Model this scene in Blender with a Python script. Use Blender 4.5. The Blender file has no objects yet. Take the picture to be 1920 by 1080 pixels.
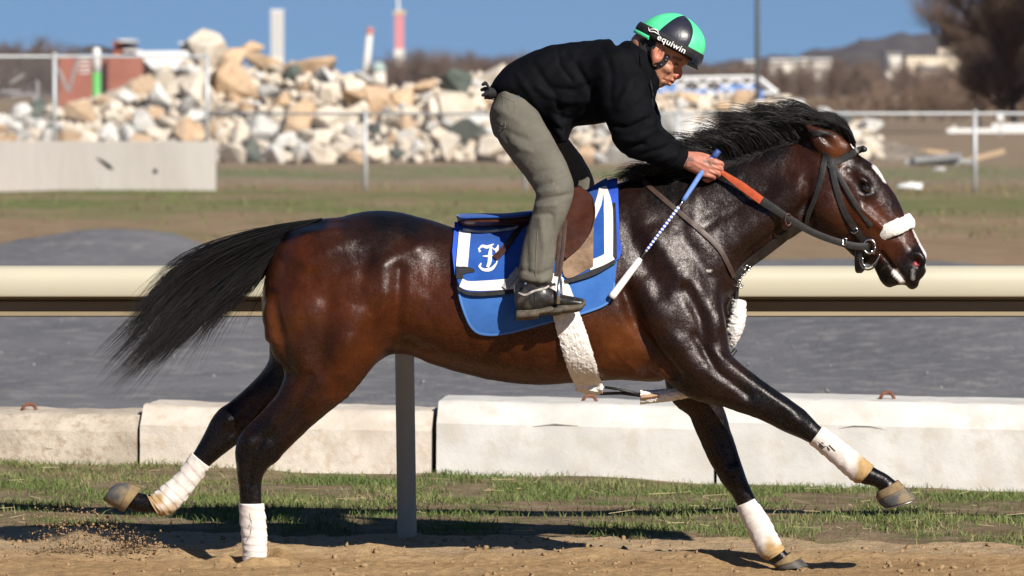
import bpy, bmesh, math, random
import numpy as np
from mathutils import Vector, Matrix, Quaternion

rad = math.radians
SC = bpy.context.scene
COL = SC.collection

# ------------------------------------------------------------------ camera
F, CX, HY, CAMH = 10400.0, 960.0, 170.0, 1.70      # focal length in photo pixels, principal column, horizon row, lens height (m)
cam_d = bpy.data.cameras.new('camera')
cam = bpy.data.objects.new('camera', cam_d)
COL.objects.link(cam)
cam.location = (0, 0, CAMH)
cam.rotation_euler = (rad(90), 0, 0)
cam_d.sensor_width = 36.0
cam_d.lens = 36.0 * F / 1920.0
cam_d.shift_y = -(540 - HY) / 1920.0
cam_d.clip_start = 0.5
cam_d.clip_end = 40000
cam_d.dof.use_dof = True
cam_d.dof.focus_distance = 19.9
cam_d.dof.aperture_fstop = 7.1
SC.camera = cam

# ------------------------------------------------------------------ sky + sun
SUN = Vector((0.60, -1.0, 0.80)).normalized()
world = bpy.data.worlds.new('World')
SC.world = world
world.use_nodes = True
wn, wl = world.node_tree.nodes, world.node_tree.links
wn.clear()
w_out = wn.new('ShaderNodeOutputWorld')
w_bg = wn.new('ShaderNodeBackground')
w_sky = wn.new('ShaderNodeTexSky')
w_sky.sky_type = 'NISHITA'
w_sky.sun_disc = False
w_sky.sun_elevation = math.asin(SUN.z)
w_sky.sun_rotation = math.atan2(SUN.x, SUN.y)
w_sky.altitude = 0
w_sky.air_density = 1.0
w_sky.dust_density = 0.0
w_sky.ozone_density = 6.0
w_tc = wn.new('ShaderNodeTexCoord')
w_map = wn.new('ShaderNodeMapping')       # a clear dry day: the blue reaches down to the skyline
w_map.inputs['Location'].default_value = (0, 0, 0.17)
wl.new(w_tc.outputs['Generated'], w_map.inputs['Vector'])
wl.new(w_map.outputs['Vector'], w_sky.inputs['Vector'])
wl.new(w_sky.outputs['Color'], w_bg.inputs['Color'])
w_bg.inputs['Strength'].default_value = 0.052
wl.new(w_bg.outputs['Background'], w_out.inputs['Surface'])

sun_d = bpy.data.lights.new('sun', 'SUN')
sun_d.energy = 5.0
sun_d.angle = rad(0.53)
sun_d.color = (1.0, 0.93, 0.83)
sun = bpy.data.objects.new('sun', sun_d)
COL.objects.link(sun)
sun.location = (6, 0, 12)
sun.rotation_euler = SUN.to_track_quat('Z', 'Y').to_euler()

SC.view_settings.view_transform = 'Standard'
SC.view_settings.look = 'None'
SC.view_settings.exposure = 0.62
SC.view_settings.gamma = 1.0
SC.view_settings.use_curve_mapping = False
SC.render.engine = 'CYCLES'
SC.cycles.use_denoising = True
SC.cycles.denoiser = 'OPENIMAGEDENOISE'
SC.cycles.max_bounces = 6
SC.cycles.transparent_max_bounces = 8
SC.cycles.volume_bounces = 0
SC.cycles.caustics_reflective = False
SC.cycles.caustics_refractive = False

# ------------------------------------------------------------------ helpers: scene graph
def px(x, y, Z):
    """photo pixel at a known distance Z (m) -> world point"""
    return Vector(((x - CX) / F * Z, Z, CAMH - (y - HY) / F * Z))
def gz(y, z=0.0):
    """distance of a point of height z seen at photo row y"""
    return F * (CAMH - z) / (y - HY)

def tag(o, label=None, cat=None, group=None, kind=None):
    if label: o['label'] = label
    if cat: o['category'] = cat
    if group: o['group'] = group
    if kind: o['kind'] = kind
    return o
def empty(name, loc, label, cat, group=None):
    o = bpy.data.objects.new(name, None)
    COL.objects.link(o)
    o.location = loc
    o.empty_display_size = 0.1
    o['_loc'] = 0
    del o['_loc']
    return tag(o, label, cat, group)
def link(name, me, mat=None, parent=None):
    o = bpy.data.objects.new(name, me)
    COL.objects.link(o)
    if mat is not None and len(me.materials) == 0:
        for m in (mat if isinstance(mat, (list, tuple)) else [mat]):
            me.materials.append(m)
    if parent is not None:
        o.parent = parent
        o.matrix_parent_inverse = Matrix.Translation(-parent.location) if parent.type == 'EMPTY' else Matrix()
    return o
def mesh_np(name, V, Fc, smooth=True, col=None, midx=None):
    V = np.asarray(V, np.float32); Fc = np.asarray(Fc, np.int32)
    me = bpy.data.meshes.new(name)
    n, (m, k) = len(V), Fc.shape
    me.vertices.add(n); me.vertices.foreach_set('co', V.ravel())
    me.loops.add(m * k); me.loops.foreach_set('vertex_index', Fc.ravel())
    me.polygons.add(m)
    me.polygons.foreach_set('loop_start', np.arange(0, m * k, k, dtype=np.int32))
    if smooth:
        me.polygons.foreach_set('use_smooth', np.ones(m, bool))
    if midx is not None:
        me.polygons.foreach_set('material_index', np.asarray(midx, np.int32))
    me.update(calc_edges=True)
    me.validate()
    if col is not None:
        at = me.color_attributes.new('col', 'FLOAT_COLOR', 'POINT')
        c = np.ones((n, 4), np.float32); c[:, :3] = col
        at.data.foreach_set('color', c.ravel())
    return me
def mesh_py(name, V, Fc, smooth=False):
    me = bpy.data.meshes.new(name)
    me.from_pydata([tuple(v) for v in V], [], [tuple(f) for f in Fc])
    if smooth:
        me.polygons.foreach_set('use_smooth', [True] * len(me.polygons))
    me.update()
    return me
class MB:
    """collects simple shapes into one mesh"""
    def __init__(s): s.v = []; s.f = []
    def add(s, V, Fc):
        b = len(s.v); s.v += [tuple(x) for x in V]; s.f += [tuple(i + b for i in f) for f in Fc]; return s
    def box(s, x0, x1, y0, y1, z0, z1, M=None):
        V = [Vector((x, y, z)) for z in (z0, z1) for x, y in ((x0, y0), (x1, y0), (x1, y1), (x0, y1))]
        if M is not None: V = [M @ v for v in V]
        return s.add(V, [(3, 2, 1, 0), (4, 5, 6, 7), (0, 1, 5, 4), (1, 2, 6, 5), (2, 3, 7, 6), (3, 0, 4, 7)])
    def tube(s, P, r, n=8, cap=True):
        P = [Vector(p) for p in P]; rs = r if isinstance(r, (list, tuple)) else [r] * len(P)
        V = []; Fc = []; up = None
        for i, p in enumerate(P):
            t = (P[min(i + 1, len(P) - 1)] - P[max(i - 1, 0)]).normalized()
            if up is None:
                up = t.orthogonal().normalized()
            else:
                up = (up - t * up.dot(t)).normalized()
            b = t.cross(up)
            for j in range(n):
                a = 2 * math.pi * j / n
                V.append(p + (up * math.cos(a) + b * math.sin(a)) * rs[i])
        for i in range(len(P) - 1):
            for j in range(n):
                k = (j + 1) % n
                Fc.append((i * n + j, i * n + k, (i + 1) * n + k, (i + 1) * n + j))
        if cap:
            Fc.append(tuple(range(n - 1, -1, -1))); Fc.append(tuple(range((len(P) - 1) * n, len(P) * n)))
        return s.add(V, Fc)
    def build(s, name, mat, parent=None, smooth=False, bevel=0):
        me = mesh_py(name, s.v, s.f, smooth)
        if bevel:
            bm = bmesh.new(); bm.from_mesh(me)
            bmesh.ops.bevel(bm, geom=list(bm.edges), offset=bevel, segments=2, affect='EDGES', profile=0.6)
            bm.to_mesh(me); bm.free()
        return link(name, me, mat, parent)

# ------------------------------------------------------------------ helpers: materials
def NT(name):
    m = bpy.data.materials.new(name); m.use_nodes = True
    nt = m.node_tree
    return m, nt, nt.nodes, nt.links, nt.nodes['Principled BSDF']
def noise_node(nt, scale, detail=4, rough=0.6, vec=None, dim='3D'):
    n = nt.nodes.new('ShaderNodeTexNoise')
    n.inputs['Scale'].default_value = scale; n.inputs['Detail'].default_value = detail
    n.inputs['Roughness'].default_value = rough
    if vec is not None: nt.links.new(vec, n.inputs['Vector'])
    return n
def ramp(nt, fac, stops):
    r = nt.nodes.new('ShaderNodeValToRGB')
    e = r.color_ramp.elements
    while len(e) < len(stops): e.new(0.5)
    for q, (p, c) in zip(e, stops):
        q.position = p; q.color = (*c, 1) if len(c) == 3 else c
    nt.links.new(fac, r.inputs['Fac'])
    return r
def mixc(nt, fac, a, b, mode='MIX'):
    m = nt.nodes.new('ShaderNodeMix'); m.data_type = 'RGBA'; m.blend_type = mode
    def put(s, v):
        if isinstance(v, (tuple, list)): m.inputs[s].default_value = (*v, 1) if len(v) == 3 else v
        elif isinstance(v, (int, float)): m.inputs[s].default_value = v
        else: nt.links.new(v, m.inputs[s])
    put(0, fac); put(6, a); put(7, b)
    return m.outputs[2]
def coords(nt, stretch=None):
    t = nt.nodes.new('ShaderNodeTexCoord'); v = t.outputs['Object']
    if stretch:
        mp = nt.nodes.new('ShaderNodeMapping'); mp.inputs['Scale'].default_value = stretch
        nt.links.new(v, mp.inputs['Vector']); v = mp.outputs['Vector']
    return v
def bump(nt, bsdf, layers, strength=0.5, dist=0.01):
    """layers: height sockets summed through chained bump nodes"""
    prev = None
    for h, st, d in layers:
        b = nt.nodes.new('ShaderNodeBump')
        b.inputs['Strength'].default_value = st; b.inputs['Distance'].default_value = d
        nt.links.new(h, b.inputs['Height'])
        if prev is not None: nt.links.new(prev, b.inputs['Normal'])
        prev = b.outputs['Normal']
    nt.links.new(prev, bsdf.inputs['Normal'])
def mat(name, c1, c2=None, scale=6.0, rough=0.6, spec=0.4, metal=0.0, bs=None, bstr=0.4, bdist=0.004,
        stretch=None, lo=0.35, hi=0.65, c3=None, scale3=30, coat=0, sheen=0, rvar=0):
    m, nt, N, L, b = NT(name)
    v = coords(nt, stretch)
    b.inputs['Roughness'].default_value = rough
    b.inputs['Metallic'].default_value = metal
    b.inputs['Specular IOR Level'].default_value = spec
    if coat: b.inputs['Coat Weight'].default_value = coat; b.inputs['Coat Roughness'].default_value = 0.15
    if sheen: b.inputs['Sheen Weight'].default_value = sheen; b.inputs['Sheen Roughness'].default_value = 0.4
    if c2 is None:
        b.inputs['Base Color'].default_value = (*c1, 1)
    else:
        n = noise_node(nt, scale, 5, 0.62, v)
        r = ramp(nt, n.outputs['Fac'], [(lo, c1), (hi, c2)])
        o = r.outputs['Color']
        if c3 is not None:
            n3 = noise_node(nt, scale3, 4, 0.6, v)
            r3 = ramp(nt, n3.outputs['Fac'], [(0.5, (0, 0, 0)), (0.68, (1, 1, 1))])
            o = mixc(nt, r3.outputs['Color'], o, c3)
        L.new(o, b.inputs['Base Color'])
    if rvar:
        n = noise_node(nt, scale * 3, 4, 0.6, v)
        r = ramp(nt, n.outputs['Fac'], [(0.3, (rough - rvar,) * 3), (0.7, (rough + rvar,) * 3)])
        L.new(r.outputs['Color'], b.inputs['Roughness'])
    if bs:
        lay = []
        for i, q in enumerate(bs if isinstance(bs, (list, tuple)) else [bs]):
            n = noise_node(nt, q, 5, 0.6, v)
            lay.append((n.outputs['Fac'], bstr, bdist / (1 + i)))
        bump(nt, b, lay)
    return m
def attr_mat(name, rough=0.5, spec=0.4, bs=None, bstr=0.3, bdist=0.002, coat=0, coat_r=0.3, sheen=0, cvar=None, stretch=None):
    m, nt, N, L, b = NT(name)
    a = N.new('ShaderNodeVertexColor'); a.layer_name = 'col'
    v = coords(nt, stretch)
    o = a.outputs['Color']
    if cvar:
        n = noise_node(nt, cvar[0], 5, 0.65, v)
        r = ramp(nt, n.outputs['Fac'], [(0.3, (cvar[1],) * 3), (0.7, (cvar[2],) * 3)])
        o = mixc(nt, 1.0, o, r.outputs['Color'], 'MULTIPLY')
    L.new(o, b.inputs['Base Color'])
    b.inputs['Roughness'].default_value = rough
    b.inputs['Specular IOR Level'].default_value = spec
    if coat: b.inputs['Coat Weight'].default_value = coat; b.inputs['Coat Roughness'].default_value = coat_r
    if sheen: b.inputs['Sheen Weight'].default_value = sheen; b.inputs['Sheen Roughness'].default_value = 0.35
    if bs:
        bump(nt, b, [(noise_node(nt, q, 5, 0.6, v).outputs['Fac'], bstr, bdist / (1 + i)) for i, q in enumerate(bs)])
    return m
# ------------------------------------------------------------------ organic surfaces: smooth-blended lofts, meshed with surface nets
# The working space of one figure: u, v = photo pixels on the figure's own vertical mid-plane, w = pixels sideways
# (1 px = 1/520 m; w < 0 is the figure's side that faces the photographer).
def figure_world(U, V, W):
    Zc = 20.08 - 0.25 * (U - 475.0) / 1005.0
    return np.stack([(U - CX) / F * Zc, Zc + W / 520.0, CAMH - (V - HY) / F * Zc], -1)
def fw(u, v, w): return Vector(figure_world(np.float64(u), np.float64(v), np.float64(w)))
def deproj(u, v, w):
    s = 1 + np.asarray(w) / F
    return CX + (u - CX) * s, HY + (v - HY) * s
def dens(st, n):
    st = np.asarray(st, float); m = len(st)
    P = np.vstack([2 * st[0] - st[1], st, 2 * st[-1] - st[-2]])
    out = []
    for i in range(m - 1):
        p0, p1, p2, p3 = P[i:i + 4]
        for j in range(n):
            t = j / n
            out.append(0.5 * (2 * p1 + (p2 - p0) * t + (2 * p0 - 5 * p1 + 4 * p2 - p3) * t * t + (3 * p1 - p0 - 3 * p2 + p3) * t ** 3))
    out.append(st[-1])
    return np.array(out)
class Vol:
    def __init__(s, u0, u1, v0, v1, w0, w1, h):
        s.o = np.array([u0, v0, w0], float); s.h = h
        s.n = [int((b - a) / h) + 2 for a, b in ((u0, u1), (v0, v1), (w0, w1))]
        s.G = np.full(s.n, 60.0, np.float32)
    def rng(s, ax, lo, hi):
        a = max(0, int((lo - s.o[ax]) / s.h)); b = min(s.n[ax], int((hi - s.o[ax]) / s.h) + 2)
        return a, max(a, b)
    def blend(s, sl, d, k, op='add'):
        a = s.G[sl]
        if op == 'add':
            h = np.clip(0.5 + 0.5 * (d - a) / k, 0, 1)
            s.G[sl] = d * (1 - h) + a * h - k * h * (1 - h)
        else:
            d = -d
            h = np.clip(0.5 - 0.5 * (d - a) / k, 0, 1)
            s.G[sl] = d * (1 - h) + a * h + k * h * (1 - h)
    def loft(s, st, k=10, sub=5, egg=0.0, margin=30, cap=(1.0, 1.0)):
        """stations (ax, ay, bx, by, half width, side offset): the two outline points of a cross-section"""
        S = dens(st, sub)
        f = (1 + S[:, 5] / F)[:, None]
        VP = np.array([CX, HY])
        A = VP + (S[:, 0:2] - VP) * f; B = VP + (S[:, 2:4] - VP) * f
        C = (A + B) / 2; T = np.gradient(C, axis=0); T /= np.linalg.norm(T, axis=1)[:, None] + 1e-9
        Nn = np.stack([-T[:, 1], T[:, 0]], 1)
        a = np.maximum(0.5 * np.abs(((A - B) * Nn).sum(1)), 1.0)
        sg = np.sign(((A - C) * Nn).sum(1).sum())
        w, W = np.maximum(S[:, 4], 0.8), S[:, 5]
        mg = margin
        i0, i1 = s.rng(0, (C[:, 0] - a).min() - mg, (C[:, 0] + a).max() + mg)
        j0, j1 = s.rng(1, (C[:, 1] - a).min() - mg, (C[:, 1] + a).max() + mg)
        k0, k1 = s.rng(2, (W - w).min() - mg, (W + w).max() + mg)
        if i1 <= i0 or j1 <= j0 or k1 <= k0: return
        U = (s.o[0] + s.h * np.arange(i0, i1))[:, None]; V = (s.o[1] + s.h * np.arange(j0, j1))[None, :]
        best = np.full((i1 - i0, j1 - j0), 1e18); par = np.zeros_like(best); sd = np.zeros_like(best); tq = np.zeros_like(best)
        for q in range(len(C) - 1):
            d = C[q + 1] - C[q]; LL = d @ d + 1e-9
            dx, dy = U - C[q, 0], V - C[q, 1]
            t = np.clip((dx * d[0] + dy * d[1]) / LL, 0, 1)
            rx, ry = dx - t * d[0], dy - t * d[1]
            D = rx * rx + ry * ry
            m = D < best
            best = np.where(m, D, best); par = np.where(m, q + t, par)
            sd = np.where(m, rx * (-d[1]) + ry * d[0], sd)
            tq = np.where(m, (rx * d[0] + ry * d[1]) ** 2 / LL, tq)
        r = np.sqrt(best + np.where(par <= 1e-9, (cap[0] ** 2 - 1) * tq, 0) + np.where(par >= len(C) - 1 - 1e-9, (cap[1] ** 2 - 1) * tq, 0)); sgn = np.sign(sd) * sg
        ix = np.arange(len(C))
        ai, wi, Wi = np.interp(par, ix, a), np.interp(par, ix, w), np.interp(par, ix, W)
        weff = wi * (1 - egg * np.clip(sgn * r / ai, -1, 1))
        Wg = (s.o[2] + s.h * np.arange(k0, k1))[None, None, :]
        dw = (Wg - Wi[:, :, None]).astype(np.float32)
        r3, a3, w3 = (x[:, :, None].astype(np.float32) for x in (r, ai, weff))
        q0 = np.sqrt((r3 / a3) ** 2 + (dw / w3) ** 2) + 1e-6
        q1 = np.sqrt((r3 / a3 ** 2) ** 2 + (dw / w3 ** 2) ** 2) + 1e-6
        d = np.maximum(q0 * (q0 - 1) / q1, -np.minimum(a3, w3))
        s.blend((slice(i0, i1), slice(j0, j1), slice(k0, k1)), d.astype(np.float32), k)
    def ell(s, c, r, ang=0, k=6, op='add', margin=20):
        m = max(r) + margin
        i0, i1 = s.rng(0, c[0] - m, c[0] + m); j0, j1 = s.rng(1, c[1] - m, c[1] + m); k0, k1 = s.rng(2, c[2] - m, c[2] + m)
        U = (s.o[0] + s.h * np.arange(i0, i1))[:, None, None] - c[0]
        V = (s.o[1] + s.h * np.arange(j0, j1))[None, :, None] - c[1]
        W = (s.o[2] + s.h * np.arange(k0, k1))[None, None, :] - c[2]
        ca, sa = math.cos(rad(ang)), math.sin(rad(ang))
        x, y = U * ca + V * sa, -U * sa + V * ca
        q0 = np.sqrt((x / r[0]) ** 2 + (y / r[1]) ** 2 + (W / r[2]) ** 2) + 1e-6
        q1 = np.sqrt((x / r[0] ** 2) ** 2 + (y / r[1] ** 2) ** 2 + (W / r[2] ** 2) ** 2) + 1e-6
        d = np.maximum(q0 * (q0 - 1) / q1, -min(r))
        s.blend((slice(i0, i1), slice(j0, j1), slice(k0, k1)), d.astype(np.float32), k, op)
    def mesh(s, smooth=3):
        G = s.G; n = G.shape
        ins = G < 0
        cnt = np.zeros([q - 1 for q in n], np.int8)
        for dx in (0, 1):
            for dy in (0, 1):
                for dz in (0, 1):
                    cnt += ins[dx:n[0] - 1 + dx, dy:n[1] - 1 + dy, dz:n[2] - 1 + dz]
        act = (cnt > 0) & (cnt < 8)
        I = np.argwhere(act)
        idx = np.full(act.shape, -1, np.int32); idx[act] = np.arange(len(I))
        P = np.zeros((len(I), 3)); c = np.zeros(len(I))
        cor = [(x, y, z) for x in (0, 1) for y in (0, 1) for z in (0, 1)]
        val = {q: G[I[:, 0] + q[0], I[:, 1] + q[1], I[:, 2] + q[2]].astype(float) for q in cor}
        for q in cor:
            for ax in range(3):
                if q[ax] == 0:
                    p = list(q); p[ax] = 1; p = tuple(p)
                    a, b = val[q], val[p]
                    m = (a < 0) != (b < 0)
                    t = np.where(m, a / np.where(m, a - b, 1), 0)
                    e = np.zeros((len(I), 3)); e[:] = q; e[:, ax] = t
                    P += e * m[:, None]; c += m
        P = (I + P / c[:, None])
        quads = []
        for ax in range(3):
            a1, a2 = [(1, 2), (2, 0), (0, 1)][ax]
            s0 = [slice(1, -1)] * 3; s1 = [slice(1, -1)] * 3
            s0[ax] = slice(0, n[ax] - 1); s1[ax] = slice(1, n[ax])
            A, B = ins[tuple(s0)], ins[tuple(s1)]
            for flip, M in ((0, A & ~B), (1, ~A & B)):
                E = np.argwhere(M)
                E[:, a1] += 1; E[:, a2] += 1
                def cell(d1, d2):
                    q = E.copy(); q[:, a1] -= d1; q[:, a2] -= d2
                    return idx[q[:, 0], q[:, 1], q[:, 2]]
                Q = np.stack([cell(1, 1), cell(0, 1), cell(0, 0), cell(1, 0)], 1)
                if flip: Q = Q[:, ::-1]
                quads.append(Q)
        Q = np.vstack(quads)
        P = s.o + s.h * P
        A, B, C, D = (P[Q[:, k]] - P.mean(0) for k in range(4))
        if (np.einsum('ij,ij->i', A, np.cross(B, C)) + np.einsum('ij,ij->i', A, np.cross(C, D))).sum() < 0: Q = Q[:, ::-1].copy()
        for it in range(smooth):
            P = lap(P, Q, 0.55)
            P = lap(P, Q, -0.35) if it % 2 else P
        return P, Q
    def depth(s):
        """side maps: w of the near surface and of the far surface for each (u, v)"""
        ins = s.G < 0
        hit = ins.any(2)
        i = ins.argmax(2); i0 = np.maximum(i - 1, 0)
        a = np.take_along_axis(s.G, i0[:, :, None], 2)[:, :, 0]; b = np.take_along_axis(s.G, i[:, :, None], 2)[:, :, 0]
        near = s.o[2] + s.h * (i0 + np.clip(a / (a - b - 1e-6), 0, 1))
        j = ins.shape[2] - 1 - ins[:, :, ::-1].argmax(2); far = s.o[2] + s.h * j
        return DMap(s, np.where(hit, near, np.nan)), DMap(s, np.where(hit, far, np.nan))
class DMap:
    def __init__(s, vol, M, blur=3):
        s.o, s.h = vol.o, vol.h
        M = M.copy()
        s.valid = ~np.isnan(M)
        for _ in range(26):
            bad = np.isnan(M)
            if not bad.any(): break
            A = np.pad(M, 1, constant_values=np.nan)
            st = np.stack([A[:-2, 1:-1], A[2:, 1:-1], A[1:-1, :-2], A[1:-1, 2:]])
            ok = ~np.isnan(st); cnt = ok.sum(0)
            av = np.where(ok, st, 0).sum(0) / np.maximum(cnt, 1)
            M = np.where(bad & (cnt > 0), av, M)
        M = np.nan_to_num(M, nan=0.0)
        for _ in range(blur):
            A = np.pad(M, 1, mode='edge')
            M = (A[:-2, 1:-1] + A[2:, 1:-1] + A[1:-1, :-2] + A[1:-1, 2:] + 2 * M) / 6
        s.M = M
    def __call__(s, u, v):
        x = np.clip((np.asarray(u, float) - s.o[0]) / s.h, 0, s.M.shape[0] - 1.001)
        y = np.clip((np.asarray(v, float) - s.o[1]) / s.h, 0, s.M.shape[1] - 1.001)
        i, j = x.astype(int), y.astype(int); fx, fy = x - i, y - j
        return (s.M[i, j] * (1 - fx) * (1 - fy) + s.M[i + 1, j] * fx * (1 - fy) + s.M[i, j + 1] * (1 - fx) * fy + s.M[i + 1, j + 1] * fx * fy)
def lap(P, Q, f):
    n = len(P)
    S = np.zeros_like(P); c = np.zeros(n)
    for a, b in ((0, 1), (1, 2), (2, 3), (3, 0)):
        for d in range(3):
            S[:, d] += np.bincount(Q[:, a], P[Q[:, b], d], n) + np.bincount(Q[:, b], P[Q[:, a], d], n)
        c += np.bincount(Q[:, a], minlength=n) + np.bincount(Q[:, b], minlength=n)
    return P + f * (S / np.maximum(c, 1)[:, None] - P)
def normals(P, Q):
    fn = np.cross(P[Q[:, 2]] - P[Q[:, 0]], P[Q[:, 3]] - P[Q[:, 1]])
    N = np.zeros_like(P)
    for k in range(4):
        for d in range(3):
            N[:, d] += np.bincount(Q[:, k], fn[:, d], len(P))
    return N / (np.linalg.norm(N, axis=1)[:, None] + 1e-9)
def seg_dist(U, V, pts):
    best = np.full(U.shape, 1e18)
    pts = np.asarray(pts, float)
    if len(pts) == 1:
        return np.hypot(U - pts[0, 0], V - pts[0, 1])
    for a, b in zip(pts[:-1], pts[1:]):
        d = b - a; t = np.clip(((U - a[0]) * d[0] + (V - a[1]) * d[1]) / (d @ d + 1e-9), 0, 1)
        best = np.minimum(best, (U - a[0] - t * d[0]) ** 2 + (V - a[1] - t * d[1]) ** 2)
    return np.sqrt(best)
def sculpt(P, Q, strokes):
    """raised (+) and pressed-in (-) muscle or cloth lines: (points, amount, softness, side, w range)"""
    N = normals(P, Q)
    D = np.zeros(len(P))
    for pts, amp, sig, side in strokes:
        d = seg_dist(P[:, 0], P[:, 1], pts)
        g = amp * np.exp(-(d / sig) ** 2 / 2)
        if side == 'n': g = g * (P[:, 2] < 0)
        elif side == 'f': g = g * (P[:, 2] > 0)
        D += g * np.abs(N[:, 2]) ** 1.2
    return P + N * D[:, None]
def vnoise(P, scale, seed=0):
    """cheap smooth 3D value noise, about -1..1"""
    X = P * scale + seed * 17.31
    I = np.floor(X).astype(np.int64); f = X - I; f = f * f * (3 - 2 * f)
    r = 0
    for dx in (0, 1):
        for dy in (0, 1):
            for dz in (0, 1):
                h = (I[:, 0] + dx) * 374761393 + (I[:, 1] + dy) * 668265263 + (I[:, 2] + dz) * 2147483647
                h = (h ^ (h >> 13)) * 1274126177; h = (h ^ (h >> 16)) & 0xffff
                wgt = (f[:, 0] if dx else 1 - f[:, 0]) * (f[:, 1] if dy else 1 - f[:, 1]) * (f[:, 2] if dz else 1 - f[:, 2])
                r = r + wgt * (h / 32767.5 - 1)
    return r
def idw(U, V, anchors, p=3.0):
    acc = np.zeros((len(U), 3)); ws = np.zeros(len(U))
    for (x, y, c) in anchors:
        wgt = 1.0 / (((U - x) ** 2 + (V - y) ** 2) + 120.0) ** (p / 2)
        acc += wgt[:, None] * np.array(c)[None]; ws += wgt
    return acc / ws[:, None]
def catmull(pts, n):
    return dens(np.asarray(pts, float), n)
def resample(pts, m, smooth=4):
    P = catmull(pts, smooth) if len(pts) > 2 else np.asarray(pts, float)
    d = np.r_[0, np.cumsum(np.linalg.norm(np.diff(P, axis=0), axis=1))]
    t = np.linspace(0, d[-1], m)
    return np.stack([np.interp(t, d, P[:, i]) for i in range(P.shape[1])], 1)
def slab(UVW, thick, closed=False):
    """grid (n, m, 3) in figure space (outer side first) -> closed slab of world vertices and quads"""
    n, m, _ = UVW.shape
    O = UVW.reshape(-1, 3)
    # thickness follows the surface normal
    gu = np.gradient(UVW, axis=0); gv = np.gradient(UVW, axis=1)
    Nn = np.cross(gu, gv); Nn /= np.linalg.norm(Nn, axis=2)[:, :, None] + 1e-9
    Nn = Nn.reshape(-1, 3)
    if Nn[:, 2].sum() > 0: Nn = -Nn
    I = O - Nn * thick
    V = np.vstack([O, I])
    g = np.arange(n * m).reshape(n, m); b = g + n * m
    q = [np.stack([g[:-1, :-1], g[1:, :-1], g[1:, 1:], g[:-1, 1:]], -1).reshape(-1, 4),
         np.stack([b[:-1, :-1], b[:-1, 1:], b[1:, 1:], b[1:, :-1]], -1).reshape(-1, 4)]
    rim = [(g[0, :-1], g[0, 1:], b[0, 1:], b[0, :-1]), (g[-1, 1:], g[-1, :-1], b[-1, :-1], b[-1, 1:]),
           (g[1:, 0], g[:-1, 0], b[:-1, 0], b[1:, 0]), (g[:-1, -1], g[1:, -1], b[1:, -1], b[:-1, -1])]
    q += [np.stack(x, -1) for x in rim]
    return figure_world(V[:, 0], V[:, 1], V[:, 2]), np.vstack(q)
def put(u, v, dm, off):
    """photo points laid on a surface map, lifted by off px"""
    W = dm(u, v) - off
    u2, v2 = deproj(u, v, W)
    W = dm(u2, v2) - off
    u2, v2 = deproj(u, v, W)
    return np.stack([u2, v2, W], -1)
def patch(top, bot, dm, off, nu=30, nv=16, thick=3, bulge=None):
    A, B = resample(top, nu), resample(bot, nu)
    t = np.linspace(0, 1, nv)[None, :, None]
    G = A[:, None] * (1 - t) + B[:, None] * t
    UVW = put(G[..., 0], G[..., 1], dm, off)
    if bulge is not None: UVW[..., 2] += bulge(G[..., 0], G[..., 1])
    return slab(UVW, thick)
def strap_grid(pts, width, dm, off, step=4.0, nc=3, crown=0.6):
    P = np.asarray(pts, float)
    L = np.linalg.norm(np.diff(P, axis=0), axis=1).sum()
    C = resample(P, max(4, int(L / step)))
    T = np.gradient(C, axis=0); T /= np.linalg.norm(T, axis=1)[:, None] + 1e-9
    Nn = np.stack([-T[:, 1], T[:, 0]], 1)
    wd = np.interp(np.linspace(0, 1, len(C)), np.linspace(0, 1, len(width)), width) if isinstance(width, (list, tuple)) else np.full(len(C), width)
    o = np.linspace(-0.5, 0.5, nc)
    G = C[:, None, :] + Nn[:, None, :] * (wd[:, None] * o[None, :])[:, :, None]
    UVW = put(G[..., 0], G[..., 1], dm, off) if dm is not None else None
    if UVW is not None:
        UVW[..., 2] -= crown * (1 - (2 * o) ** 2)[None, :]
    return G, UVW
def strap(pts, width, dm, off, thick=2.5, **k):
    G, UVW = strap_grid(pts, width, dm, off, **k)
    return slab(UVW, thick)
def ring_loft(st, sub=6, n=20, grow=0.0, mod=None, cap=True):
    """tube of elliptical rings through stations (ax, ay, bx, by, half width, side offset)"""
    S = dens(st, sub)
    f = (1 + S[:, 5] / F)[:, None]; VP = np.array([CX, HY])
    A = VP + (S[:, 0:2] - VP) * f; B = VP + (S[:, 2:4] - VP) * f
    C = (A + B) / 2; Hh = (A - B) / 2
    L = np.linalg.norm(Hh, axis=1)[:, None]
    Hh = Hh * (1 + grow / np.maximum(L, 1e-6))
    a = 2 * np.pi * np.arange(n) / n
    m = np.ones((len(C), n)) if mod is None else mod(np.linspace(0, 1, len(C))[:, None], a[None, :])
    U = C[:, 0:1] + Hh[:, 0:1] * np.cos(a)[None] * m
    V = C[:, 1:2] + Hh[:, 1:2] * np.cos(a)[None] * m
    W = S[:, 5:6] + (S[:, 4:5] + grow) * np.sin(a)[None] * m
    g = np.arange(len(C) * n).reshape(len(C), n); gn = np.roll(g, -1, 1)
    Q = np.stack([g[:-1], gn[:-1], gn[1:], g[1:]], -1).reshape(-1, 4)
    P = np.stack([U, V, W], -1).reshape(-1, 3)
    if cap:
        b = len(P)
        P = np.vstack([P, [C[0, 0], C[0, 1], S[0, 5]], [C[-1, 0], C[-1, 1], S[-1, 5]]])
        Q = np.vstack([Q, np.stack([np.full(n, b), gn[0], g[0], g[0]], -1)[:, [0, 1, 2, 2]], np.stack([np.full(n, b + 1), g[-1], gn[-1], gn[-1]], -1)])
    T = [list(dict.fromkeys(q)) for q in Q.tolist()]
    return figure_world(P[:, 0], P[:, 1], P[:, 2]), T
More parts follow.
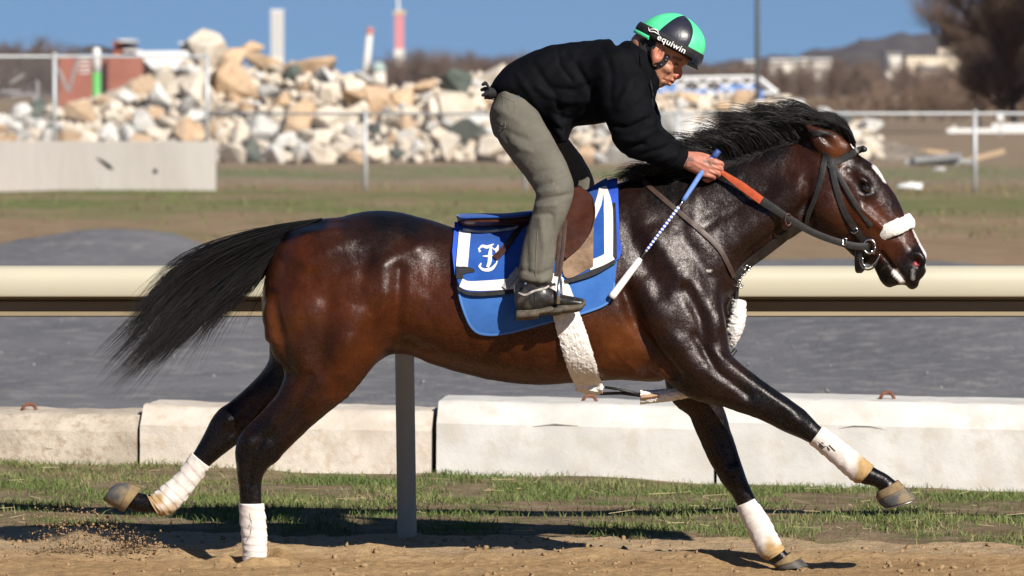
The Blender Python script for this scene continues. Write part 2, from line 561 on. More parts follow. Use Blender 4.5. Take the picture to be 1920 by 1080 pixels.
def strands(P, r, col=None):
    """hair: P (n, k, 3) world points -> three-sided tapering tubes in one mesh"""
    n, k, _ = P.shape
    T = np.gradient(P, axis=1); T /= np.linalg.norm(T, axis=2)[..., None] + 1e-9
    ref = np.array([0.3, 1.0, 0.2]); ref /= np.linalg.norm(ref)
    A = np.cross(T, ref); A /= np.linalg.norm(A, axis=2)[..., None] + 1e-9
    B = np.cross(T, A)
    t = np.linspace(0, 1, k)[None, :, None]
    rr = np.asarray(r).reshape(-1, 1, 1) * (1 - t ** 2.2 * 0.93)
    ring = [P + rr * (A * math.cos(q) + B * math.sin(q)) for q in (0, 2.094, 4.189)]
    V = np.stack(ring, 2).reshape(-1, 3)
    base = (np.arange(n)[:, None] * k + np.arange(k - 1)[None, :]) * 3
    Q = []
    for j in range(3):
        j2 = (j + 1) % 3
        Q.append(np.stack([base + j, base + j2, base + 3 + j2, base + 3 + j], -1).reshape(-1, 4))
    return V, np.vstack(Q)
# ------------------------------------------------------------------ ground, track, verge, gravel lot, field
rg = random.Random(11)
nrg = np.random.default_rng(21)
def wn2(X, Y, scale, seed=0):
    P = np.stack([np.ravel(X), np.ravel(Y), np.full(np.size(X), seed * 3.7 + 0.5)], 1)
    return vnoise(P, scale, seed).reshape(np.shape(X))
def sheet(name, X, Y, Z, m, smooth=True):
    n, k = X.shape
    g = np.arange(n * k).reshape(n, k)
    Q = np.stack([g[:-1, :-1], g[:-1, 1:], g[1:, 1:], g[1:, :-1]], -1).reshape(-1, 4)
    o = link(name, mesh_np(name, np.stack([X, Y, Z], -1).reshape(-1, 3), Q, smooth), m)
    o['kind'] = 'structure'
    return o
def gridmap(xs, y0f, y1f, ny, p=1.0):
    X = np.repeat(np.asarray(xs, float)[None, :], ny, 0)
    t = (np.linspace(0, 1, ny) ** p)[:, None]
    return X, y0f(X) * (1 - t) + y1f(X) * t

# field: brown earth with green and straw patches, out to the horizon
M_field, nt, N, L, b = NT('field')
v = coords(nt)
vs = coords(nt, (0.35, 0.30, 1)); vf = coords(nt, (0.6, 1.2, 1))
n1 = noise_node(nt, 0.9, 6, 0.6, vs); n2 = noise_node(nt, 2.2, 6, 0.7, vf); n3 = noise_node(nt, 9, 5, 0.7, v)
r1 = ramp(nt, n2.outputs['Fac'], [(0.30, (0.155, 0.098, 0.058)), (0.5, (0.235, 0.165, 0.105)), (0.72, (0.31, 0.245, 0.165))])
r2 = ramp(nt, n2.outputs['Fac'], [(0.30, (0.085, 0.108, 0.036)), (0.7, (0.185, 0.19, 0.085))])
sep = N.new('ShaderNodeSeparateXYZ'); L.new(v, sep.inputs['Vector'])
def yband(a, b_, c_, d):           # soft strip of ground between distances
    r = N.new('ShaderNodeMapRange'); r.inputs[1].default_value = a; r.inputs[2].default_value = b_; L.new(sep.outputs['Y'], r.inputs[0])
    q = N.new('ShaderNodeMapRange'); q.inputs[1].default_value = c_; q.inputs[2].default_value = d; q.inputs[3].default_value = 1; q.inputs[4].default_value = 0; L.new(sep.outputs['Y'], q.inputs[0])
    m = N.new('ShaderNodeMath'); m.operation = 'MULTIPLY'; L.new(r.outputs[0], m.inputs[0]); L.new(q.outputs[0], m.inputs[1])
    return m.outputs[0]
def addm(a, b_, op='ADD'):
    m = N.new('ShaderNodeMath'); m.operation = op
    L.new(a, m.inputs[0])
    if isinstance(b_, float): m.inputs[1].default_value = b_
    else: L.new(b_, m.inputs[1])
    return m.outputs[0]
lawn = addm(yband(74, 84, 97, 100), yband(112, 116, 124, 134), 'MAXIMUM')
gm = addm(addm(addm(lawn, 0.42, 'MULTIPLY'), addm(n1.outputs['Fac'], 1.7, 'MULTIPLY')), addm(n3.outputs['Fac'], 0.7, 'MULTIPLY'))
mr = N.new('ShaderNodeMapRange'); mr.inputs[1].default_value = 1.28; mr.inputs[2].default_value = 1.72; L.new(gm, mr.inputs[0])
L.new(mixc(nt, mr.outputs[0], r1.outputs['Color'], r2.outputs['Color']), b.inputs['Base Color'])
b.inputs['Roughness'].default_value = 1.0; b.inputs['Specular IOR Level'].default_value = 0.1
bump(nt, b, [(n2.outputs['Fac'], 0.6, 0.10), (n3.outputs['Fac'], 0.6, 0.05)])
xs = np.r_[np.linspace(-9000, -60, 10)[:-1], np.linspace(-60, 60, 121), np.linspace(60, 9000, 10)[1:]]
ys = np.r_[np.linspace(-40, 30, 8)[:-1], np.linspace(30, 170, 141), np.geomspace(180, 24000, 24)]
X, Y = np.meshgrid(xs, ys)
near = ((np.abs(X) < 60) & (Y > 55) & (Y < 170)).astype(float)
Z = -0.10 + near * (0.07 * wn2(X, Y, 0.22, 1) + 0.05 * wn2(X, Y, 0.6, 2))
sheet('ground', X, Y, Z, M_field)

# gravel lot
M_grav = mat('grey_gravel', (0.105, 0.105, 0.114), (0.155, 0.154, 0.163), 0.9, rough=1.0, spec=0.15, bs=[9, 40], bstr=0.6, bdist=0.05, c3=(0.20, 0.195, 0.195), scale3=7, lo=0.3, hi=0.7, stretch=(0.7, 0.45, 1))
xs = np.linspace(-26, 26, 261)
GB = np.array([(-4000, 468), (-300, 470), (0, 458), (100, 449), (190, 437), (290, 434), (360, 447), (420, 464), (700, 470), (1000, 470), (1300, 472), (1400, 478), (1480, 467), (1600, 470), (1750, 485), (1920, 503), (2300, 500), (6000, 490)], float)
GBX = (GB[:, 0] - CX) / F * (F * CAMH / (GB[:, 1] - HY)); GBY = F * CAMH / (GB[:, 1] - HY)
def gtop(x):
    return np.interp(x, GBX, GBY) + 1.3 * wn2(x, x * 0, 0.9, 4) + 0.8 * wn2(x, x * 0, 2.6, 5)
X, Y = gridmap(xs, lambda x: 0 * x + 25.3, gtop, 130)
t = (Y - 25.3) / (gtop(X) - 25.3)
Z = -0.03 + 0.05 * wn2(X, Y, 0.35, 3) * np.clip((Y - 28) / 6, 0, 1) + 0.03 * wn2(X, Y, 1.3, 8) * np.clip((Y - 28) / 6, 0, 1)
Z += 0.20 * np.exp(-((X + 4.5) / 1.2) ** 2 - ((Y - 63) / 4) ** 2) + 0.10 * np.exp(-((X - 4.0) / 2.0) ** 2 - ((Y - 40) / 5) ** 2) + 0.08 * wn2(X, Y, 0.16, 21) * np.clip((Y - 30) / 8, 0, 1)
Z -= 0.25 * np.clip((t - 0.985) / 0.015, 0, 1) + 0.12 * np.clip((29 - Y) / 3, 0, 1)
sheet('gravel_lot', X, Y, Z, M_grav)
# loose stones on the lot
def rockmesh(seed, n=22, flat=0.75, bev=0.0):
    r_ = random.Random(seed); bm = bmesh.new()
    for _ in range(n):
        d = Vector((r_.gauss(0, 1), r_.gauss(0, 1), r_.gauss(0, 1))).normalized()
        k = r_.uniform(0.78, 1.0)
        bm.verts.new((d.x * k * 0.5 * r_.uniform(0.9, 1.15), d.y * k * 0.5, d.z * k * 0.5 * flat))
    bmesh.ops.convex_hull(bm, input=bm.verts)
    bmesh.ops.delete(bm, geom=[v for v in bm.verts if not v.link_faces], context='VERTS')
    bmesh.ops.dissolve_limit(bm, angle_limit=rad(14), verts=bm.verts, edges=bm.edges)
    if bev:
        bmesh.ops.bevel(bm, geom=list(bm.edges), offset=bev, segments=1, affect='EDGES', clamp_overlap=True)
    bmesh.ops.triangulate(bm, faces=bm.faces)
    me = bpy.data.meshes.new('rock'); bm.to_mesh(me); bm.free()
    return me
def scatter_mesh(name, base, pts, size, m, kind='stuff', label=None, cat=None):
    """many small stones or clods joined as one"""
    B = []
    for me in base:
        co = np.empty(len(me.vertices) * 3); me.vertices.foreach_get('co', co)
        B.append((co.reshape(-1, 3), np.array([p_.vertices[:] for p_ in me.polygons])))
    P = np.asarray(pts, float); S = np.asarray(size, float); pick = nrg.integers(0, len(base), len(P))
    V, Fc, o = [], [], 0
    for k, (co, f) in enumerate(B):
        I = np.where(pick == k)[0]
        if not len(I): continue
        q = nrg.normal(0, 1, (len(I), 4)); q /= np.linalg.norm(q, axis=1)[:, None]
        w, x, y, z = q.T
        R = np.stack([1 - 2 * (y * y + z * z), 2 * (x * y - z * w), 2 * (x * z + y * w), 2 * (x * y + z * w), 1 - 2 * (x * x + z * z), 2 * (y * z - x * w), 2 * (x * z - y * w), 2 * (y * z + x * w), 1 - 2 * (x * x + y * y)], 1).reshape(-1, 3, 3)
        W = np.einsum('nij,vj->nvi', R, co) * S[I][:, None, None] + P[I][:, None, :]
        V.append(W.reshape(-1, 3)); Fc.append((f[None] + (np.arange(len(I)) * len(co))[:, None, None] + o).reshape(-1, 3)); o += len(I) * len(co)
    ob = link(name, mesh_np(name, np.vstack(V), np.vstack(Fc), False), m)
    return tag(ob, label, cat, None, kind)
pebble = [rockmesh(900 + i, 9) for i in range(5)]
gp = [(nrg.uniform(-8, 8), y, -0.005) for y in nrg.uniform(26, 46, 500)]
scatter_mesh('gravel_stones', pebble, gp, 0.01 + 0.03 * nrg.random(500) ** 2 , mat('gravel_stone', (0.16, 0.16, 0.17), (0.30, 0.29, 0.28), 1.5, rough=1.0), 'stuff', 'loose grey stones scattered over the gravel lot', 'gravel')

# dirt track with clods and the trodden edge
M_track, nt, N, L, b = NT('track_dirt')
v = coords(nt); vst = coords(nt, (0.45, 1.4, 1))
n1 = noise_node(nt, 2.6, 6, 0.65, vst); n2 = noise_node(nt, 24, 6, 0.72, v); n3 = noise_node(nt, 130, 4, 0.7, v)
r1 = ramp(nt, n1.outputs['Fac'], [(0.34, (0.30, 0.188, 0.088)), (0.66, (0.42, 0.28, 0.145))])
r2 = ramp(nt, n2.outputs['Fac'], [(0.30, (0.62,) * 3), (0.52, (1.0,) * 3), (0.75, (1.22,) * 3)])
c0 = mixc(nt, 1.0, r1.outputs['Color'], r2.outputs['Color'], 'MULTIPLY')
sep = N.new('ShaderNodeSeparateXYZ'); L.new(v, sep.inputs['Vector'])
dry = N.new('ShaderNodeMapRange'); dry.inputs[1].default_value = 20.05; dry.inputs[2].default_value = 20.55; L.new(sep.outputs['Y'], dry.inputs[0])
dn = N.new('ShaderNodeMath'); dn.operation = 'MULTIPLY'; L.new(dry.outputs[0], dn.inputs[0])
rd = ramp(nt, n2.outputs['Fac'], [(0.35, (0.2,) * 3), (0.6, (1,) * 3)]); L.new(rd.outputs['Color'], dn.inputs[1])
L.new(mixc(nt, dn.outputs[0], c0, (0.40, 0.30, 0.19)), b.inputs['Base Color'])
b.inputs['Roughness'].default_value = 0.95; b.inputs['Specular IOR Level'].default_value = 0.15
bump(nt, b, [(n2.outputs['Fac'], 0.8, 0.025), (n3.outputs['Fac'], 0.7, 0.006)])
def edge(x):                    # where the track meets the grass
    return 21.08 - 0.33 * x / 2.0 + 0.05 * np.sin(x * 3.1) + 0.10 * wn2(x, x * 0, 2.2, 6)
xs = np.r_[np.linspace(-7, -3.4, 90)[:-1], np.linspace(-3.4, 3.4, 520), np.linspace(3.4, 7, 90)[1:]]
X, Y = gridmap(xs, lambda x: 0 * x + 17.4, lambda x: edge(np.clip(x, -3.4, 3.4)) + 0.12, 220, 0.85)
def track_z(X, Y):
    z = 0.006 * wn2(X, Y, 2.0, 1) + 0.010 * wn2(X, Y, 7, 2) + 0.006 * wn2(X, Y, 19, 3) + 0.004 * np.maximum(wn2(X, Y, 42, 4), 0)
    lip = np.exp(-((Y - (20.28 - 0.06 * X)) / 0.10) ** 2)                      # low ridge of thrown dirt beside the hoof line
    z += lip * (0.020 + 0.022 * np.maximum(wn2(X, Y, 5, 5), -0.4)) * np.clip(1.35 - np.abs(X) / 2.2, 0, 1)
    hx, hy = fw(478, 1054, -66)[0], fw(478, 1054, -66)[1]
    d = np.hypot((X - hx), (Y - hy))
    z += 0.040 * np.exp(-((d - 0.115) / 0.05) ** 2) * (0.75 + 0.5 * wn2(X, Y, 14, 9)) - 0.02 * np.exp(-(d / 0.07) ** 2)     # dirt pushed up round the planted hoof
    fx, fy = fw(1490, 1062, 66)[0], fw(1490, 1062, 66)[1]
    z -= 0.022 * np.exp(-(np.hypot(X - fx, Y - fy) / 0.22) ** 2)
    return z * np.clip((Y - 17.4) / 0.4, 0, 1) * np.clip((7 - np.abs(X)) / 0.4, 0, 1)
Z = track_z(X, Y)
sheet('dirt_track', X, Y, Z, M_track)
for x0, x1, y0, y1 in ((-60, 60, -30, 17.4), (-60, -7, 17.4, 21.6), (7, 60, 17.4, 20.6)):
    X, Y = gridmap(np.linspace(x0, x1, 24), lambda x: 0 * x + y0, lambda x: 0 * x + y1, 12)
    sheet('track_bed', X, Y, 0 * X, M_track)
# clods lying on the track and thrown up behind the kicking hoof
M_clod = mat('dirt_clod', (0.20, 0.125, 0.06), (0.31, 0.21, 0.115), 14, rough=1.0, bs=[90], bstr=0.6)
x = nrg.uniform(-3, 3, 2600); y = 17.9 + (edge(x) - 17.9) * nrg.random(2600) ** 0.6
cp_ = np.stack([x, y, track_z(x, y) + 0.001], 1); cs_ = 0.006 + 0.034 * nrg.random(2600) ** 4.5
scatter_mesh('dirt_clods', pebble, cp_, cs_, M_clod, 'stuff', 'loose brown clods lying on the dirt track', 'clods')
fp, fs = [], []
for _ in range(5200):
    t = nrg.random() ** 0.8
    u = 290 - 220 * t + nrg.normal(0, 20); vv = 1036 - 92 * (1 - (1 - t) ** 2) * nrg.random() ** 1.5 - 8 * nrg.random() + 16 * t
    p = fw(u, vv, 66 + nrg.normal(0, 30)); fp.append((p.x, p.y, max(p.z, 0.004))); fs.append(0.0014 + 0.014 * nrg.random() ** 8)
scatter_mesh('flying_dirt', pebble, fp, fs, M_clod, 'stuff', 'spray of brown dirt kicked up under the trailing hoof', 'dirt')

# grass verge
M_verge = mat('verge_soil', (0.13, 0.092, 0.056), (0.235, 0.178, 0.115), 5, rough=1.0, spec=0.1, bs=[16, 70], bstr=0.7, bdist=0.03, c3=(0.10, 0.105, 0.042), scale3=4)
xs = np.linspace(-12, 12, 260)
X, Y = gridmap(xs, lambda x: edge(np.clip(x, -3.4, 3.4)) - 0.02, lambda x: 0 * x + 27.0, 90)
vz = lambda X, Y: 0.012 - 0.022 * (X + 0.9) * np.clip((Y - 21.4) / 2.8, 0, 1) + 0.016 * wn2(X, Y, 1.6, 11) + 0.010 * wn2(X, Y, 5, 12) - 0.02 * np.clip((Y - 26.3) / 0.5, 0, 1) - 0.045 * np.clip(1 - (Y - edge(np.clip(X, -3.4, 3.4))) / 0.16, 0, 1) ** 1.5
sheet('verge', X, Y, vz(X, Y), M_verge)
def blades(name, n, xr, yf, hlo, hhi, wd, dens_f, m, label, cat):
    x = nrg.uniform(xr[0], xr[1], n); y = yf(x, nrg.random(n))
    keep = nrg.random(n) < dens_f(x, y); x, y = x[keep], y[keep]; n = len(x)
    z = vz(x, y) - 0.004
    h = (hlo + (hhi - hlo) * nrg.random(n) ** 1.7); a = nrg.random(n) * 6.283; ln = nrg.normal(0, 0.95, n) * h; la = nrg.random(n) * 6.283
    w = wd * nrg.uniform(0.6, 1.3, n)
    B = np.stack([x, y, z], 1); S = np.stack([np.cos(a) * w, np.sin(a) * w, 0 * w], 1)
    Lx = np.stack([np.cos(la) * ln, np.sin(la) * ln, 0 * ln], 1); U = np.stack([0 * h, 0 * h, h], 1)
    V = np.stack([B - S, B + S, B + S * 0.7 + Lx * 0.35 + U * 0.6, B - S * 0.7 + Lx * 0.35 + U * 0.6, B + Lx + U], 1).reshape(-1, 3)
    i = np.arange(n)[:, None] * 5
    Q = np.vstack([i + np.array([[0, 1, 2, 3]]), i + np.array([[3, 2, 4, 4]])])
    T = np.vstack([i + np.array([[0, 1, 2]]), i + np.array([[0, 2, 3]]), i + np.array([[3, 2, 4]])])
    hue = nrg.random(n) * 0.6 + 0.4 * (0.5 + 0.5 * wn2(x, y, 1.1, 31))
    c1, c2, c3 = np.array((0.050, 0.092, 0.020)), np.array((0.12, 0.155, 0.045)), np.array((0.34, 0.26, 0.15))
    c = np.where((hue < 0.62)[:, None], c1 + (c2 - c1) * (hue / 0.62)[:, None], c2 + (c3 - c2) * ((hue - 0.62) / 0.38)[:, None])
    o = link(name, mesh_np(name, V, T, False, col=np.repeat(c, 5, 0)), m)
    return tag(o, label, cat, None, 'stuff')
M_grass = attr_mat('grass_blade', rough=0.7, spec=0.25)
patchy = lambda x, y: np.clip(0.40 + 0.8 * wn2(x, y, 0.95, 14) + 1.1 * wn2(x, y, 3.4, 15) + 0.25 * np.clip((y - 22.6) / 1.2, 0, 1), 0.05, 1)
blades('verge_grass', 190000, (-4.2, 4.2), lambda x, r: edge(np.clip(x, -3.4, 3.4)) + 0.0 + (24.75 - 0.08 * x - edge(np.clip(x, -3.4, 3.4))) * r, 0.008, 0.042, 0.0022, patchy, M_grass, 'short patchy green and straw grass on the verge behind the rail', 'grass')

n_ = 170; x = nrg.uniform(-3.6, 3.6, n_); y = edge(np.clip(x, -3.4, 3.4)) + 0.1 + 3.0 * nrg.random(n_); a = nrg.normal(0, 0.5, n_); ln = 0.02 + 0.10 * nrg.random(n_) ** 2
mbs = MB()
for i in range(n_):
    z0 = float(vz(x[i:i + 1], y[i:i + 1])[0]) + nrg.uniform(0.01, 0.03)
    mbs.tube([(x[i], y[i], z0), (x[i] + ln[i] * math.cos(a[i]), y[i] + ln[i] * math.sin(a[i]), z0 + nrg.normal(0, 0.008))], 0.0012, 4, False)
tag(mbs.build('straw', mat('dry_straw', (0.50, 0.41, 0.25), (0.38, 0.29, 0.16), 5, rough=0.9)), 'dry straw stalks strewn over the verge grass', 'straw', None, 'stuff')
_vz = vz
vz = lambda x, y: 0 * x - 0.10
blades('field_grass', 26000, (-15, 15), lambda x, r: 66 + 66 * r, 0.03, 0.13, 0.011, lambda x, y: np.clip(0.2 + 0.9 * wn2(x, y, 0.3, 41) + 0.9 * wn2(x, y, 1.0, 42), 0, 1) * (y > gtop(x) + 0.5), M_grass, 'rough tufts of grass and straw across the far field', 'grass')
vz = _vz
# ------------------------------------------------------------------ running rail
M_cream = mat('cream_rail', (0.395, 0.372, 0.285), (0.44, 0.413, 0.318), 2, rough=0.42, spec=0.4, bs=[400], bstr=0.05, bdist=0.001, stretch=(0.3, 1, 1))
M_post = mat('shade_toned_post', (0.30, 0.28, 0.225), (0.38, 0.35, 0.28), 6, rough=0.6, stretch=(1, 1, 0.3))  # cream post darkened: the horse's shadow is put into its colour
M_beam = mat('rail_beam', (0.17, 0.13, 0.075), (0.21, 0.165, 0.10), 4, rough=0.5, metal=0.2, stretch=(0.2, 1, 1))
RZ = 21.12
rail = empty('running_rail', (0, RZ, 0), 'cream running rail with rounded cover on posts behind the horse', 'rail')
zt, zm, zb = px(960, 498, RZ).z, px(960, 556, RZ).z, px(960, 594, RZ).z
def extr(name, prof, x0, x1, m, parent, closed=True):
    n = len(prof); V = [(x0, y, z) for y, z in prof] + [(x1, y, z) for y, z in prof]
    Fc = [(i, (i + 1) % n, (i + 1) % n + n, i + n) for i in range(n)] + [tuple(range(n - 1, -1, -1)), tuple(range(n, 2 * n))]
    me = mesh_py(name, V, Fc, True); me.set_sharp_from_angle(angle=rad(35)); return link(name, me, m, parent)
cov = [(RZ + 0.10, zt - 0.02), (RZ + 0.06, zt - 0.004), (RZ + 0.0, zt), (RZ - 0.03, zt - 0.003), (RZ - 0.055, zt - 0.012), (RZ - 0.068, zt - 0.03), (RZ - 0.073, zt - 0.06), (RZ - 0.073, zm + 0.012), (RZ - 0.068, zm + 0.003), (RZ - 0.060, zm), (RZ - 0.056, zm + 0.006),
       (RZ - 0.060, zt - 0.05), (RZ - 0.045, zt - 0.022), (RZ + 0.0, zt - 0.012), (RZ + 0.06, zt - 0.014), (RZ + 0.098, zt - 0.03)]
for k in range(-3, 3):
    extr('cover', cov, -0.7 + 3.66 * k + 0.002, -0.7 + 3.66 * (k + 1) - 0.002, M_cream, rail)
extr('beam', [(RZ + 0.05, zt - 0.02), (RZ + 0.015, zt - 0.02), (RZ + 0.015, zm + 0.02), (RZ + 0.02, zm - 0.012), (RZ + 0.012, zm - 0.02), (RZ + 0.010, zb + 0.022), (RZ + 0.003, zb + 0.018), (RZ + 0.0, zb + 0.004), (RZ + 0.008, zb), (RZ + 0.06, zb), (RZ + 0.06, zm)], -11.7, 10.3, M_beam, rail)
for k in (-2, -1, 0, 1, 2):
    xb = px(763, 1004, RZ).x + 3.05 * k; xt = xb - 0.012
    mb = MB(); P = [Vector((xb, RZ + 0.03, -0.25)), Vector((xb, RZ + 0.03, 0.0)), Vector((xt, RZ + 0.045, zb + 0.02)), Vector((xt, RZ + 0.05, zt - 0.03))]
    mb.tube(P, 0.037, 20); mb.build('post', M_post, rail, smooth=True)
    MB().box(xt - 0.05, xt + 0.05, RZ + 0.02, RZ + 0.075, zb - 0.045, zb - 0.002).build('bracket', M_cream, rail, bevel=0.004)

# ------------------------------------------------------------------ concrete blocks
M_c1 = mat('tan_concrete', (0.36, 0.31, 0.25), (0.48, 0.42, 0.345), 5, rough=0.95, spec=0.2, bs=[8, 45, 140], bstr=0.5, bdist=0.02, c3=(0.33, 0.26, 0.20), scale3=26)
M_c2 = mat('cream_concrete', (0.44, 0.392, 0.33), (0.55, 0.50, 0.44), 4, rough=0.95, spec=0.2, bs=[7, 40, 140], bstr=0.35, bdist=0.015, c3=(0.44, 0.37, 0.30), scale3=18)
M_c3 = mat('white_concrete', (0.45, 0.437, 0.412), (0.55, 0.537, 0.515), 3, rough=0.95, spec=0.2, bs=[5, 22, 90], bstr=0.28, bdist=0.012, c3=(0.46, 0.43, 0.385), scale3=9)
M_moss = mat('green_stain', (0.22, 0.26, 0.21), (0.36, 0.36, 0.30), 9, rough=1.0)
M_rust = mat('rusty_bar', (0.12, 0.045, 0.025), (0.20, 0.075, 0.04), 40, rough=0.9, bs=[120])
def conc_block(xa, xb, ya, yb, top, m, label, seed, loop_x=None, wear=1.0):
    """two base corners of the front face in photo pixels; top row of the back edge"""
    A, B = px(xa, ya, 24.55 - 0.085 * (xa - CX) / 430), px(xb, yb, 24.55 - 0.085 * (xb - CX) / 430)
    zb0 = (A.z + B.z) / 2 - 0.04
    d = (B - A); Ln = d.length; d.normalize(); back = Vector((-d.y, d.x, 0))
    hgt = CAMH - (top - HY) / F * (((A.y + B.y) / 2) + 0.40) - zb0
    root = empty('concrete_block', tuple((A + B) / 2), label, 'concrete block', 'concrete blocks along the verge')
    nx, prof = 40, []
    # front face, chamfer, top, back
    for z in np.linspace(0, hgt * 0.74, 12): prof.append((0.015 * z / hgt, z))
    for t in np.linspace(0.08, 1, 6): prof.append((0.015 + 0.10 * t, hgt * (0.74 + 0.25 * t)))
    for t in np.linspace(0.15, 1, 9): prof.append((0.115 + 0.45 * t, hgt))
    for z in np.linspace(hgt * 0.8, 0, 5): prof.append((0.60, z))
    P = np.array(prof); n = len(P)
    U = np.linspace(0, Ln, nx)
    V = np.zeros((nx, n, 3))
    for i in range(3): V[:, :, i] = A[i] + U[:, None] * d[i] + P[None, :, 0] * back[i]
    V[:, :, 2] += P[None, :, 1] - 0.04
    W = V.reshape(-1, 3)
    nz = 0.012 * vnoise(W, 6, seed) + 0.008 * vnoise(W, 17, seed + 1) + 0.005 * vnoise(W, 45, seed + 2)
    nz = wear * (0.75 * nz - 0.03 * np.maximum(0, vnoise(W, 3.0, seed + 5) - 0.45))
    rough_top = (P[None, :, 1] > hgt * 0.9).repeat(nx, 0).ravel()
    W = W + np.outer(nz, np.array((-back.x, -back.y, 0.35))) * (0.4 + 0.6 * (np.tile(P[:, 1], nx) > 0.03))[:, None]
    W[:, 2] += np.where(rough_top, 0.010 * wear * vnoise(W, 9, seed + 7), 0)
    g = np.arange(nx * n).reshape(nx, n)
    Q = np.stack([g[:-1, :-1], g[1:, :-1], g[1:, 1:], g[:-1, 1:]], -1).reshape(-1, 4).tolist()
    Q += [tuple(g[0, :].tolist()), tuple(g[-1, ::-1].tolist())]
    me = mesh_py('block', W.tolist(), Q, True); me.set_sharp_from_angle(angle=rad(42))
    link('block', me, m, root)
    if loop_x is not None:
        c = A + d * ((loop_x - xa) / (xb - xa) * Ln) + back * 0.30; c.z = zb0 + hgt - 0.015
        pts = [c + d * (0.032 * math.cos(a)) + Vector((0, 0, 0.042 * math.sin(a))) + back * 0.02 * math.sin(2 * a) for a in np.linspace(0, math.pi, 9)]
        MB().tube(pts, 0.008, 7).build('lifting_loop', M_rust, root, smooth=True)
    return root
conc_block(-860, -308, 862, 870, 770, M_c2, 'cream concrete block ending the row beyond the pitted tan block', 3)
conc_block(-300, 256, 869, 880, 766, M_c1, 'rough tan concrete block with pitted face and rusty lifting loop', 7, 34)
conc_block(262, 808, 880, 892, 759, M_c2, 'cream concrete block standing behind the rail post', 13, None, 0.75)
conc_block(818, 1338, 893, 906, 750, M_c3, 'white concrete block with a rusty lifting loop, below the girth', 19, 1097, 0.42)
conc_block(1344, 1944, 906, 922, 744, M_c3, 'whitest concrete block, weathered, below the horse\'s head and outstretched foreleg', 29, 1662, 0.42)
conc_block(1950, 2500, 922, 936, 738, M_c2, 'cream concrete block ending the row beyond the whitest block', 31)

blk = {o['label']: o for o in bpy.data.objects if o.name.startswith('concrete_block')}
b4 = [o for l, o in blk.items() if l.startswith('whitest')][0]; b3 = [o for l, o in blk.items() if 'below the girth' in l][0]; b1 = [o for l, o in blk.items() if l.startswith('rough tan')][0]
M_crk = mat('crack_shadow', (0.16, 0.14, 0.12), rough=1.0)
def crack(root, pts, r=0.003):
    MB().tube([px(x, y, 24.562 - 0.085 * (x - CX) / 430) for x, y in pts], [r * 0.3] + [r] * (len(pts) - 2) + [r * 0.3], 6).build('crack', M_crk, root)
crack(b4, [(1572, 804), (1600, 799), (1632, 800), (1664, 807)]); crack(b4, [(1420, 892), (1432, 898)], 0.005)
crack(b3, [(1000, 800), (1040, 796), (1085, 799)], 0.004); crack(b1, [(60, 830), (90, 842), (130, 838)], 0.003)
# ------------------------------------------------------------------ chain-link fence and low wall
M_galv = mat('galvanised', (0.42, 0.44, 0.46), (0.52, 0.54, 0.56), 3, rough=0.55, metal=0.35)
M_wire = mat('fence_wire', (0.34, 0.35, 0.36), rough=0.6, metal=0.3)
FZ = 99.0
sc_ = F / FZ
fx = lambda x: (x - CX) / sc_
fz = lambda y: CAMH - (y - HY) / sc_
def fence(name, xs_posts, ytop, ybot, label, x0, x1):
    root = empty(name, (fx((x0 + x1) / 2), FZ, 0), label, 'fence')
    zt_, zb_ = fz(ytop), fz(ybot)
    for x in xs_posts:
        MB().tube([(fx(x), FZ, zb_ - 0.2), (fx(x), FZ, zt_ + 0.01)], 0.038, 12).build('post', M_galv, root, smooth=True)
        MB().tube([(fx(x), FZ, zt_ + 0.005), (fx(x), FZ, zt_ + 0.05), (fx(x), FZ, zt_ + 0.07)], [0.045, 0.04, 0.008], 10).build('post_cap', M_galv, root, smooth=True)
    MB().tube([(fx(x0), FZ, zt_), (fx(x1), FZ, zt_)], 0.023, 10).build('top_rail', M_galv, root, smooth=True)
    H = zt_ - zb_ - 0.04; Lx = fx(x1) - fx(x0); st = 0.075; mb_v, mb_f = [], []
    k = 0
    for sgn in (1, -1):
        for q in np.arange(-H, Lx + H, st):
            xa_, za_, xb_, zb2 = q, 0.0, q + H, H
            if sgn < 0: za_, zb2 = H, 0.0
            # clip to the panel
            def at(xc): return za_ + (zb2 - za_) * (xc - xa_) / (xb_ - xa_)
            l, r_ = max(xa_, 0), min(xb_, Lx)
            if r_ <= l: continue
            a, b2 = Vector((fx(x0) + l, FZ, zb_ + 0.04 + at(l))), Vector((fx(x0) + r_, FZ + 0.002 * sgn, zb_ + 0.04 + at(r_)))
            t = 0.0014
            mb_v += [(a.x, a.y - t, a.z), (a.x - t, a.y + t, a.z + t * sgn), (a.x + t, a.y + t, a.z - t * sgn), (b2.x, b2.y - t, b2.z), (b2.x - t, b2.y + t, b2.z + t * sgn), (b2.x + t, b2.y + t, b2.z - t * sgn)]
            mb_f += [(k, k + 1, k + 4, k + 3), (k + 1, k + 2, k + 5, k + 4), (k + 2, k, k + 3, k + 5)]; k += 6
    o = link('wire_mesh', mesh_np('wire_mesh', mb_v, mb_f, False), M_wire, root); o['kind'] = 'stuff'
    return root
fence('chain_link_fence', [685, 985, 1270, 1550, 1828, 2110, 2390], 213, 352, 'low galvanised chain-link fence in front of the rubble and field', 398, 2600)
fence('chain_link_fence', [-470, -185, 102, 388], 106, 266, 'taller chain-link fence standing on top of the concrete wall', -700, 390)
M_wall = mat('wall_concrete', (0.34, 0.315, 0.29), (0.43, 0.405, 0.38), 1.2, rough=0.95, spec=0.2, bs=[6, 30], bstr=0.4, bdist=0.03, stretch=(1, 1, 0.18), lo=0.3, hi=0.7)
wroot = empty('concrete_wall', (fx(0), FZ, 0), 'low pale concrete wall carrying the taller fence', 'wall')
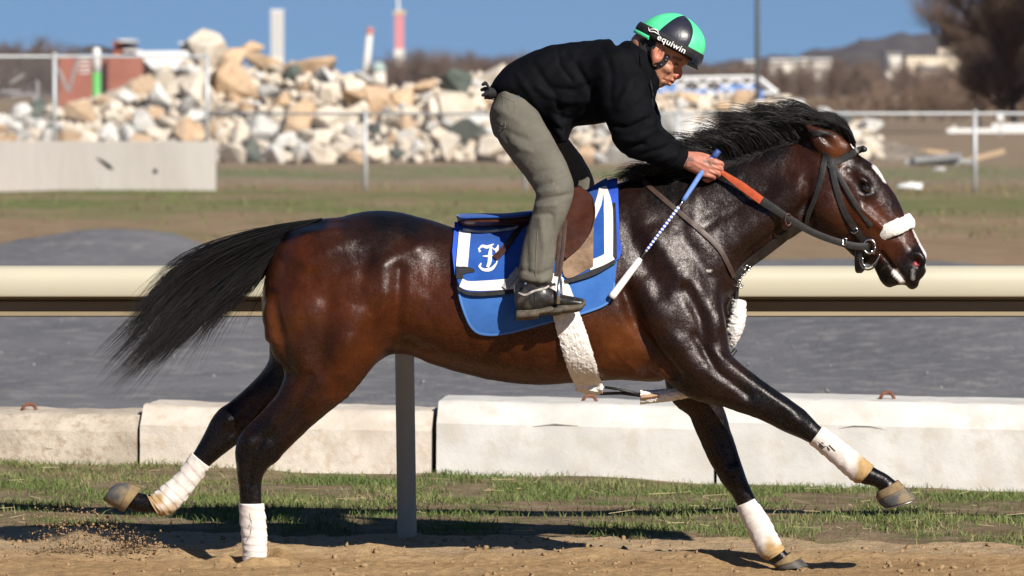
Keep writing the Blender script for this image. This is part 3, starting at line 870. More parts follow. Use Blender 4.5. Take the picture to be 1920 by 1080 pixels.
mb = MB(); mb.box(fx(-900), fx(405), FZ - 0.14, FZ + 0.16, -0.2, fz(265)); mb.build('wall', M_wall, wroot, bevel=0.015)
M_dark = mat('dark_hollow', (0.02, 0.018, 0.016), rough=1.0)
MB().tube([(fx(292), FZ - 0.146, fz(321)), (fx(292), FZ - 0.10, fz(321))], 0.045, 10).build('drain_hole', M_dark, wroot)
mb = MB(); mb.tube([(fx(182), FZ - 0.143, fz(296)), (fx(196), FZ - 0.143, fz(304)), (fx(206), FZ - 0.143, fz(312)), (fx(214), FZ - 0.143, fz(318))], [0.008, 0.03, 0.035, 0.006], 6).build('crack', M_dark, wroot)

# ------------------------------------------------------------------ rubble heap
TOP = np.array([(-700, 250), (-200, 238), (0, 226), (60, 210), (120, 198), (200, 176), (260, 146), (330, 118), (390, 98), (450, 100), (500, 104), (560, 112), (620, 128), (680, 146), (730, 166), (780, 158), (830, 146), (900, 138), (960, 146), (1050, 156), (1150, 160), (1230, 176), (1330, 176), (1400, 180), (1470, 186), (1505, 205), (1580, 222), (1660, 240), (1800, 275)], float)
HZ0 = 138.0
def heap_pt(x, y, back=0.0):
    k = (y - HY) / F
    z = (CAMH - HZ0 * k) / (1 + k / 0.62); Z = HZ0 + z / 0.62 + back
    return Vector(((x - CX) / F * Z, Z, CAMH - k * Z))
M_heap = mat('rubble_earth', (0.30, 0.25, 0.20), (0.17, 0.14, 0.115), 2.2, rough=1.0, bs=[4, 18], bstr=0.8, bdist=0.2)
xs = np.linspace(-700, 1800, 160); rows = 16
V = []
for j in range(rows + 6):
    for x in xs:
        yt = np.interp(x, TOP[:, 0], TOP[:, 1]) + 12; yb = 300
        if j < rows:
            p = heap_pt(x, yb + (yt - yb) * j / (rows - 1), 0.55); p.z -= 0.15
        else:
            q = heap_pt(x, yt, 0.55); f = (j - rows + 1) / 6; p = Vector((q.x, q.y + 5 * f, (q.z - 0.15) * (1 - f) - 0.15 * f))
        V.append((p.x, p.y, p.z + 0.12 * rg.uniform(-1, 1)))
g = np.arange(len(V)).reshape(rows + 6, len(xs))
o = link('rubble_mound', mesh_np('rubble_mound', V, np.stack([g[:-1, :-1], g[:-1, 1:], g[1:, 1:], g[1:, :-1]], -1).reshape(-1, 4), False), M_heap); o['kind'] = 'structure'
RM = []
for i in range(16):
    RM.append(rockmesh(100 + i, (10 + i % 4) if i % 2 else (14 + i % 7), (0.72, 0.85, 0.95, 0.6)[i % 4], 0.022))
def rockmat(name, c1, c2, c3):
    m, nt, N, L, b = NT(name)
    v = coords(nt)
    oi = N.new('ShaderNodeObjectInfo')
    ad = N.new('ShaderNodeVectorMath'); ad.operation = 'ADD'; L.new(v, ad.inputs[0]); L.new(oi.outputs['Location'], ad.inputs[1])
    n = noise_node(nt, 2.2, 6, 0.65, ad.outputs[0]); n2 = noise_node(nt, 11, 5, 0.7, ad.outputs[0])
    r = ramp(nt, n.outputs['Fac'], [(0.34, c1), (0.55, c2), (0.72, c3)])
    r2 = ramp(nt, oi.outputs['Random'], [(0.0, (0.74,) * 3), (1.0, (1.14,) * 3)])
    r3 = ramp(nt, n2.outputs['Fac'], [(0.3, (0.8,) * 3), (0.7, (1.1,) * 3)])
    c = mixc(nt, 1.0, r.outputs['Color'], r2.outputs['Color'], 'MULTIPLY'); c = mixc(nt, 1.0, c, r3.outputs['Color'], 'MULTIPLY')
    L.new(c, b.inputs['Base Color']); b.inputs['Roughness'].default_value = 0.95; b.inputs['Specular IOR Level'].default_value = 0.2
    bump(nt, b, [(n.outputs['Fac'], 0.5, 0.15), (n2.outputs['Fac'], 0.6, 0.05)])
    return m
ROCKS = [(rockmat('cream_rock', (0.60, 0.51, 0.40), (0.70, 0.63, 0.53), (0.52, 0.41, 0.29)), 'cream boulder in the rubble heap behind the fence', 'cream boulders of the rubble heap', 0.50),
         (rockmat('grey_rock', (0.50, 0.49, 0.47), (0.64, 0.63, 0.60), (0.56, 0.52, 0.46)), 'pale grey boulder in the rubble heap behind the fence', 'grey boulders of the rubble heap', 0.26),
         (rockmat('tan_rock', (0.44, 0.29, 0.17), (0.54, 0.40, 0.27), (0.36, 0.22, 0.12)), 'rusty tan boulder in the rubble heap behind the fence', 'tan boulders of the rubble heap', 0.20),
         (rockmat('dark_rock', (0.055, 0.075, 0.068), (0.10, 0.115, 0.10), (0.16, 0.14, 0.11)), 'dark green-grey boulder in the rubble heap behind the fence', 'dark boulders of the rubble heap', 0.04)]
placed = []
def try_rock(s_, tries):
    for _ in range(tries):
        x = rg.uniform(-330, 1640); yt = np.interp(x, TOP[:, 0], TOP[:, 1]); y = rg.uniform(yt, 298)
        if all((x - a) ** 2 + ((y - b_) * 1.15) ** 2 > (0.27 * (s_ + c_)) ** 2 for a, b_, c_ in placed):
            placed.append((x, y, s_)); return
MESHES = {}
for n_, lo, hi in ((24, 58, 84), (70, 42, 58), (110, 30, 42), (96, 20, 30)):
    for _ in range(n_): try_rock(rg.uniform(lo, hi), 160)
placed = placed[:299]; placed.append((468, 92, 40))
for i, (x, y, s_) in enumerate(placed[:300]):
    p = heap_pt(x, y, 0.1); D = s_ * p.y / F * 1.42
    q = rg.random(); k = 0
    while q > ROCKS[k][3] and k < 3: q -= ROCKS[k][3]; k += 1
    mi = rg.randrange(16)
    if (mi, k) not in MESHES:
        me = RM[mi].copy(); me.materials.clear(); me.materials.append(ROCKS[k][0]); MESHES[(mi, k)] = me
    o = bpy.data.objects.new('boulder', MESHES[(mi, k)]); COL.objects.link(o)
    o.location = p; o.scale = (D * rg.uniform(0.95, 1.35), D * 0.95, D * rg.uniform(0.8, 1.1))
    o.rotation_euler = (rg.uniform(-0.7, 0.7), rg.uniform(-0.7, 0.7), rg.uniform(0, 6.28))
    yt = np.interp(x, TOP[:, 0], TOP[:, 1]); f_ = (y - yt) / (298 - yt)
    size = 'large' if s_ > 60 else ('mid-sized' if s_ > 40 else 'small')
    place = 'on the crest of the heap' if f_ < 0.22 else ('at the foot of the heap' if f_ > 0.78 else 'in the face of the heap')
    spot = next(t_ for lim, t_ in ((20, 'past the marker post'), (240, 'beside the marker post'), (400, 'below the white roof'), (590, 'below the white tower'), (780, 'below the red tower'), (930, 'behind the rider'), (1230, 'beneath the rider'), (1480, 'before the truss'), (9999, 'trailing off beyond the truss')) if x < lim)
    tag(o, '%s %s boulder %s, %s' % (size, ROCKS[k][1].split(' boulder')[0], place, spot), 'boulder', 'boulders of the rubble heap')
sp, ss = [], []
for _ in range(3200):
    x = rg.uniform(-500, 1650); yt = np.interp(x, TOP[:, 0], TOP[:, 1]); y = rg.uniform(yt + 2, 300)
    p = heap_pt(x, y, 0.30); sp.append(tuple(p)); ss.append(rg.uniform(0.10, 0.42))
scatter_mesh('rubble_stones', RM[:6], sp, ss, mat('rubble_stone', (0.54, 0.46, 0.37), (0.64, 0.59, 0.51), 0.8, rough=1.0, c3=(0.32, 0.23, 0.15), scale3=1.6), 'stuff', 'smaller broken stones filling the rubble heap', 'rubble')

# ------------------------------------------------------------------ things beyond the heap
# marker post
mp_ = empty('marker_post', tuple(px(181, 176, 150)), 'white and green marker post standing at the rubble heap', 'post')
zz = lambda y, Z: CAMH - (y - HY) / F * Z
X0 = px(181, 0, 150).x
M_wht = mat('white_paint', (0.74, 0.74, 0.73), rough=0.5); M_grn = mat('green_paint', (0.10, 0.42, 0.10), rough=0.5)
MB().tube([(X0, 150, zz(136, 150)), (X0, 150, zz(98, 150)), (X0, 150, zz(92, 150)), (X0, 150, zz(89, 150))], [0.115, 0.115, 0.09, 0.03], 16).build('upper_sleeve', M_wht, mp_, smooth=True)
MB().tube([(X0, 150, -0.1), (X0, 150, zz(136, 150))], 0.116, 16).build('lower_sleeve', M_grn, mp_, smooth=True)
for y_ in (100, 110, 120): MB().tube([(X0, 150, zz(y_, 150)), (X0, 150, zz(y_ + 2, 150))], 0.119, 16).build('ring', mat('grey_band', (0.5, 0.5, 0.5), rough=0.5), mp_)
# brick works building
bz = 420.0
bx_ = lambda x: (x - CX) / F * bz
bzz = lambda y: CAMH - (y - HY) / F * bz
bb = empty('brick_building', (bx_(300), bz, 0), 'red brick works with white roof behind the rubble heap', 'building')
M_brick = mat('red_brick', (0.26, 0.085, 0.055), (0.33, 0.12, 0.08), 0.5, rough=0.95, bs=[3], bstr=0.3)
M_roofw = mat('white_roof', (0.56, 0.56, 0.56), (0.64, 0.64, 0.63), 0.4, rough=0.8)
M_drk = mat('dark_louvre', (0.045, 0.04, 0.04), (0.07, 0.06, 0.055), 1.0, rough=0.8)
def bbox(nm, x0, x1, y0, y1, m, z0=0, dz=14, parent=None): return MB().box(bx_(x0), bx_(x1), bz + z0, bz + z0 + dz, bzz(y1), bzz(y0)).build(nm, m, parent or bb)
bbox('wall', 110, 300, 108, 240, M_brick)
bbox('wall', 205, 270, 104, 240, M_brick, -1.5)
roof_v = [(bx_(255), bz - 1, bzz(97)), (bx_(388), bz - 1, bzz(95)), (bx_(430), bz - 2, bzz(135)), (bx_(290), bz - 2, bzz(130)), (bx_(255), bz + 14, bzz(97)), (bx_(388), bz + 14, bzz(95)), (bx_(430), bz + 15, bzz(135)), (bx_(290), bz + 15, bzz(130))]
me = mesh_py('roof', roof_v, [(0, 1, 5, 4), (0, 3, 2, 1), (4, 5, 6, 7), (1, 2, 6, 5), (0, 4, 7, 3), (3, 7, 6, 2)]); rf = link('roof', me, M_roofw, bb)
bbox('end_wall', 292, 428, 133, 240, M_brick, -1.0, 15)
for x0, x1, y0, y1 in ((210, 228, 76, 106), (228, 249, 80, 104), (338, 378, 78, 96)):
    bbox('roof_monitor', x0, x1, y0, y1, M_brick if x0 == 210 else M_drk, 1.0, 4, rf if False else bb)
for x0, x1, y0 in ((222, 249, 74), (231, 258, 93), (352, 381, 73), (335, 350, 79)):
    bbox('monitor_roof', x0, x1, y0, y0 + 4, M_roofw, 0.2, 6)
for i in range(4): bbox('vent_line', 148, 170, 110 + 8 * i, 113 + 8 * i, M_roofw, -0.05, 0.05)
V = []; mbd = MB()
for i in range(13):
    a = math.pi * i / 12; V += [(bx_(175 - 29 * math.cos(a)), bz - 0.5, bzz(100 - 15 * math.sin(a))), (bx_(175 - 29 * math.cos(a)), bz + 6, bzz(100 - 15 * math.sin(a)))]
mbd.add(V, [(2 * i, 2 * i + 2, 2 * i + 3, 2 * i + 1) for i in range(12)] + [tuple(range(0, 26, 2)), tuple(range(25, 0, -2))]).build('tank_dome', M_drk, bb)
# leaning grey struts in front of the brick wall
st_ = empty('scrap_trestle', tuple(px(128, 180, 160)), 'bare grey steel trestle leaning beside the marker post', 'trestle')
M_gst = mat('grey_steel', (0.26, 0.26, 0.27), (0.34, 0.33, 0.33), 2, rough=0.7, metal=0.3)
for a, b_ in (((128, 172), (146, 112)), ((128, 172), (108, 128)), ((20, 156), (46, 140)), ((20, 182), (60, 176)), ((60, 176), (76, 205)), ((70, 208), (70, 150)), ((0, 172), (40, 172))):
    MB().tube([px(*a, 160), px(*b_, 160)], 0.045, 8).build('strut', M_gst, st_)
# white and blue truss behind the right end of the heap
tz = 185.0
tr_ = empty('truss_span', tuple(px(1350, 180, tz)), 'white steel truss with blue panels behind the rubble heap', 'truss')
M_tw = mat('truss_white', (0.70, 0.71, 0.72), rough=0.5); M_tb = mat('truss_blue', (0.07, 0.19, 0.50), (0.10, 0.24, 0.56), 2, rough=0.6)
for dz_ in (0.0, 2.0):
    def tp(x, y): q = px(x, y, tz); return Vector((q.x, q.y + dz_, q.z))
    MB().tube([tp(1215, 148), tp(1422, 144)], 0.055, 8).build('top_chord', M_tw, tr_)
    MB().tube([tp(1215, 182), tp(1456, 174)], 0.05, 8).build('bottom_chord', M_tw, tr_)
    MB().tube([tp(1420, 144), tp(1458, 174)], 0.065, 8).build('end_post', M_tw, tr_)
    xs_ = [1215, 1256, 1298, 1340, 1382, 1422]
    for a, b_ in zip(xs_[:-1], xs_[1:]):
        MB().tube([tp(a, 147), tp(b_, 176)], 0.03, 8).build('brace', M_tw, tr_)
        MB().tube([tp(a, 178), tp(b_, 146)], 0.03, 8).build('brace', M_tw, tr_)
        MB().tube([tp(b_, 146), tp(b_, 176)], 0.022, 8).build('upright', M_gst, tr_)
q0, q1 = px(1215, 164, tz), px(1424, 180, tz)
for a, b_, y0_ in ((1215, 1268, 156), (1270, 1350, 168), (1352, 1424, 158)):
    c0_, c1_ = px(a, y0_, tz), px(b_, 184, tz)
    MB().box(c0_.x, c1_.x, tz + 0.9, tz + 1.0, c1_.z, c0_.z).build('blue_panel', M_tb, tr_)
MB().box(px(1421, 0, tz).x, px(1430, 0, tz).x, tz - 0.2, tz + 0.1, zz(192, tz), zz(168, tz)).build('leg', M_tb, tr_)
# lamp pole
lp = empty('lamp_pole', tuple(px(1420, 200, 178)), 'tall dark lamp pole rising behind the truss', 'pole')
lx = px(1420, 0, 178).x
MB().tube([(lx, 178, 0), (lx, 178, 2.2), (lx, 178, 9.5)], [0.10, 0.085, 0.06], 12).build('shaft', mat('dark_pole', (0.06, 0.062, 0.066), rough=0.6), lp, smooth=True)
MB().tube([(lx, 178, 0), (lx, 178, 0.35)], 0.16, 12).build('base', M_gst, lp)
MB().tube([(lx, 178, 9.4), (lx + 0.5, 178, 9.7), (lx + 1.3, 178, 9.75)], 0.04, 8).build('arm', M_gst, lp)
MB().box(lx + 1.2, lx + 1.8, 177.85, 178.15, 9.68, 9.8).build('lamp_head', M_gst, lp, bevel=0.03)
# debris in the field on the right
deb = [((1706, 352), 150 * 0.62, (0.42, 0.18, 0.12), M_wht, 'crumpled white sheet lying on the grass before the fence post', 'sheet'),
       ((1778, 325), 118, (0.22, 0.12, 0.08), M_wht, 'small white scrap on the green strip beyond the fence', 'scrap')]
def crumple(name, c, s_, m, label, cat, seed):
    bm = bmesh.new(); bmesh.ops.create_icosphere(bm, subdivisions=3, radius=1)
    for v_ in bm.verts:
        n_ = vnoise(np.array([v_.co[:]]), 1.7, seed)[0] * 0.45 + vnoise(np.array([v_.co[:]]), 4, seed + 1)[0] * 0.2
        v_.co *= 1 + n_; v_.co.z = max(v_.co.z, -0.4)
        v_.co = Vector((c[0] + v_.co.x * s_[0], c[1] + v_.co.y * s_[1], c[2] + v_.co.z * s_[2]))
    me = bpy.data.meshes.new(name); bm.to_mesh(me); bm.free()
    return tag(link(name, me, m), label, cat)
crumple('plastic_sheet', px(1706, 354, 97.5) + Vector((0, 0, 0.03)), (0.22, 0.3, 0.075), M_wht, 'crumpled white plastic sheet lying before the fence post', 'sheet', 3)
crumple('white_scrap', px(1762, 318, 119), (0.12, 0.2, 0.05), M_wht, 'small white scrap lying on the green strip beyond the fence', 'scrap', 5)
M_board = [mat('grey_board', (0.30, 0.30, 0.30), (0.22, 0.22, 0.23), 2, rough=0.9), mat('pale_board', (0.55, 0.54, 0.52), rough=0.9), mat('tan_board', (0.40, 0.28, 0.17), rough=0.9)]
lab = ['grey sheet of scrap lying flat in the field scrap pile', 'dark slab propped in the field scrap pile', 'pale plank at the foot of the field scrap pile', 'tan plank on top of the field scrap pile', 'long tan plank sticking out of the field scrap pile', 'short pale block in the field scrap pile']
for i, (x0, y0, x1, y1, w, k) in enumerate(((1712, 300, 1800, 292, 0.5, 0), (1738, 296, 1818, 304, 0.4, 0), (1722, 305, 1748, 306, 0.35, 1), (1730, 284, 1770, 288, 0.12, 2), (1800, 305, 1880, 284, 0.07, 2), (1756, 304, 1776, 306, 0.3, 1))):
    a, b_ = px(x0, y0, 128), px(x1, y1, 128 + 0.3 * i)
    d = b_ - a; Mx = Matrix.Translation((a + b_) / 2) @ d.to_track_quat('X', 'Z').to_matrix().to_4x4()
    o = MB().box(-d.length / 2, d.length / 2, -w, w, -0.05, 0.06, Mx).build('scrap_board', M_board[k], bevel=0.012)
    tag(o, lab[i], 'board', 'boards of the scrap pile in the field')
# white barrier far right
wb = empty('white_barrier', tuple(px(1860, 246, 230)), 'long low white barrier at the edge of the wood', 'barrier')
for y_, x0 in ((236, 1860), (245, 1776)):
    a, b_ = px(x0, y_, 225), px(2300, y_ - 3, 225)
    MB().box(a.x, b_.x, 225, 225.12, a.z - 0.09, a.z + 0.09).build('rail', M_wht, wb)
for x_ in (1790, 1900, 2020, 2140): a = px(x_, 240, 225); MB().box(a.x - 0.05, a.x + 0.05, 225.13, 225.22, -0.1, a.z + 0.1).build('post', M_wht, wb)
sg = empty('small_sign', tuple(px(1876, 240, 215)), 'small white sign on a post before the dark wood', 'sign')
a = px(1876, 218, 215); MB().box(a.x - 0.12, a.x + 0.12, 215, 215.03, a.z - 0.16, a.z + 0.16).build('plate', M_wht, sg); MB().box(a.x - 0.03, a.x + 0.03, 215.04, 215.1, -0.1, a.z - 0.1).build('post', M_gst, sg)

# ------------------------------------------------------------------ woods, hill, bare tree
M_twig = mat('bare_twigs', (0.115, 0.082, 0.066), (0.175, 0.125, 0.098), 0.06, rough=1.0, spec=0.1)
M_twigd = mat('dark_twigs', (0.15, 0.105, 0.08), (0.22, 0.155, 0.115), 0.3, rough=1.0, spec=0.1)
M_bark = mat('bark', (0.075, 0.060, 0.050), (0.13, 0.105, 0.085), 1.5, rough=1.0, bs=[8], bstr=0.7, bdist=0.05)
PF = np.array([(0, 1, 4, 3), (1, 2, 5, 4), (2, 0, 3, 5)])
def branch_tree(seed, h, spread, levels, kids, r0, up=0.35, first=0.25):
    """skeleton of tapering limbs: returns (level, a, b, ra, rb) list"""
    r_ = np.random.default_rng(seed); out = []
    def grow(p, d, ln, rr_, lv):
        n = 3; q = p
        for i in range(n):
            dd = d + r_.normal(0, 0.16, 3) + np.array((0, 0, up * 0.12)); dd /= np.linalg.norm(dd)
            e = q + dd * ln / n; out.append((lv, q, e, rr_ * (1 - 0.55 * i / n), rr_ * (1 - 0.55 * (i + 1) / n)))
            if lv < levels:
                for _ in range(kids[lv] if (lv > 0 or i > 0 or first < 0.2) else max(1, kids[lv] // 2)):
                    a = r_.random() * 6.283; s_ = r_.uniform(0.55, 1.1) * spread
                    nd = dd * 0.75 + np.array((math.cos(a) * s_, math.sin(a) * s_, up * r_.uniform(0.2, 1.2))); nd /= np.linalg.norm(nd)
                    f = r_.random(); grow(q + (e - q) * f, nd, ln * r_.uniform(0.45, 0.72), rr_ * (1 - 0.55 * i / n) * 0.55, lv + 1)
            q, d = e, dd
    grow(np.zeros(3), np.array((0, 0, 1.0)), h, r0, 0)
    return out
def mesh_of(segs):
    A = np.array([q[1] for q in segs]); B = np.array([q[2] for q in segs]); ra = np.array([q[3] for q in segs])[:, None]; rb = np.array([q[4] for q in segs])[:, None]
    d = B - A; u = np.cross(d, (0.31, 0.87, 0.38)); u /= np.linalg.norm(u, axis=1)[:, None] + 1e-9; w = np.cross(d, u); w /= np.linalg.norm(w, axis=1)[:, None] + 1e-9
    R = [u, -0.5 * u + 0.866 * w, -0.5 * u - 0.866 * w]
    V = np.stack([A + r_ * ra for r_ in R] + [B + r_ * rb for r_ in R], 1).reshape(-1, 3)
    Q = (np.arange(len(segs))[:, None, None] * 6 + PF[None]).reshape(-1, 4)
    return V, Q
# large bare tree at the right
def big_tree(x, y, Z, h, seed, label, dens_=1):
    base = px(x, y, Z); base.z = -0.1
    root = empty('bare_tree', tuple(base), label, 'tree')
    S = branch_tree(seed, h, 0.95, 4, (4, 4, 4, 3), h * 0.035, 0.45)
    for nm, sel, m in (('trunk', lambda q: q[0] == 0, M_bark), ('limbs', lambda q: q[0] in (1, 2), M_twigd), ('crown', lambda q: q[0] >= 3, M_twigd)):
        V, Q = mesh_of([q for q in S if sel(q)])
        if nm == 'limbs': nm = 'crown'; continue
        if nm == 'crown':
            V, Q = mesh_of([(l, a, b_, max(min(ra, 0.05), 0.0045), max(min(rb, 0.05), 0.003)) for l, a, b_, ra, rb in S if l >= 1])
        link(nm, mesh_np(nm, V + np.array(base), Q), m, root)
big_tree(1905, 236, 235, 5.4, 5, 'big brown bare tree with dense twiggy crown at the edge of the wood')
big_tree(2030, 238, 232, 5.6, 8, 'bare tree beside the big brown tree, mostly beyond it')
big_tree(1840, 236, 262, 4.2, 9, 'smaller dark bare tree tucked behind the big brown tree')
# woods as masses of bare trees
VAR = []
for i in range(7):
    S = branch_tree(40 + i, 1.0, 0.75, 2, (5, 5), 0.018, 0.6, 0.1)
    VAR.append(mesh_of([(l, a, b_, max(ra, 0.008), max(rb, 0.004)) for l, a, b_, ra, rb in S]))
def wood(name, n, xr, Z, ytop, zr, m, label, jit=0.3, thick=1.0, zbase=0.0):
    V, Q, o = [], [], 0
    for _ in range(n):
        x = rg.uniform(*xr); z_ = Z + rg.uniform(-zr, zr); b_ = px(x, 0, z_)
        h = (zz(ytop(x), z_) - zbase) * rg.uniform(1 - jit, 1.0) / 1.25
        v_, q_ = VAR[rg.randrange(7)]; a = rg.random() * 6.28; ca, sa = math.cos(a), math.sin(a)
        w_ = max(h, 0.5) * rg.uniform(0.9, 1.3)
        P = np.stack([(v_[:, 0] * ca - v_[:, 1] * sa) * w_ * thick, (v_[:, 0] * sa + v_[:, 1] * ca) * w_ * thick, v_[:, 2] * h], 1) + np.array((b_.x, z_, zbase - 0.1))
        V.append(P); Q.append(q_ + o); o += len(P)
    ob = link(name, mesh_np(name, np.vstack(V), np.vstack(Q), False), m)
    return tag(ob, label, 'wood', None, 'stuff')
ip = lambda pts: (lambda x: float(np.interp(x, [p[0] for p in pts], [p[1] for p in pts])))
wood('scrub', 150, (1480, 2300), 330, ip([(1480, 195), (1560, 180), (1700, 165), (1800, 150), (2300, 150)]), 40, M_twigd, 'dark bare scrub at the edge of the field', 0.45, 1.0)
wood('far_wood', 260, (1180, 2400), 900, ip([(1180, 150), (1330, 132), (1500, 128), (1640, 130), (1760, 135), (2400, 120)]), 160, M_twig, 'brown leafless wood beyond the field', 0.3, 1.1)
wood('distant_wood', 150, (690, 1250), 1300, ip([(690, 140), (760, 108), (860, 116), (960, 118), (1250, 128)]), 120, M_twig, 'blue-grey leafless wood behind the heap', 0.25, 1.0)
wood('distant_wood', 90, (-400, 170), 1300, ip([(-400, 100), (0, 106), (60, 96), (170, 112)]), 120, M_twig, 'blue-grey leafless wood behind the wall fence', 0.2, 1.0)
# wooded hill and low ground under the woods
M_hill = mat('wooded_hill', (0.075, 0.062, 0.058), (0.125, 0.098, 0.085), 0.012, rough=1.0, bs=[0.05, 0.2], bstr=1.0, bdist=6)
HT = [(-3000, 158), (-600, 120), (-200, 118), (0, 105), (70, 100), (160, 118), (420, 150), (640, 146), (720, 132), (800, 122), (900, 128), (1000, 122), (1200, 122), (1330, 122), (1420, 112), (1500, 106), (1580, 92), (1640, 76), (1720, 68), (1800, 60), (1900, 64), (2300, 70), (3200, 110), (5000, 150)]
xs = np.linspace(-3000, 5000, 400); V = []
hz = 3200.0
for j in range(14):
    f = j / 13
    for x in xs:
        Z_ = hz + 1500 * (f - 1) + 40 * math.sin(x / 90.0); hh = zz(ip(HT)(x) + 3 * math.sin(x / 13) + 2 * math.sin(x / 5.3 + j), hz) * math.sin(f * math.pi / 2) ** 1.3
        q = px(x, 0, Z_); V.append((q.x, Z_, max(hh, -1) + (rg.uniform(-1.5, 1.5) if 0 < j else -2)))
g = np.arange(len(V)).reshape(14, len(xs))
o = link('hill', mesh_np('hill', V, np.stack([g[:-1, :-1], g[:-1, 1:], g[1:, 1:], g[1:, :-1]], -1).reshape(-1, 4), False), M_hill); o['kind'] = 'structure'
# far buildings
def far_box(root, nm, x0, x1, y0, y1, Z, m, dz=12, z0=0):
    a, b_ = px(x0, y0, Z), px(x1, y1, Z)
    return MB().box(a.x, b_.x, Z + z0, Z + z0 + dz, b_.z, a.z).build(nm, m, root)
M_pale = mat('pale_render', (0.66, 0.63, 0.56), rough=0.8); M_pale2 = mat('cream_render', (0.60, 0.52, 0.40), rough=0.8); M_fw = mat('far_window', (0.12, 0.13, 0.15), rough=0.4)
def windows(root, x0, x1, y0, y1, nx, ny, Z):
    for i in range(nx):
        for j in range(ny):
            cx_ = x0 + (x1 - x0) * (i + 0.5) / nx; cy_ = y0 + (y1 - y0) * (j + 0.5) / ny; wx, wy = (x1 - x0) / nx * 0.3, (y1 - y0) / ny * 0.28
            far_box(root, 'window', cx_ - wx, cx_ + wx, cy_ - wy, cy_ + wy, Z, M_fw, 0.3, -0.15)
r_ = empty('warehouse', tuple(px(1675, 130, 1050)), 'white block-shaped warehouse above the brown wood', 'building'); far_box(r_, 'wall', 1662, 1690, 100, 185, 1050, M_pale); far_box(r_, 'roof', 1660, 1692, 98, 101, 1050, M_gst, 13, -0.5); far_box(r_, 'dark_bay', 1662, 1668, 106, 132, 1050, M_fw, 0.4, -0.2)  # narrow dark bay along one edge of the front wall
r_ = empty('office_block', tuple(px(1760, 130, 1120)), 'cream stepped office block beside the bare tree', 'building')
for x0, x1, y0, y1 in ((1700, 1765, 106, 190), (1760, 1796, 90, 190), (1782, 1820, 80, 190)): far_box(r_, 'wall', x0, x1, y0, y1, 1120 + x0 * 0.004, M_pale2)
far_box(r_, 'window_band', 1716, 1764, 124, 131, 1120 + 1700 * 0.004, M_fw, 0.5, -0.2); far_box(r_, 'window_band', 1764, 1795, 100, 105, 1120 + 1760 * 0.004, M_fw, 0.5, -0.2)
for nm, x0, x1, y0, lab_ in (('long_shed', 1444, 1494, 111, 'longest white shed at the foot of the wooded hill'), ('long_shed', 1500, 1522, 109, 'middle white shed at the foot of the wooded hill'), ('long_shed', 1526, 1558, 110, 'white shed nearest the warehouse among the sheds under the hill'), ('long_shed', 1396, 1418, 113, 'short white shed behind the lamp pole')):
    r_ = empty(nm, tuple(px(x0, 120, 1600)), lab_, 'shed', 'white sheds below the hill'); far_box(r_, 'wall', x0, x1, y0 + 3, 150, 1600, M_pale); far_box(r_, 'roof', x0 - 1, x1 + 1, y0, y0 + 3, 1600, M_wht, 14, -1)
TZ = 5200
r_ = empty('apartment_tower', tuple(px(519, 150, TZ)), 'slender white apartment tower on the skyline', 'building'); far_box(r_, 'wall', 508, 531, 20, 190, TZ, M_pale, 12); far_box(r_, 'parapet', 507, 532, 18, 21, TZ, M_wht, 13, -0.5)
for j in range(16): far_box(r_, 'floor_band', 509, 530, 25 + j * 5.2, 27 + j * 5.2, TZ, mat('grey_stripe', (0.34, 0.34, 0.35), rough=0.8) if j == 0 else bpy.data.materials['grey_stripe'], 0.6, -0.3)  # grey stripes across the white tower
r_ = empty('chimney_stack', tuple(px(690, 150, TZ)), 'leaning-looking white stack with orange top on the skyline', 'chimney')
MB().tube([px(684, 190, TZ), px(686, 130, TZ), px(693, 64, TZ)], [3.6, 3.4, 2.8], 14).build('shaft', M_pale, r_, smooth=True); MB().tube([px(693, 64, TZ), px(694, 53, TZ)], [3.2, 3.0], 14).build('top', mat('orange_paint', (0.62, 0.16, 0.06), rough=0.6), r_, smooth=True)
r_ = empty('red_tower', tuple(px(748, 150, TZ)), 'pinkish red tower with flat yellow head and mast on the skyline', 'tower')
M_pk = mat('pink_panel', (0.55, 0.20, 0.20), rough=0.8)
far_box(r_, 'shaft', 740, 757, 26, 92, TZ, M_pk, 9); far_box(r_, 'head', 738, 760, 20, 27, TZ, mat('ochre_panel', (0.55, 0.42, 0.24), rough=0.8), 11, -1); far_box(r_, 'base', 739, 758, 92, 190, TZ, M_pale, 10, -0.5)
MB().tube([px(747, 20, TZ), px(745, -20, TZ)], [1.4, 0.7], 8).build('mast', M_wht, r_)
r_ = empty('domed_building', tuple(px(709, 150, 700)), 'small white building with grey-green domed roof behind the heap', 'building')
q = px(709, 150, 700)
MB().tube([(q.x, 700, 0), (q.x, 700, zz(134, 700))], 0.95, 16).build('wall', M_pale, r_, smooth=False)
MB().tube([(q.x, 700, zz(134, 700)), (q.x, 700, zz(126, 700)), (q.x, 700, zz(119, 700)), (q.x, 700, zz(115, 700))], [1.05, 0.95, 0.6, 0.06], 16).build('dome', mat('verdigris', (0.30, 0.38, 0.36), rough=0.7), r_, smooth=True)
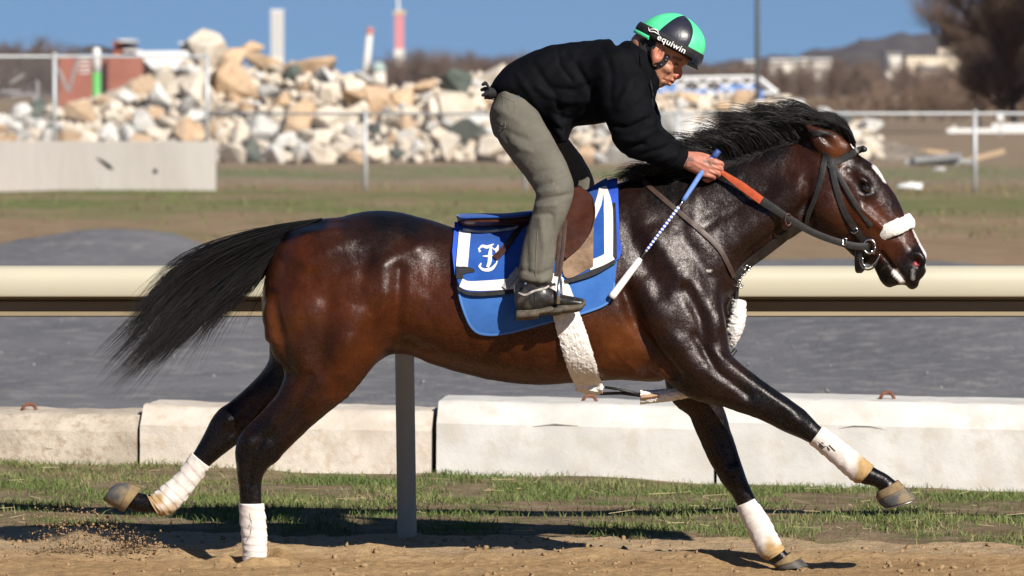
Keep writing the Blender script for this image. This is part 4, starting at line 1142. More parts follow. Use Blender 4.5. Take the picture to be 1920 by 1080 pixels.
# ------------------------------------------------------------------ the horse
rng = np.random.default_rng(7)
HV = Vol(205, 1765, 222, 1082, -168, 168, 3.6)
TRUNK = [(566, 424, 560, 648, 84, 0), (610, 409, 607, 664, 116, 0), (657, 402, 655, 676, 130, 0), (713, 395, 720, 668, 132, 0),
         (776, 406, 780, 670, 128, 0), (864, 427, 850, 694, 136, 0), (930, 430, 930, 713, 141, 0), (1000, 420, 1000, 723, 140, 0),
         (1070, 392, 1070, 725, 130, 0), (1140, 356, 1150, 722, 114, 0), (1200, 338, 1230, 716, 98, 0), (1262, 352, 1290, 700, 84, 0), (1318, 420, 1322, 660, 66, 0)]
NECK = [(1165, 352, 1300, 640, 84, 0), (1222, 322, 1366, 560, 72, 0), (1300, 304, 1392, 508, 56, 0), (1385, 282, 1428, 478, 45, 0),
        (1460, 258, 1468, 450, 40, 0), (1520, 244, 1496, 430, 40, 0), (1556, 240, 1510, 415, 40, 0)]
HEAD = [(1588, 249, 1500, 338, 36, 0), (1611, 269, 1502, 388, 45, 0), (1635, 300, 1512, 420, 49, 0), (1656, 328, 1537, 441, 48, 0),
        (1672, 357, 1573, 461, 43, 0), (1690, 393, 1605, 485, 37, 0), (1710, 426, 1636, 502, 33, 0), (1728, 460, 1646, 517, 33, 0),
        (1741, 484, 1654, 530, 34, 0), (1738, 504, 1676, 536, 30, 0), (1722, 524, 1700, 537, 22, 0)]
HIND_N = [(495, 596, 722, 600, 58, -64), (496, 640, 718, 640, 60, -68), (502, 668, 705, 666, 56, -72),
          (516, 712, 667, 714, 47, -74), (503, 753, 629, 752, 38, -74), (472, 790, 592, 790, 31, -73), (441, 824, 547, 834, 26, -72),
          (437, 848, 517, 862, 24, -71), (443, 880, 497, 886, 19, -70), (447, 913, 491, 909, 16, -69), (450, 946, 492, 946, 15, -68),
          (454, 1000, 497, 990, 16, -67), (457, 1035, 497, 1030, 18, -66), (456, 1065, 494, 1062, 20, -66)]
HIND_F = [(500, 575, 715, 580, 58, 62), (502, 640, 640, 690, 52, 66), (500, 680, 585, 740, 42, 70), (472, 716, 540, 772, 35, 72), (432, 752, 495, 803, 29, 72),
          (403, 774, 460, 824, 25, 72), (386, 806, 432, 843, 22, 71), (363, 848, 394, 874, 17, 70), (333, 888, 371, 906, 15, 70),
          (303, 914, 346, 938, 16, 70), (282, 930, 320, 962, 18, 70), (272, 926, 290, 964, 18, 70), (255, 922, 256, 960, 17, 70)]
FORE_N = [(1300, 440, 1170, 500, 26, -62), (1345, 540, 1180, 590, 40, -66), (1364, 615, 1215, 672, 46, -70), (1380, 660, 1272, 730, 45, -72),
          (1425, 704, 1342, 754, 37, -72), (1478, 744, 1412, 779, 29, -71), (1513, 771, 1465, 806, 25, -70), (1540, 801, 1517, 830, 18, -68),
          (1572, 823, 1541, 849, 15, -67), (1602, 846, 1574, 878, 16, -66), (1631, 870, 1602, 901, 19, -66), (1660, 887, 1640, 913, 17, -66), (1676, 898, 1652, 926, 20, -66)]
FORE_F = [(1230, 600, 1350, 630, 42, 66), (1243, 690, 1362, 705, 42, 68), (1252, 726, 1364, 752, 38, 70), (1282, 757, 1368, 787, 32, 71), (1301, 796, 1378, 826, 27, 71),
          (1323, 850, 1391, 864, 25, 71), (1347, 892, 1405, 902, 24, 70), (1371, 926, 1412, 924, 18, 69), (1382, 949, 1418, 938, 15, 68),
          (1405, 998, 1440, 972, 15, 67), (1424, 1038, 1460, 1012, 18, 66), (1446, 1052, 1474, 1032, 17, 66), (1462, 1058, 1482, 1042, 18, 66)]
HV.loft(TRUNK, 18, egg=0.10, cap=(2.2, 3.2))
HV.loft([(538, 440, 690, 430, 88, 0), (512, 472, 720, 466, 106, 0), (500, 506, 735, 506, 116, 0), (493, 545, 742, 545, 122, 0), (491, 585, 742, 585, 124, 0), (494, 630, 730, 630, 116, 0), (503, 668, 696, 664, 98, 0)], 16, cap=(4.5, 2.5))   # haunches
HV.loft(NECK, 26, egg=0.42)
HV.loft(HEAD, 9, egg=0.0)
HV.loft([(1560, 300, 1508, 345, 40, 0), (1580, 330, 1508, 395, 46, 0), (1590, 370, 1530, 428, 44, 0), (1600, 410, 1565, 448, 34, 0)], 9)   # cheeks
HV.loft(HIND_N, 30, cap=(2, 1))
HV.loft(HIND_F, 16, cap=(2, 1))
HV.loft(FORE_N, 20, cap=(1.6, 1))
HV.loft(FORE_F, 14)
HV.loft([(1300, 560, 1345, 540, 60, 0), (1310, 640, 1366, 590, 58, 0), (1310, 690, 1352, 640, 50, 0)], 16)           # breast
HV.loft([(600, 414, 590, 440, 16, 0), (545, 426, 540, 452, 15, 0), (495, 442, 490, 464, 12, 0), (440, 466, 436, 484, 8, 0)], 8)   # dock of the tail
for sw in (-1, 1):                                                                                                    # ears, eye sockets, nostrils
    HV.loft([(1592, 266, 1550, 296, 12, 28 * sw), (1570, 250, 1534, 288, 12, 34 * sw), (1546, 240, 1522, 271, 9, 38 * sw), (1518, 232, 1510, 241, 2, 38 * sw)], 4, sub=6)
    HV.ell((1550, 264, 47 * sw), (24, 6.5, 6), 40, 3, 'sub')
    HV.ell((1619, 352, 45 * sw), (13, 9.5, 8), 38, 4, 'sub')
    HV.ell((1616, 337, 43 * sw), (16, 5.5, 8), 30, 6)
    HV.ell((1719, 484, 28 * sw), (19, 15, 9), 60, 7)
    HV.ell((1717, 491, 36 * sw), (11, 8.5, 14), 62, 3, 'sub')
near_w, far_w = HV.depth()
HP, HQ = HV.mesh(4)
S_ = [([(514, 552), (528, 620), (546, 690)], -5, 8, 'b'), ([(520, 470), (505, 520), (500, 590)], 3, 14, 'b'),
      ([(786, 462)], 8, 13, 'b'), ([(772, 470), (740, 480), (700, 500)], 3, 10, 'b'), ([(752, 500), (750, 560), (744, 610)], -5, 8, 'b'),
      ([(722, 500), (722, 560), (715, 625)], 4, 10, 'b'), ([(690, 500), (680, 560)], -4, 12, 'b'), ([(648, 610)], 8, 36, 'b'), ([(590, 560)], 5, 40, 'b'),
      ([(705, 652)], 4, 16, 'b'), ([(766, 634), (788, 650), (806, 655)], -8, 7, 'b'), ([(742, 655), (762, 628), (790, 600)], 3, 8, 'b'),
      ([(830, 540)], -8, 42, 'b'), ([(690, 540), (672, 590), (655, 640), (645, 690)], 6, 15, 'b'), ([(620, 560), (612, 620), (606, 680)], -6, 13, 'b'), ([(560, 560), (566, 620), (575, 680)], 4, 14, 'b'), ([(540, 470), (580, 490), (620, 470), (660, 450)], 4, 11, 'b'), ([(590, 520), (640, 500), (690, 480)], -4, 11, 'b'), ([(640, 440)], 5, 34, 'b'), ([(560, 470)], 4, 24, 'b'),
      ([(650, 640), (625, 690), (598, 740)], 4, 14, 'n'), ([(585, 700), (560, 760), (515, 815)], -4, 8, 'n'), ([(600, 770), (560, 815)], 3, 10, 'n'),
      ([(470, 822)], 4, 9, 'n'), ([(497, 815), (480, 850), (470, 900)], -3, 5, 'n'), ([(455, 860), (458, 900)], 2, 5, 'n'), ([(515, 735), (500, 770), (470, 800)], -3, 6, 'n'),
      ([(1172, 540), (1192, 600), (1222, 655), (1258, 700)], -13, 10, 'b'), ([(1240, 590)], 9, 34, 'b'), ([(1215, 540), (1250, 640)], 4, 15, 'b'),
      ([(1343, 598)], 8, 20, 'b'), ([(1285, 540), (1310, 590), (1325, 650)], -6, 9, 'b'), ([(1205, 420), (1255, 490), (1300, 545)], 4, 14, 'b'),
      ([(1180, 430), (1215, 500), (1235, 545)], -4, 12, 'b'), ([(1275, 430), (1330, 520)], -4, 12, 'b'), ([(1268, 640), (1300, 690)], 5, 13, 'n'), ([(1300, 625), (1340, 690), (1400, 735)], -4, 6, 'n'),
      ([(1330, 650), (1420, 722), (1480, 765)], 3, 6, 'n'), ([(1330, 735), (1420, 762)], 2, 6, 'n'), ([(1490, 782)], 3, 10, 'n'), ([(1465, 780), (1485, 800)], -2, 4, 'n'),
      ([(1372, 505), (1420, 462), (1480, 415), (1512, 380)], -5, 7, 'b'), ([(1380, 450), (1440, 400), (1500, 340)], 4, 16, 'b'), ([(1280, 380), (1350, 340), (1450, 305)], 3, 16, 'b'),
      ([(1320, 420), (1390, 380), (1440, 350)], -3, 9, 'b'), ([(1512, 340), (1508, 385), (1516, 425)], -6, 7, 'b'),
      ([(1545, 400)], 5, 22, 'b'), ([(1578, 360), (1592, 420)], -3, 9, 'b'), ([(1612, 392), (1655, 428)], 4, 6, 'b'), ([(1630, 385), (1668, 425)], -2, 8, 'b'), ([(1592, 318)], -4, 9, 'b'),
      ([(1621, 366), (1634, 362)], 2, 4, 'b'), ([(1650, 473), (1672, 502), (1696, 527)], -5, 2.8, 'b'), ([(1690, 455), (1700, 475)], 2, 8, 'b'), ([(1668, 520)], 3, 9, 'b'),
      ([(1345, 800), (1372, 870)], -3, 6, 'f'), ([(1386, 880)], 3, 8, 'f'), ([(425, 790)], 4, 8, 'f'), ([(470, 760), (435, 815)], -3, 6, 'f')]
for q in range(9):      # faint skin folds behind the girth and over the ribs
    S_.append(([(880 + 9 * q, 640 + 3 * q), (930 + 9 * q, 676 + 2 * q)], (-0.9, 0.9)[q % 2], 4, 'b'))
    S_.append(([(1150 + 8 * q, 660 + 2 * q), (1180 + 9 * q, 690 - q)], (-1.0, 1.0)[q % 2], 4, 'b'))
    S_.append(([(846 - 4 * q, 570 + 8 * q), (800 - 2 * q, 612 + 6 * q)], (-0.9, 0.9)[q % 2], 3.5, 'b'))
for q in range(7):      # ribs
    S_.append(([(930 + 34 * q, 500), (900 + 34 * q, 600), (905 + 34 * q, 680)], 1.2, 9, 'b'))
HP = sculpt(HP, HQ, [(p, 1.35 * a_, s_, d_) for p, a_, s_, d_ in S_])
HP = lap(HP, HQ, 0.4)
Nn = normals(HP, HQ)
body_amt = np.clip((HP[:, 1] - 420) / 80, 0, 1)
HP = HP + Nn * (0.9 * vnoise(HP, 1 / 26, 3) + 0.35 * vnoise(HP, 1 / 9, 5))[:, None]
BAY, BAYL, DRK, BLK, MID = (0.050, 0.0122, 0.0028), (0.092, 0.0265, 0.0066), (0.0105, 0.0046, 0.0030), (0.0032, 0.0028, 0.0029), (0.026, 0.0080, 0.0036)
ANCH = [(560, 520, BAY), (520, 600, BAYL), (640, 560, BAY), (720, 580, BAY), (800, 520, BAY), (790, 600, BAY), (700, 650, BAY), (600, 650, MID), (640, 690, BAY), (500, 500, BAYL), (560, 460, BAY),
        (620, 432, MID), (660, 420, DRK), (720, 412, BLK), (770, 420, BLK), (700, 450, DRK), (760, 470, MID), (820, 430, DRK), (830, 480, MID), (870, 560, BAY), (860, 650, BAY), (800, 690, BAYL),
        (930, 670, BAY), (1000, 690, BAY), (1000, 600, BAY), (1100, 640, BAY), (1160, 640, BAYL), (1160, 690, BAYL), (1220, 700, BAYL), (1140, 540, MID), (1190, 470, DRK), (1180, 400, DRK), (1230, 560, DRK),
        (1260, 640, DRK), (1290, 480, DRK), (1340, 560, DRK), (1330, 640, DRK), (1300, 400, DRK), (1250, 350, BLK), (1350, 310, BLK), (1450, 280, BLK), (1400, 430, DRK), (1450, 350, DRK), (1500, 310, MID), (1480, 390, DRK), (1530, 330, MID),
        (1540, 270, MID), (1566, 285, BAYL), (1550, 380, MID), (1550, 420, MID), (1580, 370, BAY), (1590, 345, MID), (1600, 300, DRK), (1620, 300, DRK), (1640, 330, DRK), (1621, 353, BLK), (1640, 400, BAY), (1612, 400, BAY), (1670, 380, DRK), (1660, 420, BAY),
        (1600, 440, MID), (1690, 450, BAY), (1670, 470, BAY), (1700, 500, BLK), (1725, 500, BLK), (1712, 478, BLK), (1660, 500, DRK), (1660, 525, BLK), (1700, 530, BLK), (1600, 475, DRK),
        (600, 720, MID), (640, 720, BAY), (560, 720, MID), (600, 760, MID), (540, 770, DRK), (560, 800, DRK), (500, 800, BLK), (500, 840, BLK), (460, 840, BLK), (470, 900, BLK), (470, 1000, BLK),
        (520, 700, BLK), (470, 760, MID), (450, 800, DRK), (420, 790, BLK), (430, 830, BLK), (380, 860, BLK), (300, 940, BLK),
        (1310, 690, DRK), (1360, 680, DRK), (1350, 730, DRK), (1420, 730, BLK), (1480, 770, BLK), (1530, 820, BLK), (1640, 890, BLK), (1280, 730, BLK), (1300, 770, MID), (1330, 790, DRK), (1360, 800, BLK), (1350, 860, DRK), (1380, 900, BLK), (1420, 1000, BLK)]
hc = idw(HP[:, 0], HP[:, 1], ANCH, 3.6)
hc *= (1 + 0.16 * vnoise(HP, 1 / 38, 9) + 0.08 * vnoise(HP, 1 / 7, 4))[:, None]
def paint(c, pts, r, colr, soft=2.0, amt=1.0, seed=1, side=None):
    d = seg_dist(HP[:, 0], HP[:, 1], pts) + 1.6 * vnoise(HP, 1 / 5, seed)
    m = amt * np.clip((r - d) / soft + 0.5, 0, 1)
    if side == 'n': m = m * (HP[:, 2] < 0)
    return c * (1 - m[:, None]) + np.array(colr) * m[:, None]
WHT = (0.62, 0.58, 0.56)
hc = paint(hc, [(1641, 312), (1649, 322), (1660, 336)], 6, WHT)
hc = paint(hc, [(1712, 426), (1730, 462), (1742, 486)], 4.5, WHT)
hc = paint(hc, [(1743, 486), (1741, 500)], 7, WHT)
hc = paint(hc, [(1676, 508), (1690, 527)], 5.5, WHT, amt=0.85)
hc = paint(hc, [(1709, 505), (1710, 522)], 2.5, (0.3, 0.3, 0.3), amt=0.7)
hc = paint(hc, [(1717, 491)], 13, (0.006, 0.005, 0.005), soft=4)
hc = paint(hc, [(1714, 493), (1718, 494)], 3.6, (0.30, 0.055, 0.06), soft=3)
hc = paint(hc, [(600, 413), (560, 424), (520, 440), (470, 458), (440, 472)], 18, BLK, soft=8)
hc = paint(hc, [(1614, 348), (1621, 354), (1630, 358)], 9, BLK, soft=7)
hc = paint(hc, [(1271, 501), (1274, 502)], 1.4, WHT, soft=1.5, side='n')
hc = paint(hc, [(1322, 505), (1330, 506)], 1.6, WHT, soft=1.5, amt=0.7, side='n')

M_coat, nt, N, L, b = NT('horse_coat')
a = N.new('ShaderNodeVertexColor'); a.layer_name = 'col'
v = coords(nt)
hair = noise_node(nt, 420, 3, 0.65, coords(nt, (0.45, 1.0, 1.0)))
blot = noise_node(nt, 22, 6, 0.7, v)
veins = noise_node(nt, 38, 3, 0.55, coords(nt, (1.0, 1.0, 0.7)))
rb = ramp(nt, blot.outputs['Fac'], [(0.3, (0.78,) * 3), (0.7, (1.18,) * 3)])
L.new(mixc(nt, 1.0, a.outputs['Color'], rb.outputs['Color'], 'MULTIPLY'), b.inputs['Base Color'])
rr = ramp(nt, blot.outputs['Fac'], [(0.32, (0.28,) * 3), (0.72, (0.41,) * 3)])
rh = ramp(nt, hair.outputs['Fac'], [(0.35, (0.85,) * 3), (0.65, (1.2,) * 3)])
L.new(mixc(nt, 1.0, rr.outputs['Color'], rh.outputs['Color'], 'MULTIPLY'), b.inputs['Roughness'])
sg = noise_node(nt, 150, 5, 0.75, v)
sm_ = ramp(nt, sg.outputs['Fac'], [(0.36, (0.03,) * 3), (0.66, (0.54,) * 3)])
L.new(sm_.outputs['Color'], b.inputs['Specular IOR Level'])
b.inputs['Specular Tint'].default_value = (1.0, 0.93, 0.95, 1)
b.inputs['Coat Weight'].default_value = 0.05
b.inputs['Coat Roughness'].default_value = 0.30
bump(nt, b, [(veins.outputs['Fac'], 0.22, 0.009), (blot.outputs['Fac'], 0.22, 0.007), (sg.outputs['Fac'], 0.25, 0.0025), (hair.outputs['Fac'], 0.30, 0.0018)])

horse = empty('horse', tuple(fw(960, 1054, 0)), 'dark bay galloping racehorse with black legs and white snip, ridden along the rail', 'horse')
me = mesh_np('body', figure_world(HP[:, 0], HP[:, 1], HP[:, 2]), HQ, col=hc)
link('body', me, M_coat, horse)

# eyes
M_eye = mat('horse_eye', (0.008, 0.005, 0.004), rough=0.06, spec=0.8)
for sw in (-1, 1):
    mb = MB(); V = []; Fc = []
    n, m_ = 16, 10
    for i in range(m_ + 1):
        for j in range(n):
            th, ph = math.pi * i / m_, 2 * math.pi * j / n
            x, y, z = 11 * math.sin(th) * math.cos(ph), 8.2 * math.sin(th) * math.sin(ph), 8.5 * math.cos(th)
            ca, sa = math.cos(rad(32)), math.sin(rad(32))
            V.append(fw(1621 + x * ca - y * sa, 353 + x * sa + y * ca, 38.5 * sw + z))
    for i in range(m_):
        for j in range(n):
            Fc.append((i * n + j, (i + 1) * n + j, (i + 1) * n + (j + 1) % n, i * n + (j + 1) % n))
    mb.add(V, Fc).build('eye', M_eye, horse, smooth=True)

# hooves
M_hoof = mat('hoof_horn', (0.035, 0.034, 0.036), (0.10, 0.085, 0.06), 30, rough=0.55, bs=[70], bstr=0.4, bdist=0.003, stretch=(1, 1, 4), lo=0.4, hi=0.7)
M_hoofd = mat('hoof_dusty', (0.17, 0.13, 0.075), (0.06, 0.06, 0.062), 14, rough=0.75, bs=[70], bstr=0.4, bdist=0.003, lo=0.42, hi=0.56)
M_coro = mat('dusty_coronet', (0.24, 0.17, 0.085), (0.15, 0.105, 0.06), 40, rough=0.95)
M_shoe = mat('steel_shoe', (0.45, 0.44, 0.42), (0.25, 0.24, 0.22), 30, rough=0.4, metal=0.9)
def hoof(st, mt, shoe=None):
    V, Q = ring_loft(st, sub=5, n=22)
    o = link('hoof', mesh_py('hoof', V, Q, True), mt, horse)
    if shoe:
        V, Q = ring_loft(shoe, sub=2, n=22)
        link('shoe', mesh_py('shoe', V, Q, True), M_shoe, o)
    V, Q = ring_loft([(*st[0][:4], st[0][4] + 0.3, st[0][5]), (*st[1][:4], st[1][4] + 0.6, st[1][5]), (*(0.6 * np.array(st[1][:4]) + 0.4 * np.array(st[2][:4])), st[1][4] + 1.8, st[1][5])], 4, 22, 0.8)
    link('coronet', mesh_py('coronet', V, Q, True), M_coro, o)
hoof([(1684, 900, 1644, 922, 19, -66), (1690, 907, 1643, 932, 22, -66), (1706, 921, 1649, 945, 25, -66), (1718, 934, 1658, 952, 26, -66)], M_hoofd,
     [(1719, 935, 1658, 953, 26, -66), (1718, 938, 1660, 956, 25, -66)])
hoof([(1484, 1034, 1452, 1056, 18, 66), (1494, 1042, 1451, 1060, 21, 66), (1508, 1053, 1454, 1065, 24, 66), (1516, 1061, 1456, 1068, 25, 66)], M_hoof)
hoof([(264, 917, 232, 960, 19, 70), (252, 911, 229, 958, 22, 70), (238, 906, 212, 950, 23, 70), (219, 907, 198, 941, 20, 70), (208, 914, 193, 936, 14, 70)], M_hoofd)
hoof([(497, 1052, 456, 1056, 20, -66), (503, 1066, 455, 1068, 23, -66), (512, 1084, 454, 1084, 26, -66)], M_hoof)

# tail
M_hair = attr_mat('black_hair', rough=0.45, spec=0.35)
def hair_col(P):
    n, k, _ = P.shape
    t = np.linspace(0, 1, k)[None, :, None] ** 1.5
    a = np.array((0.0055, 0.0050, 0.0050)) * np.exp(rng.normal(0, 0.5, (n, 1, 1)))
    b_ = np.where(rng.random((n, 1, 1)) < 0.2, np.array((0.036, 0.026, 0.020)), np.array((0.024, 0.0235, 0.0245))) * rng.uniform(0.5, 1.4, (n, 1, 1))  # greyer tips: backlit sheen put into the hair colour; some strands brown
    return np.repeat(a * (1 - t) + b_ * t, 3, 1).reshape(-1, 3)
GT = [[(604, 409), (540, 420), (475, 435), (405, 459), (348, 488), (303, 528), (262, 585), (205, 640)],
      [(600, 411), (536, 427), (470, 450), (400, 485), (342, 528), (297, 578), (248, 642), (205, 690)],
      [(592, 415), (528, 440), (465, 470), (400, 515), (347, 568), (303, 625), (258, 678), (226, 712)],
      [(572, 428), (522, 455), (468, 488), (414, 533), (368, 583), (328, 632), (283, 680), (250, 714)],
      [(562, 436), (524, 466), (492, 498), (462, 528), (432, 552), (402, 578), (366, 612), (318, 662)],
      [(552, 444), (522, 472), (502, 498), (488, 516), (474, 530), (456, 546), (436, 566), (410, 598)]]
GT = np.array([resample(g, 16) for g in GT])
def tail_hair(n, nclump, spread, jit, tight, lenlo, tq):
    """locks of hair: every hair belongs to a lock and closes in on it towards the tip"""
    ci = rng.integers(0, nclump, n)
    def along(q, Lf, m=17):
        q = np.clip(q, 0, 1) * (len(GT) - 1.001); i = q.astype(int); f = (q - i)[:, None, None]
        G = GT[i] * (1 - f) + GT[i + 1] * f
        x = np.linspace(0, 1, m)[None, :] * Lf[:, None] * 15; k = np.clip(x.astype(int), 0, 14); fr = np.clip(x - k, 0, 2.2)[..., None]
        ar = np.arange(len(q))[:, None]
        return G[ar, k] * (1 - fr) + G[ar, k + 1] * fr
    cq = tq(rng.random(nclump)); cl = lenlo + (1.1 - lenlo) * rng.random(nclump) ** 0.7
    cw = spread * rng.normal(0, 0.5, nclump); cam = rng.normal(0, 1, nclump); cph = rng.random(nclump) * 6.3
    q = cq[ci] + rng.normal(0, 0.05, n); Lf = cl[ci] * rng.uniform(0.8, 1.03, n)
    G = along(q, Lf); Gc = along(cq[ci], Lf)
    tt = np.linspace(0, 1, 17)[None, :]
    g = (tight * tt ** 1.5)[..., None]
    G = G * (1 - g) + Gc * g
    ph = rng.random((n, 1)) * 6.3
    off = jit * cam[ci][:, None] * tt ** 1.6 + 5 * np.sin(cph[ci][:, None] + tt * 5.5) * tt + 2.0 * np.sin(ph + tt * 7) * tt + rng.normal(0, 2.2, (n, 1)) * tt
    w = cw[ci][:, None] * (0.3 + 1.2 * tt) + rng.normal(0, 5, (n, 1)) * (1 - 0.5 * tt) + 5 * np.sin(cph[ci][:, None] * 2 + tt * 5) * tt
    d = np.gradient(G, axis=1); d /= np.linalg.norm(d, axis=2)[..., None] + 1e-9
    return figure_world(G[..., 0] - d[..., 1] * off, G[..., 1] + d[..., 0] * off, w)
PT = np.concatenate([tail_hair(3000, 80, 24, 11, 0.82, 0.55, lambda r: r ** 0.9 * 0.84), tail_hair(900, 40, 20, 10, 0.8, 0.45, lambda r: 0.55 + 0.45 * r),
                     tail_hair(900, 400, 24, 10, 0.4, 0.4, lambda r: r * 0.9), tail_hair(460, 160, 32, 30, 0.5, 0.8, lambda r: r * 0.97)])
V, Q = strands(PT, rng.uniform(0.0007, 0.0015, len(PT)))
o = link('tail', mesh_np('tail', V, Q, col=hair_col(PT)), M_hair, horse)

# mane
CREST = np.array([(1168, 350), (1222, 324), (1300, 305), (1385, 283), (1460, 258), (1520, 242), (1565, 240), (1590, 252), (1606, 268)], float)
def mane_hair(n, x0, x1, fn, jit, rise=1.0, bend=1.0):
    xr = rng.uniform(x0, x1, n)
    yr = np.interp(xr, CREST[:, 0], CREST[:, 1]) + 2 + 12 * rng.random(n) ** 1.5
    tipx, tipy = fn(xr)
    tipx = tipx + rng.normal(0, jit, n); tipy = tipy + rng.normal(0, jit * 0.55, n)
    cid = ((xr + rng.normal(0, 4, n)) / 8.0).astype(int); tab = rng.normal(0, 1, (400, 3))
    cxr = (cid + 0.5) * 8.0; ctx, cty = fn(cxr)
    ctx = ctx + 14 * tab[cid % 400, 0]; cty = cty + 11 * tab[cid % 400, 1]
    tipx = 0.25 * tipx + 0.75 * ctx + rng.normal(0, 3, n); tipy = 0.25 * tipy + 0.75 * cty + rng.normal(0, 2.5, n)
    s = rng.uniform(0.6, 1.05, n); tipx = xr + (tipx - xr) * s; tipy = yr + (tipy - yr) * s
    t = np.linspace(0, 1, 13)[None, :]
    cx_ = xr[:, None] * 0.55 + tipx[:, None] * 0.45 + 6; cy_ = np.minimum(yr, tipy)[:, None] - bend * rng.uniform(8, 26, n)[:, None]
    U = (1 - t) ** 2 * xr[:, None] + 2 * t * (1 - t) * cx_ + t * t * tipx[:, None]
    V = (1 - t) ** 2 * yr[:, None] + 2 * t * (1 - t) * cy_ + t * t * tipy[:, None]
    ph = rng.random((n, 1)) * 6.3
    V = V + 2.5 * np.sin(ph + 6 * t) * t; U = U + 2 * np.cos(ph + 5 * t) * t
    w0 = rng.normal(-4, 9, (n, 1)); W = w0 + rng.normal(-5, 12, (n, 1)) * t - 6 * np.sin(math.pi * t)
    return figure_world(U, V, W)
lump = lambda x: 9 * np.sin(x / 9.0) + 6 * np.sin(x / 4.3 + 1)
PM = np.concatenate([
    mane_hair(1500, 1330, 1450, lambda x: (x - 78 + lump(x), np.interp(x, [1330, 1400, 1450], [276, 246, 226]) + 0.6 * lump(x + 40)), 9),
    mane_hair(2200, 1430, 1560, lambda x: (x - 105 + lump(x), np.interp(x, [1430, 1500, 1560], [226, 208, 206]) + 0.8 * lump(x + 20)), 9),
    mane_hair(1700, 1520, 1604, lambda x: (x - 70, np.interp(x, [1520, 1560, 1604], [212, 216, 226])), 8, bend=0.5),
    mane_hair(900, 1190, 1340, lambda x: (x - 62 + lump(x), np.interp(x, [1190, 1260, 1340], [340, 312, 286]) + 0.6 * lump(x)), 8),
    mane_hair(260, 1300, 1560, lambda x: (x - 120, np.interp(x, [1300, 1400, 1480, 1560], [285, 232, 204, 205])), 16)])
# mane lying on the near side of the crest
xr = rng.uniform(1300, 1600, 700); yr = np.interp(xr, CREST[:, 0], CREST[:, 1]) + 3
t = np.linspace(0, 1, 13)[None, :]
ln = rng.uniform(18, 75, 700)[:, None]
dip = (26 * rng.random(700) ** 2.2)[:, None] * np.interp(xr, [1250, 1400, 1560, 1600], [1.0, 1.0, 0.5, 0.3])[:, None]
U = xr[:, None] - ln * t; Vv = np.interp(U, CREST[:, 0], CREST[:, 1]) + 3 + dip * np.sin(t * 2.2)
Wn = near_w(U, Vv) - 2.5 - 2 * t
PM = np.concatenate([PM, figure_world(U, Vv, Wn)])
V, Q = strands(PM, rng.uniform(0.0008, 0.0016, len(PM)))
link('mane', mesh_np('mane', V, Q, col=hair_col(PM)), M_hair, horse)
# ------------------------------------------------------------------ tack on the horse
M_blue = mat('blue_cotton', (0.028, 0.105, 0.34), (0.040, 0.135, 0.40), 9, rough=0.85, spec=0.2, bs=[14, 700], bstr=0.35, bdist=0.006, sheen=0.2)
M_royal = mat('royal_felt', (0.014, 0.062, 0.27), (0.022, 0.085, 0.33), 12, rough=0.9, spec=0.15, bs=[20, 900], bstr=0.3, bdist=0.004, sheen=0.2)
M_cobalt = mat('cobalt_edge', (0.022, 0.072, 0.44), (0.03, 0.09, 0.5), 12, rough=0.8, spec=0.2, bs=[30], bstr=0.3)
M_whitef = mat('white_felt', (0.60, 0.58, 0.54), (0.74, 0.73, 0.70), 18, rough=0.9, spec=0.2, bs=[40, 800], bstr=0.25, bdist=0.003)
M_blackf = mat('black_webbing', (0.010, 0.010, 0.011), (0.02, 0.02, 0.022), 40, rough=0.7, spec=0.3, bs=[300], bstr=0.3, bdist=0.001)
M_leath = mat('dark_leather', (0.030, 0.013, 0.009), (0.060, 0.024, 0.014), 22, rough=0.42, spec=0.5, bs=[60, 300], bstr=0.25, bdist=0.002, rvar=0.08)
M_leath2 = mat('brown_leather', (0.034, 0.011, 0.0065), (0.060, 0.019, 0.010), 16, rough=0.34, spec=0.5, bs=[50, 260], bstr=0.2, bdist=0.002, rvar=0.08)
M_suede = mat('worn_leather', (0.27, 0.18, 0.12), (0.13, 0.085, 0.055), 13, rough=0.85, spec=0.2, bs=[40], bstr=0.3, lo=0.4, hi=0.62)
M_tack = mat('black_leather', (0.0085, 0.008, 0.008), (0.020, 0.018, 0.017), 40, rough=0.48, spec=0.45, bs=[90, 400], bstr=0.3, bdist=0.0015, rvar=0.1)
M_strap = mat('stirrup_leather', (0.030, 0.017, 0.013), (0.055, 0.030, 0.022), 40, rough=0.5, spec=0.4, bs=[120], bstr=0.3, bdist=0.001)
M_greyl = mat('pale_strap', (0.40, 0.37, 0.34), (0.22, 0.20, 0.18), 60, rough=0.5, spec=0.4, bs=[140], bstr=0.3, bdist=0.001)
M_chrome = mat('steel', (0.62, 0.62, 0.64), (0.45, 0.45, 0.47), 50, rough=0.22, metal=1.0)
M_fleece = mat('white_fleece', (0.80, 0.78, 0.75), (0.68, 0.655, 0.62), 60, rough=1.0, spec=0.1, bs=[150, 420], bstr=0.7, bdist=0.006, sheen=0.3)
M_orange = mat('orange_rubber', (0.46, 0.085, 0.028), (0.34, 0.055, 0.02), 60, rough=0.65, spec=0.3, bs=[400], bstr=0.5, bdist=0.002)

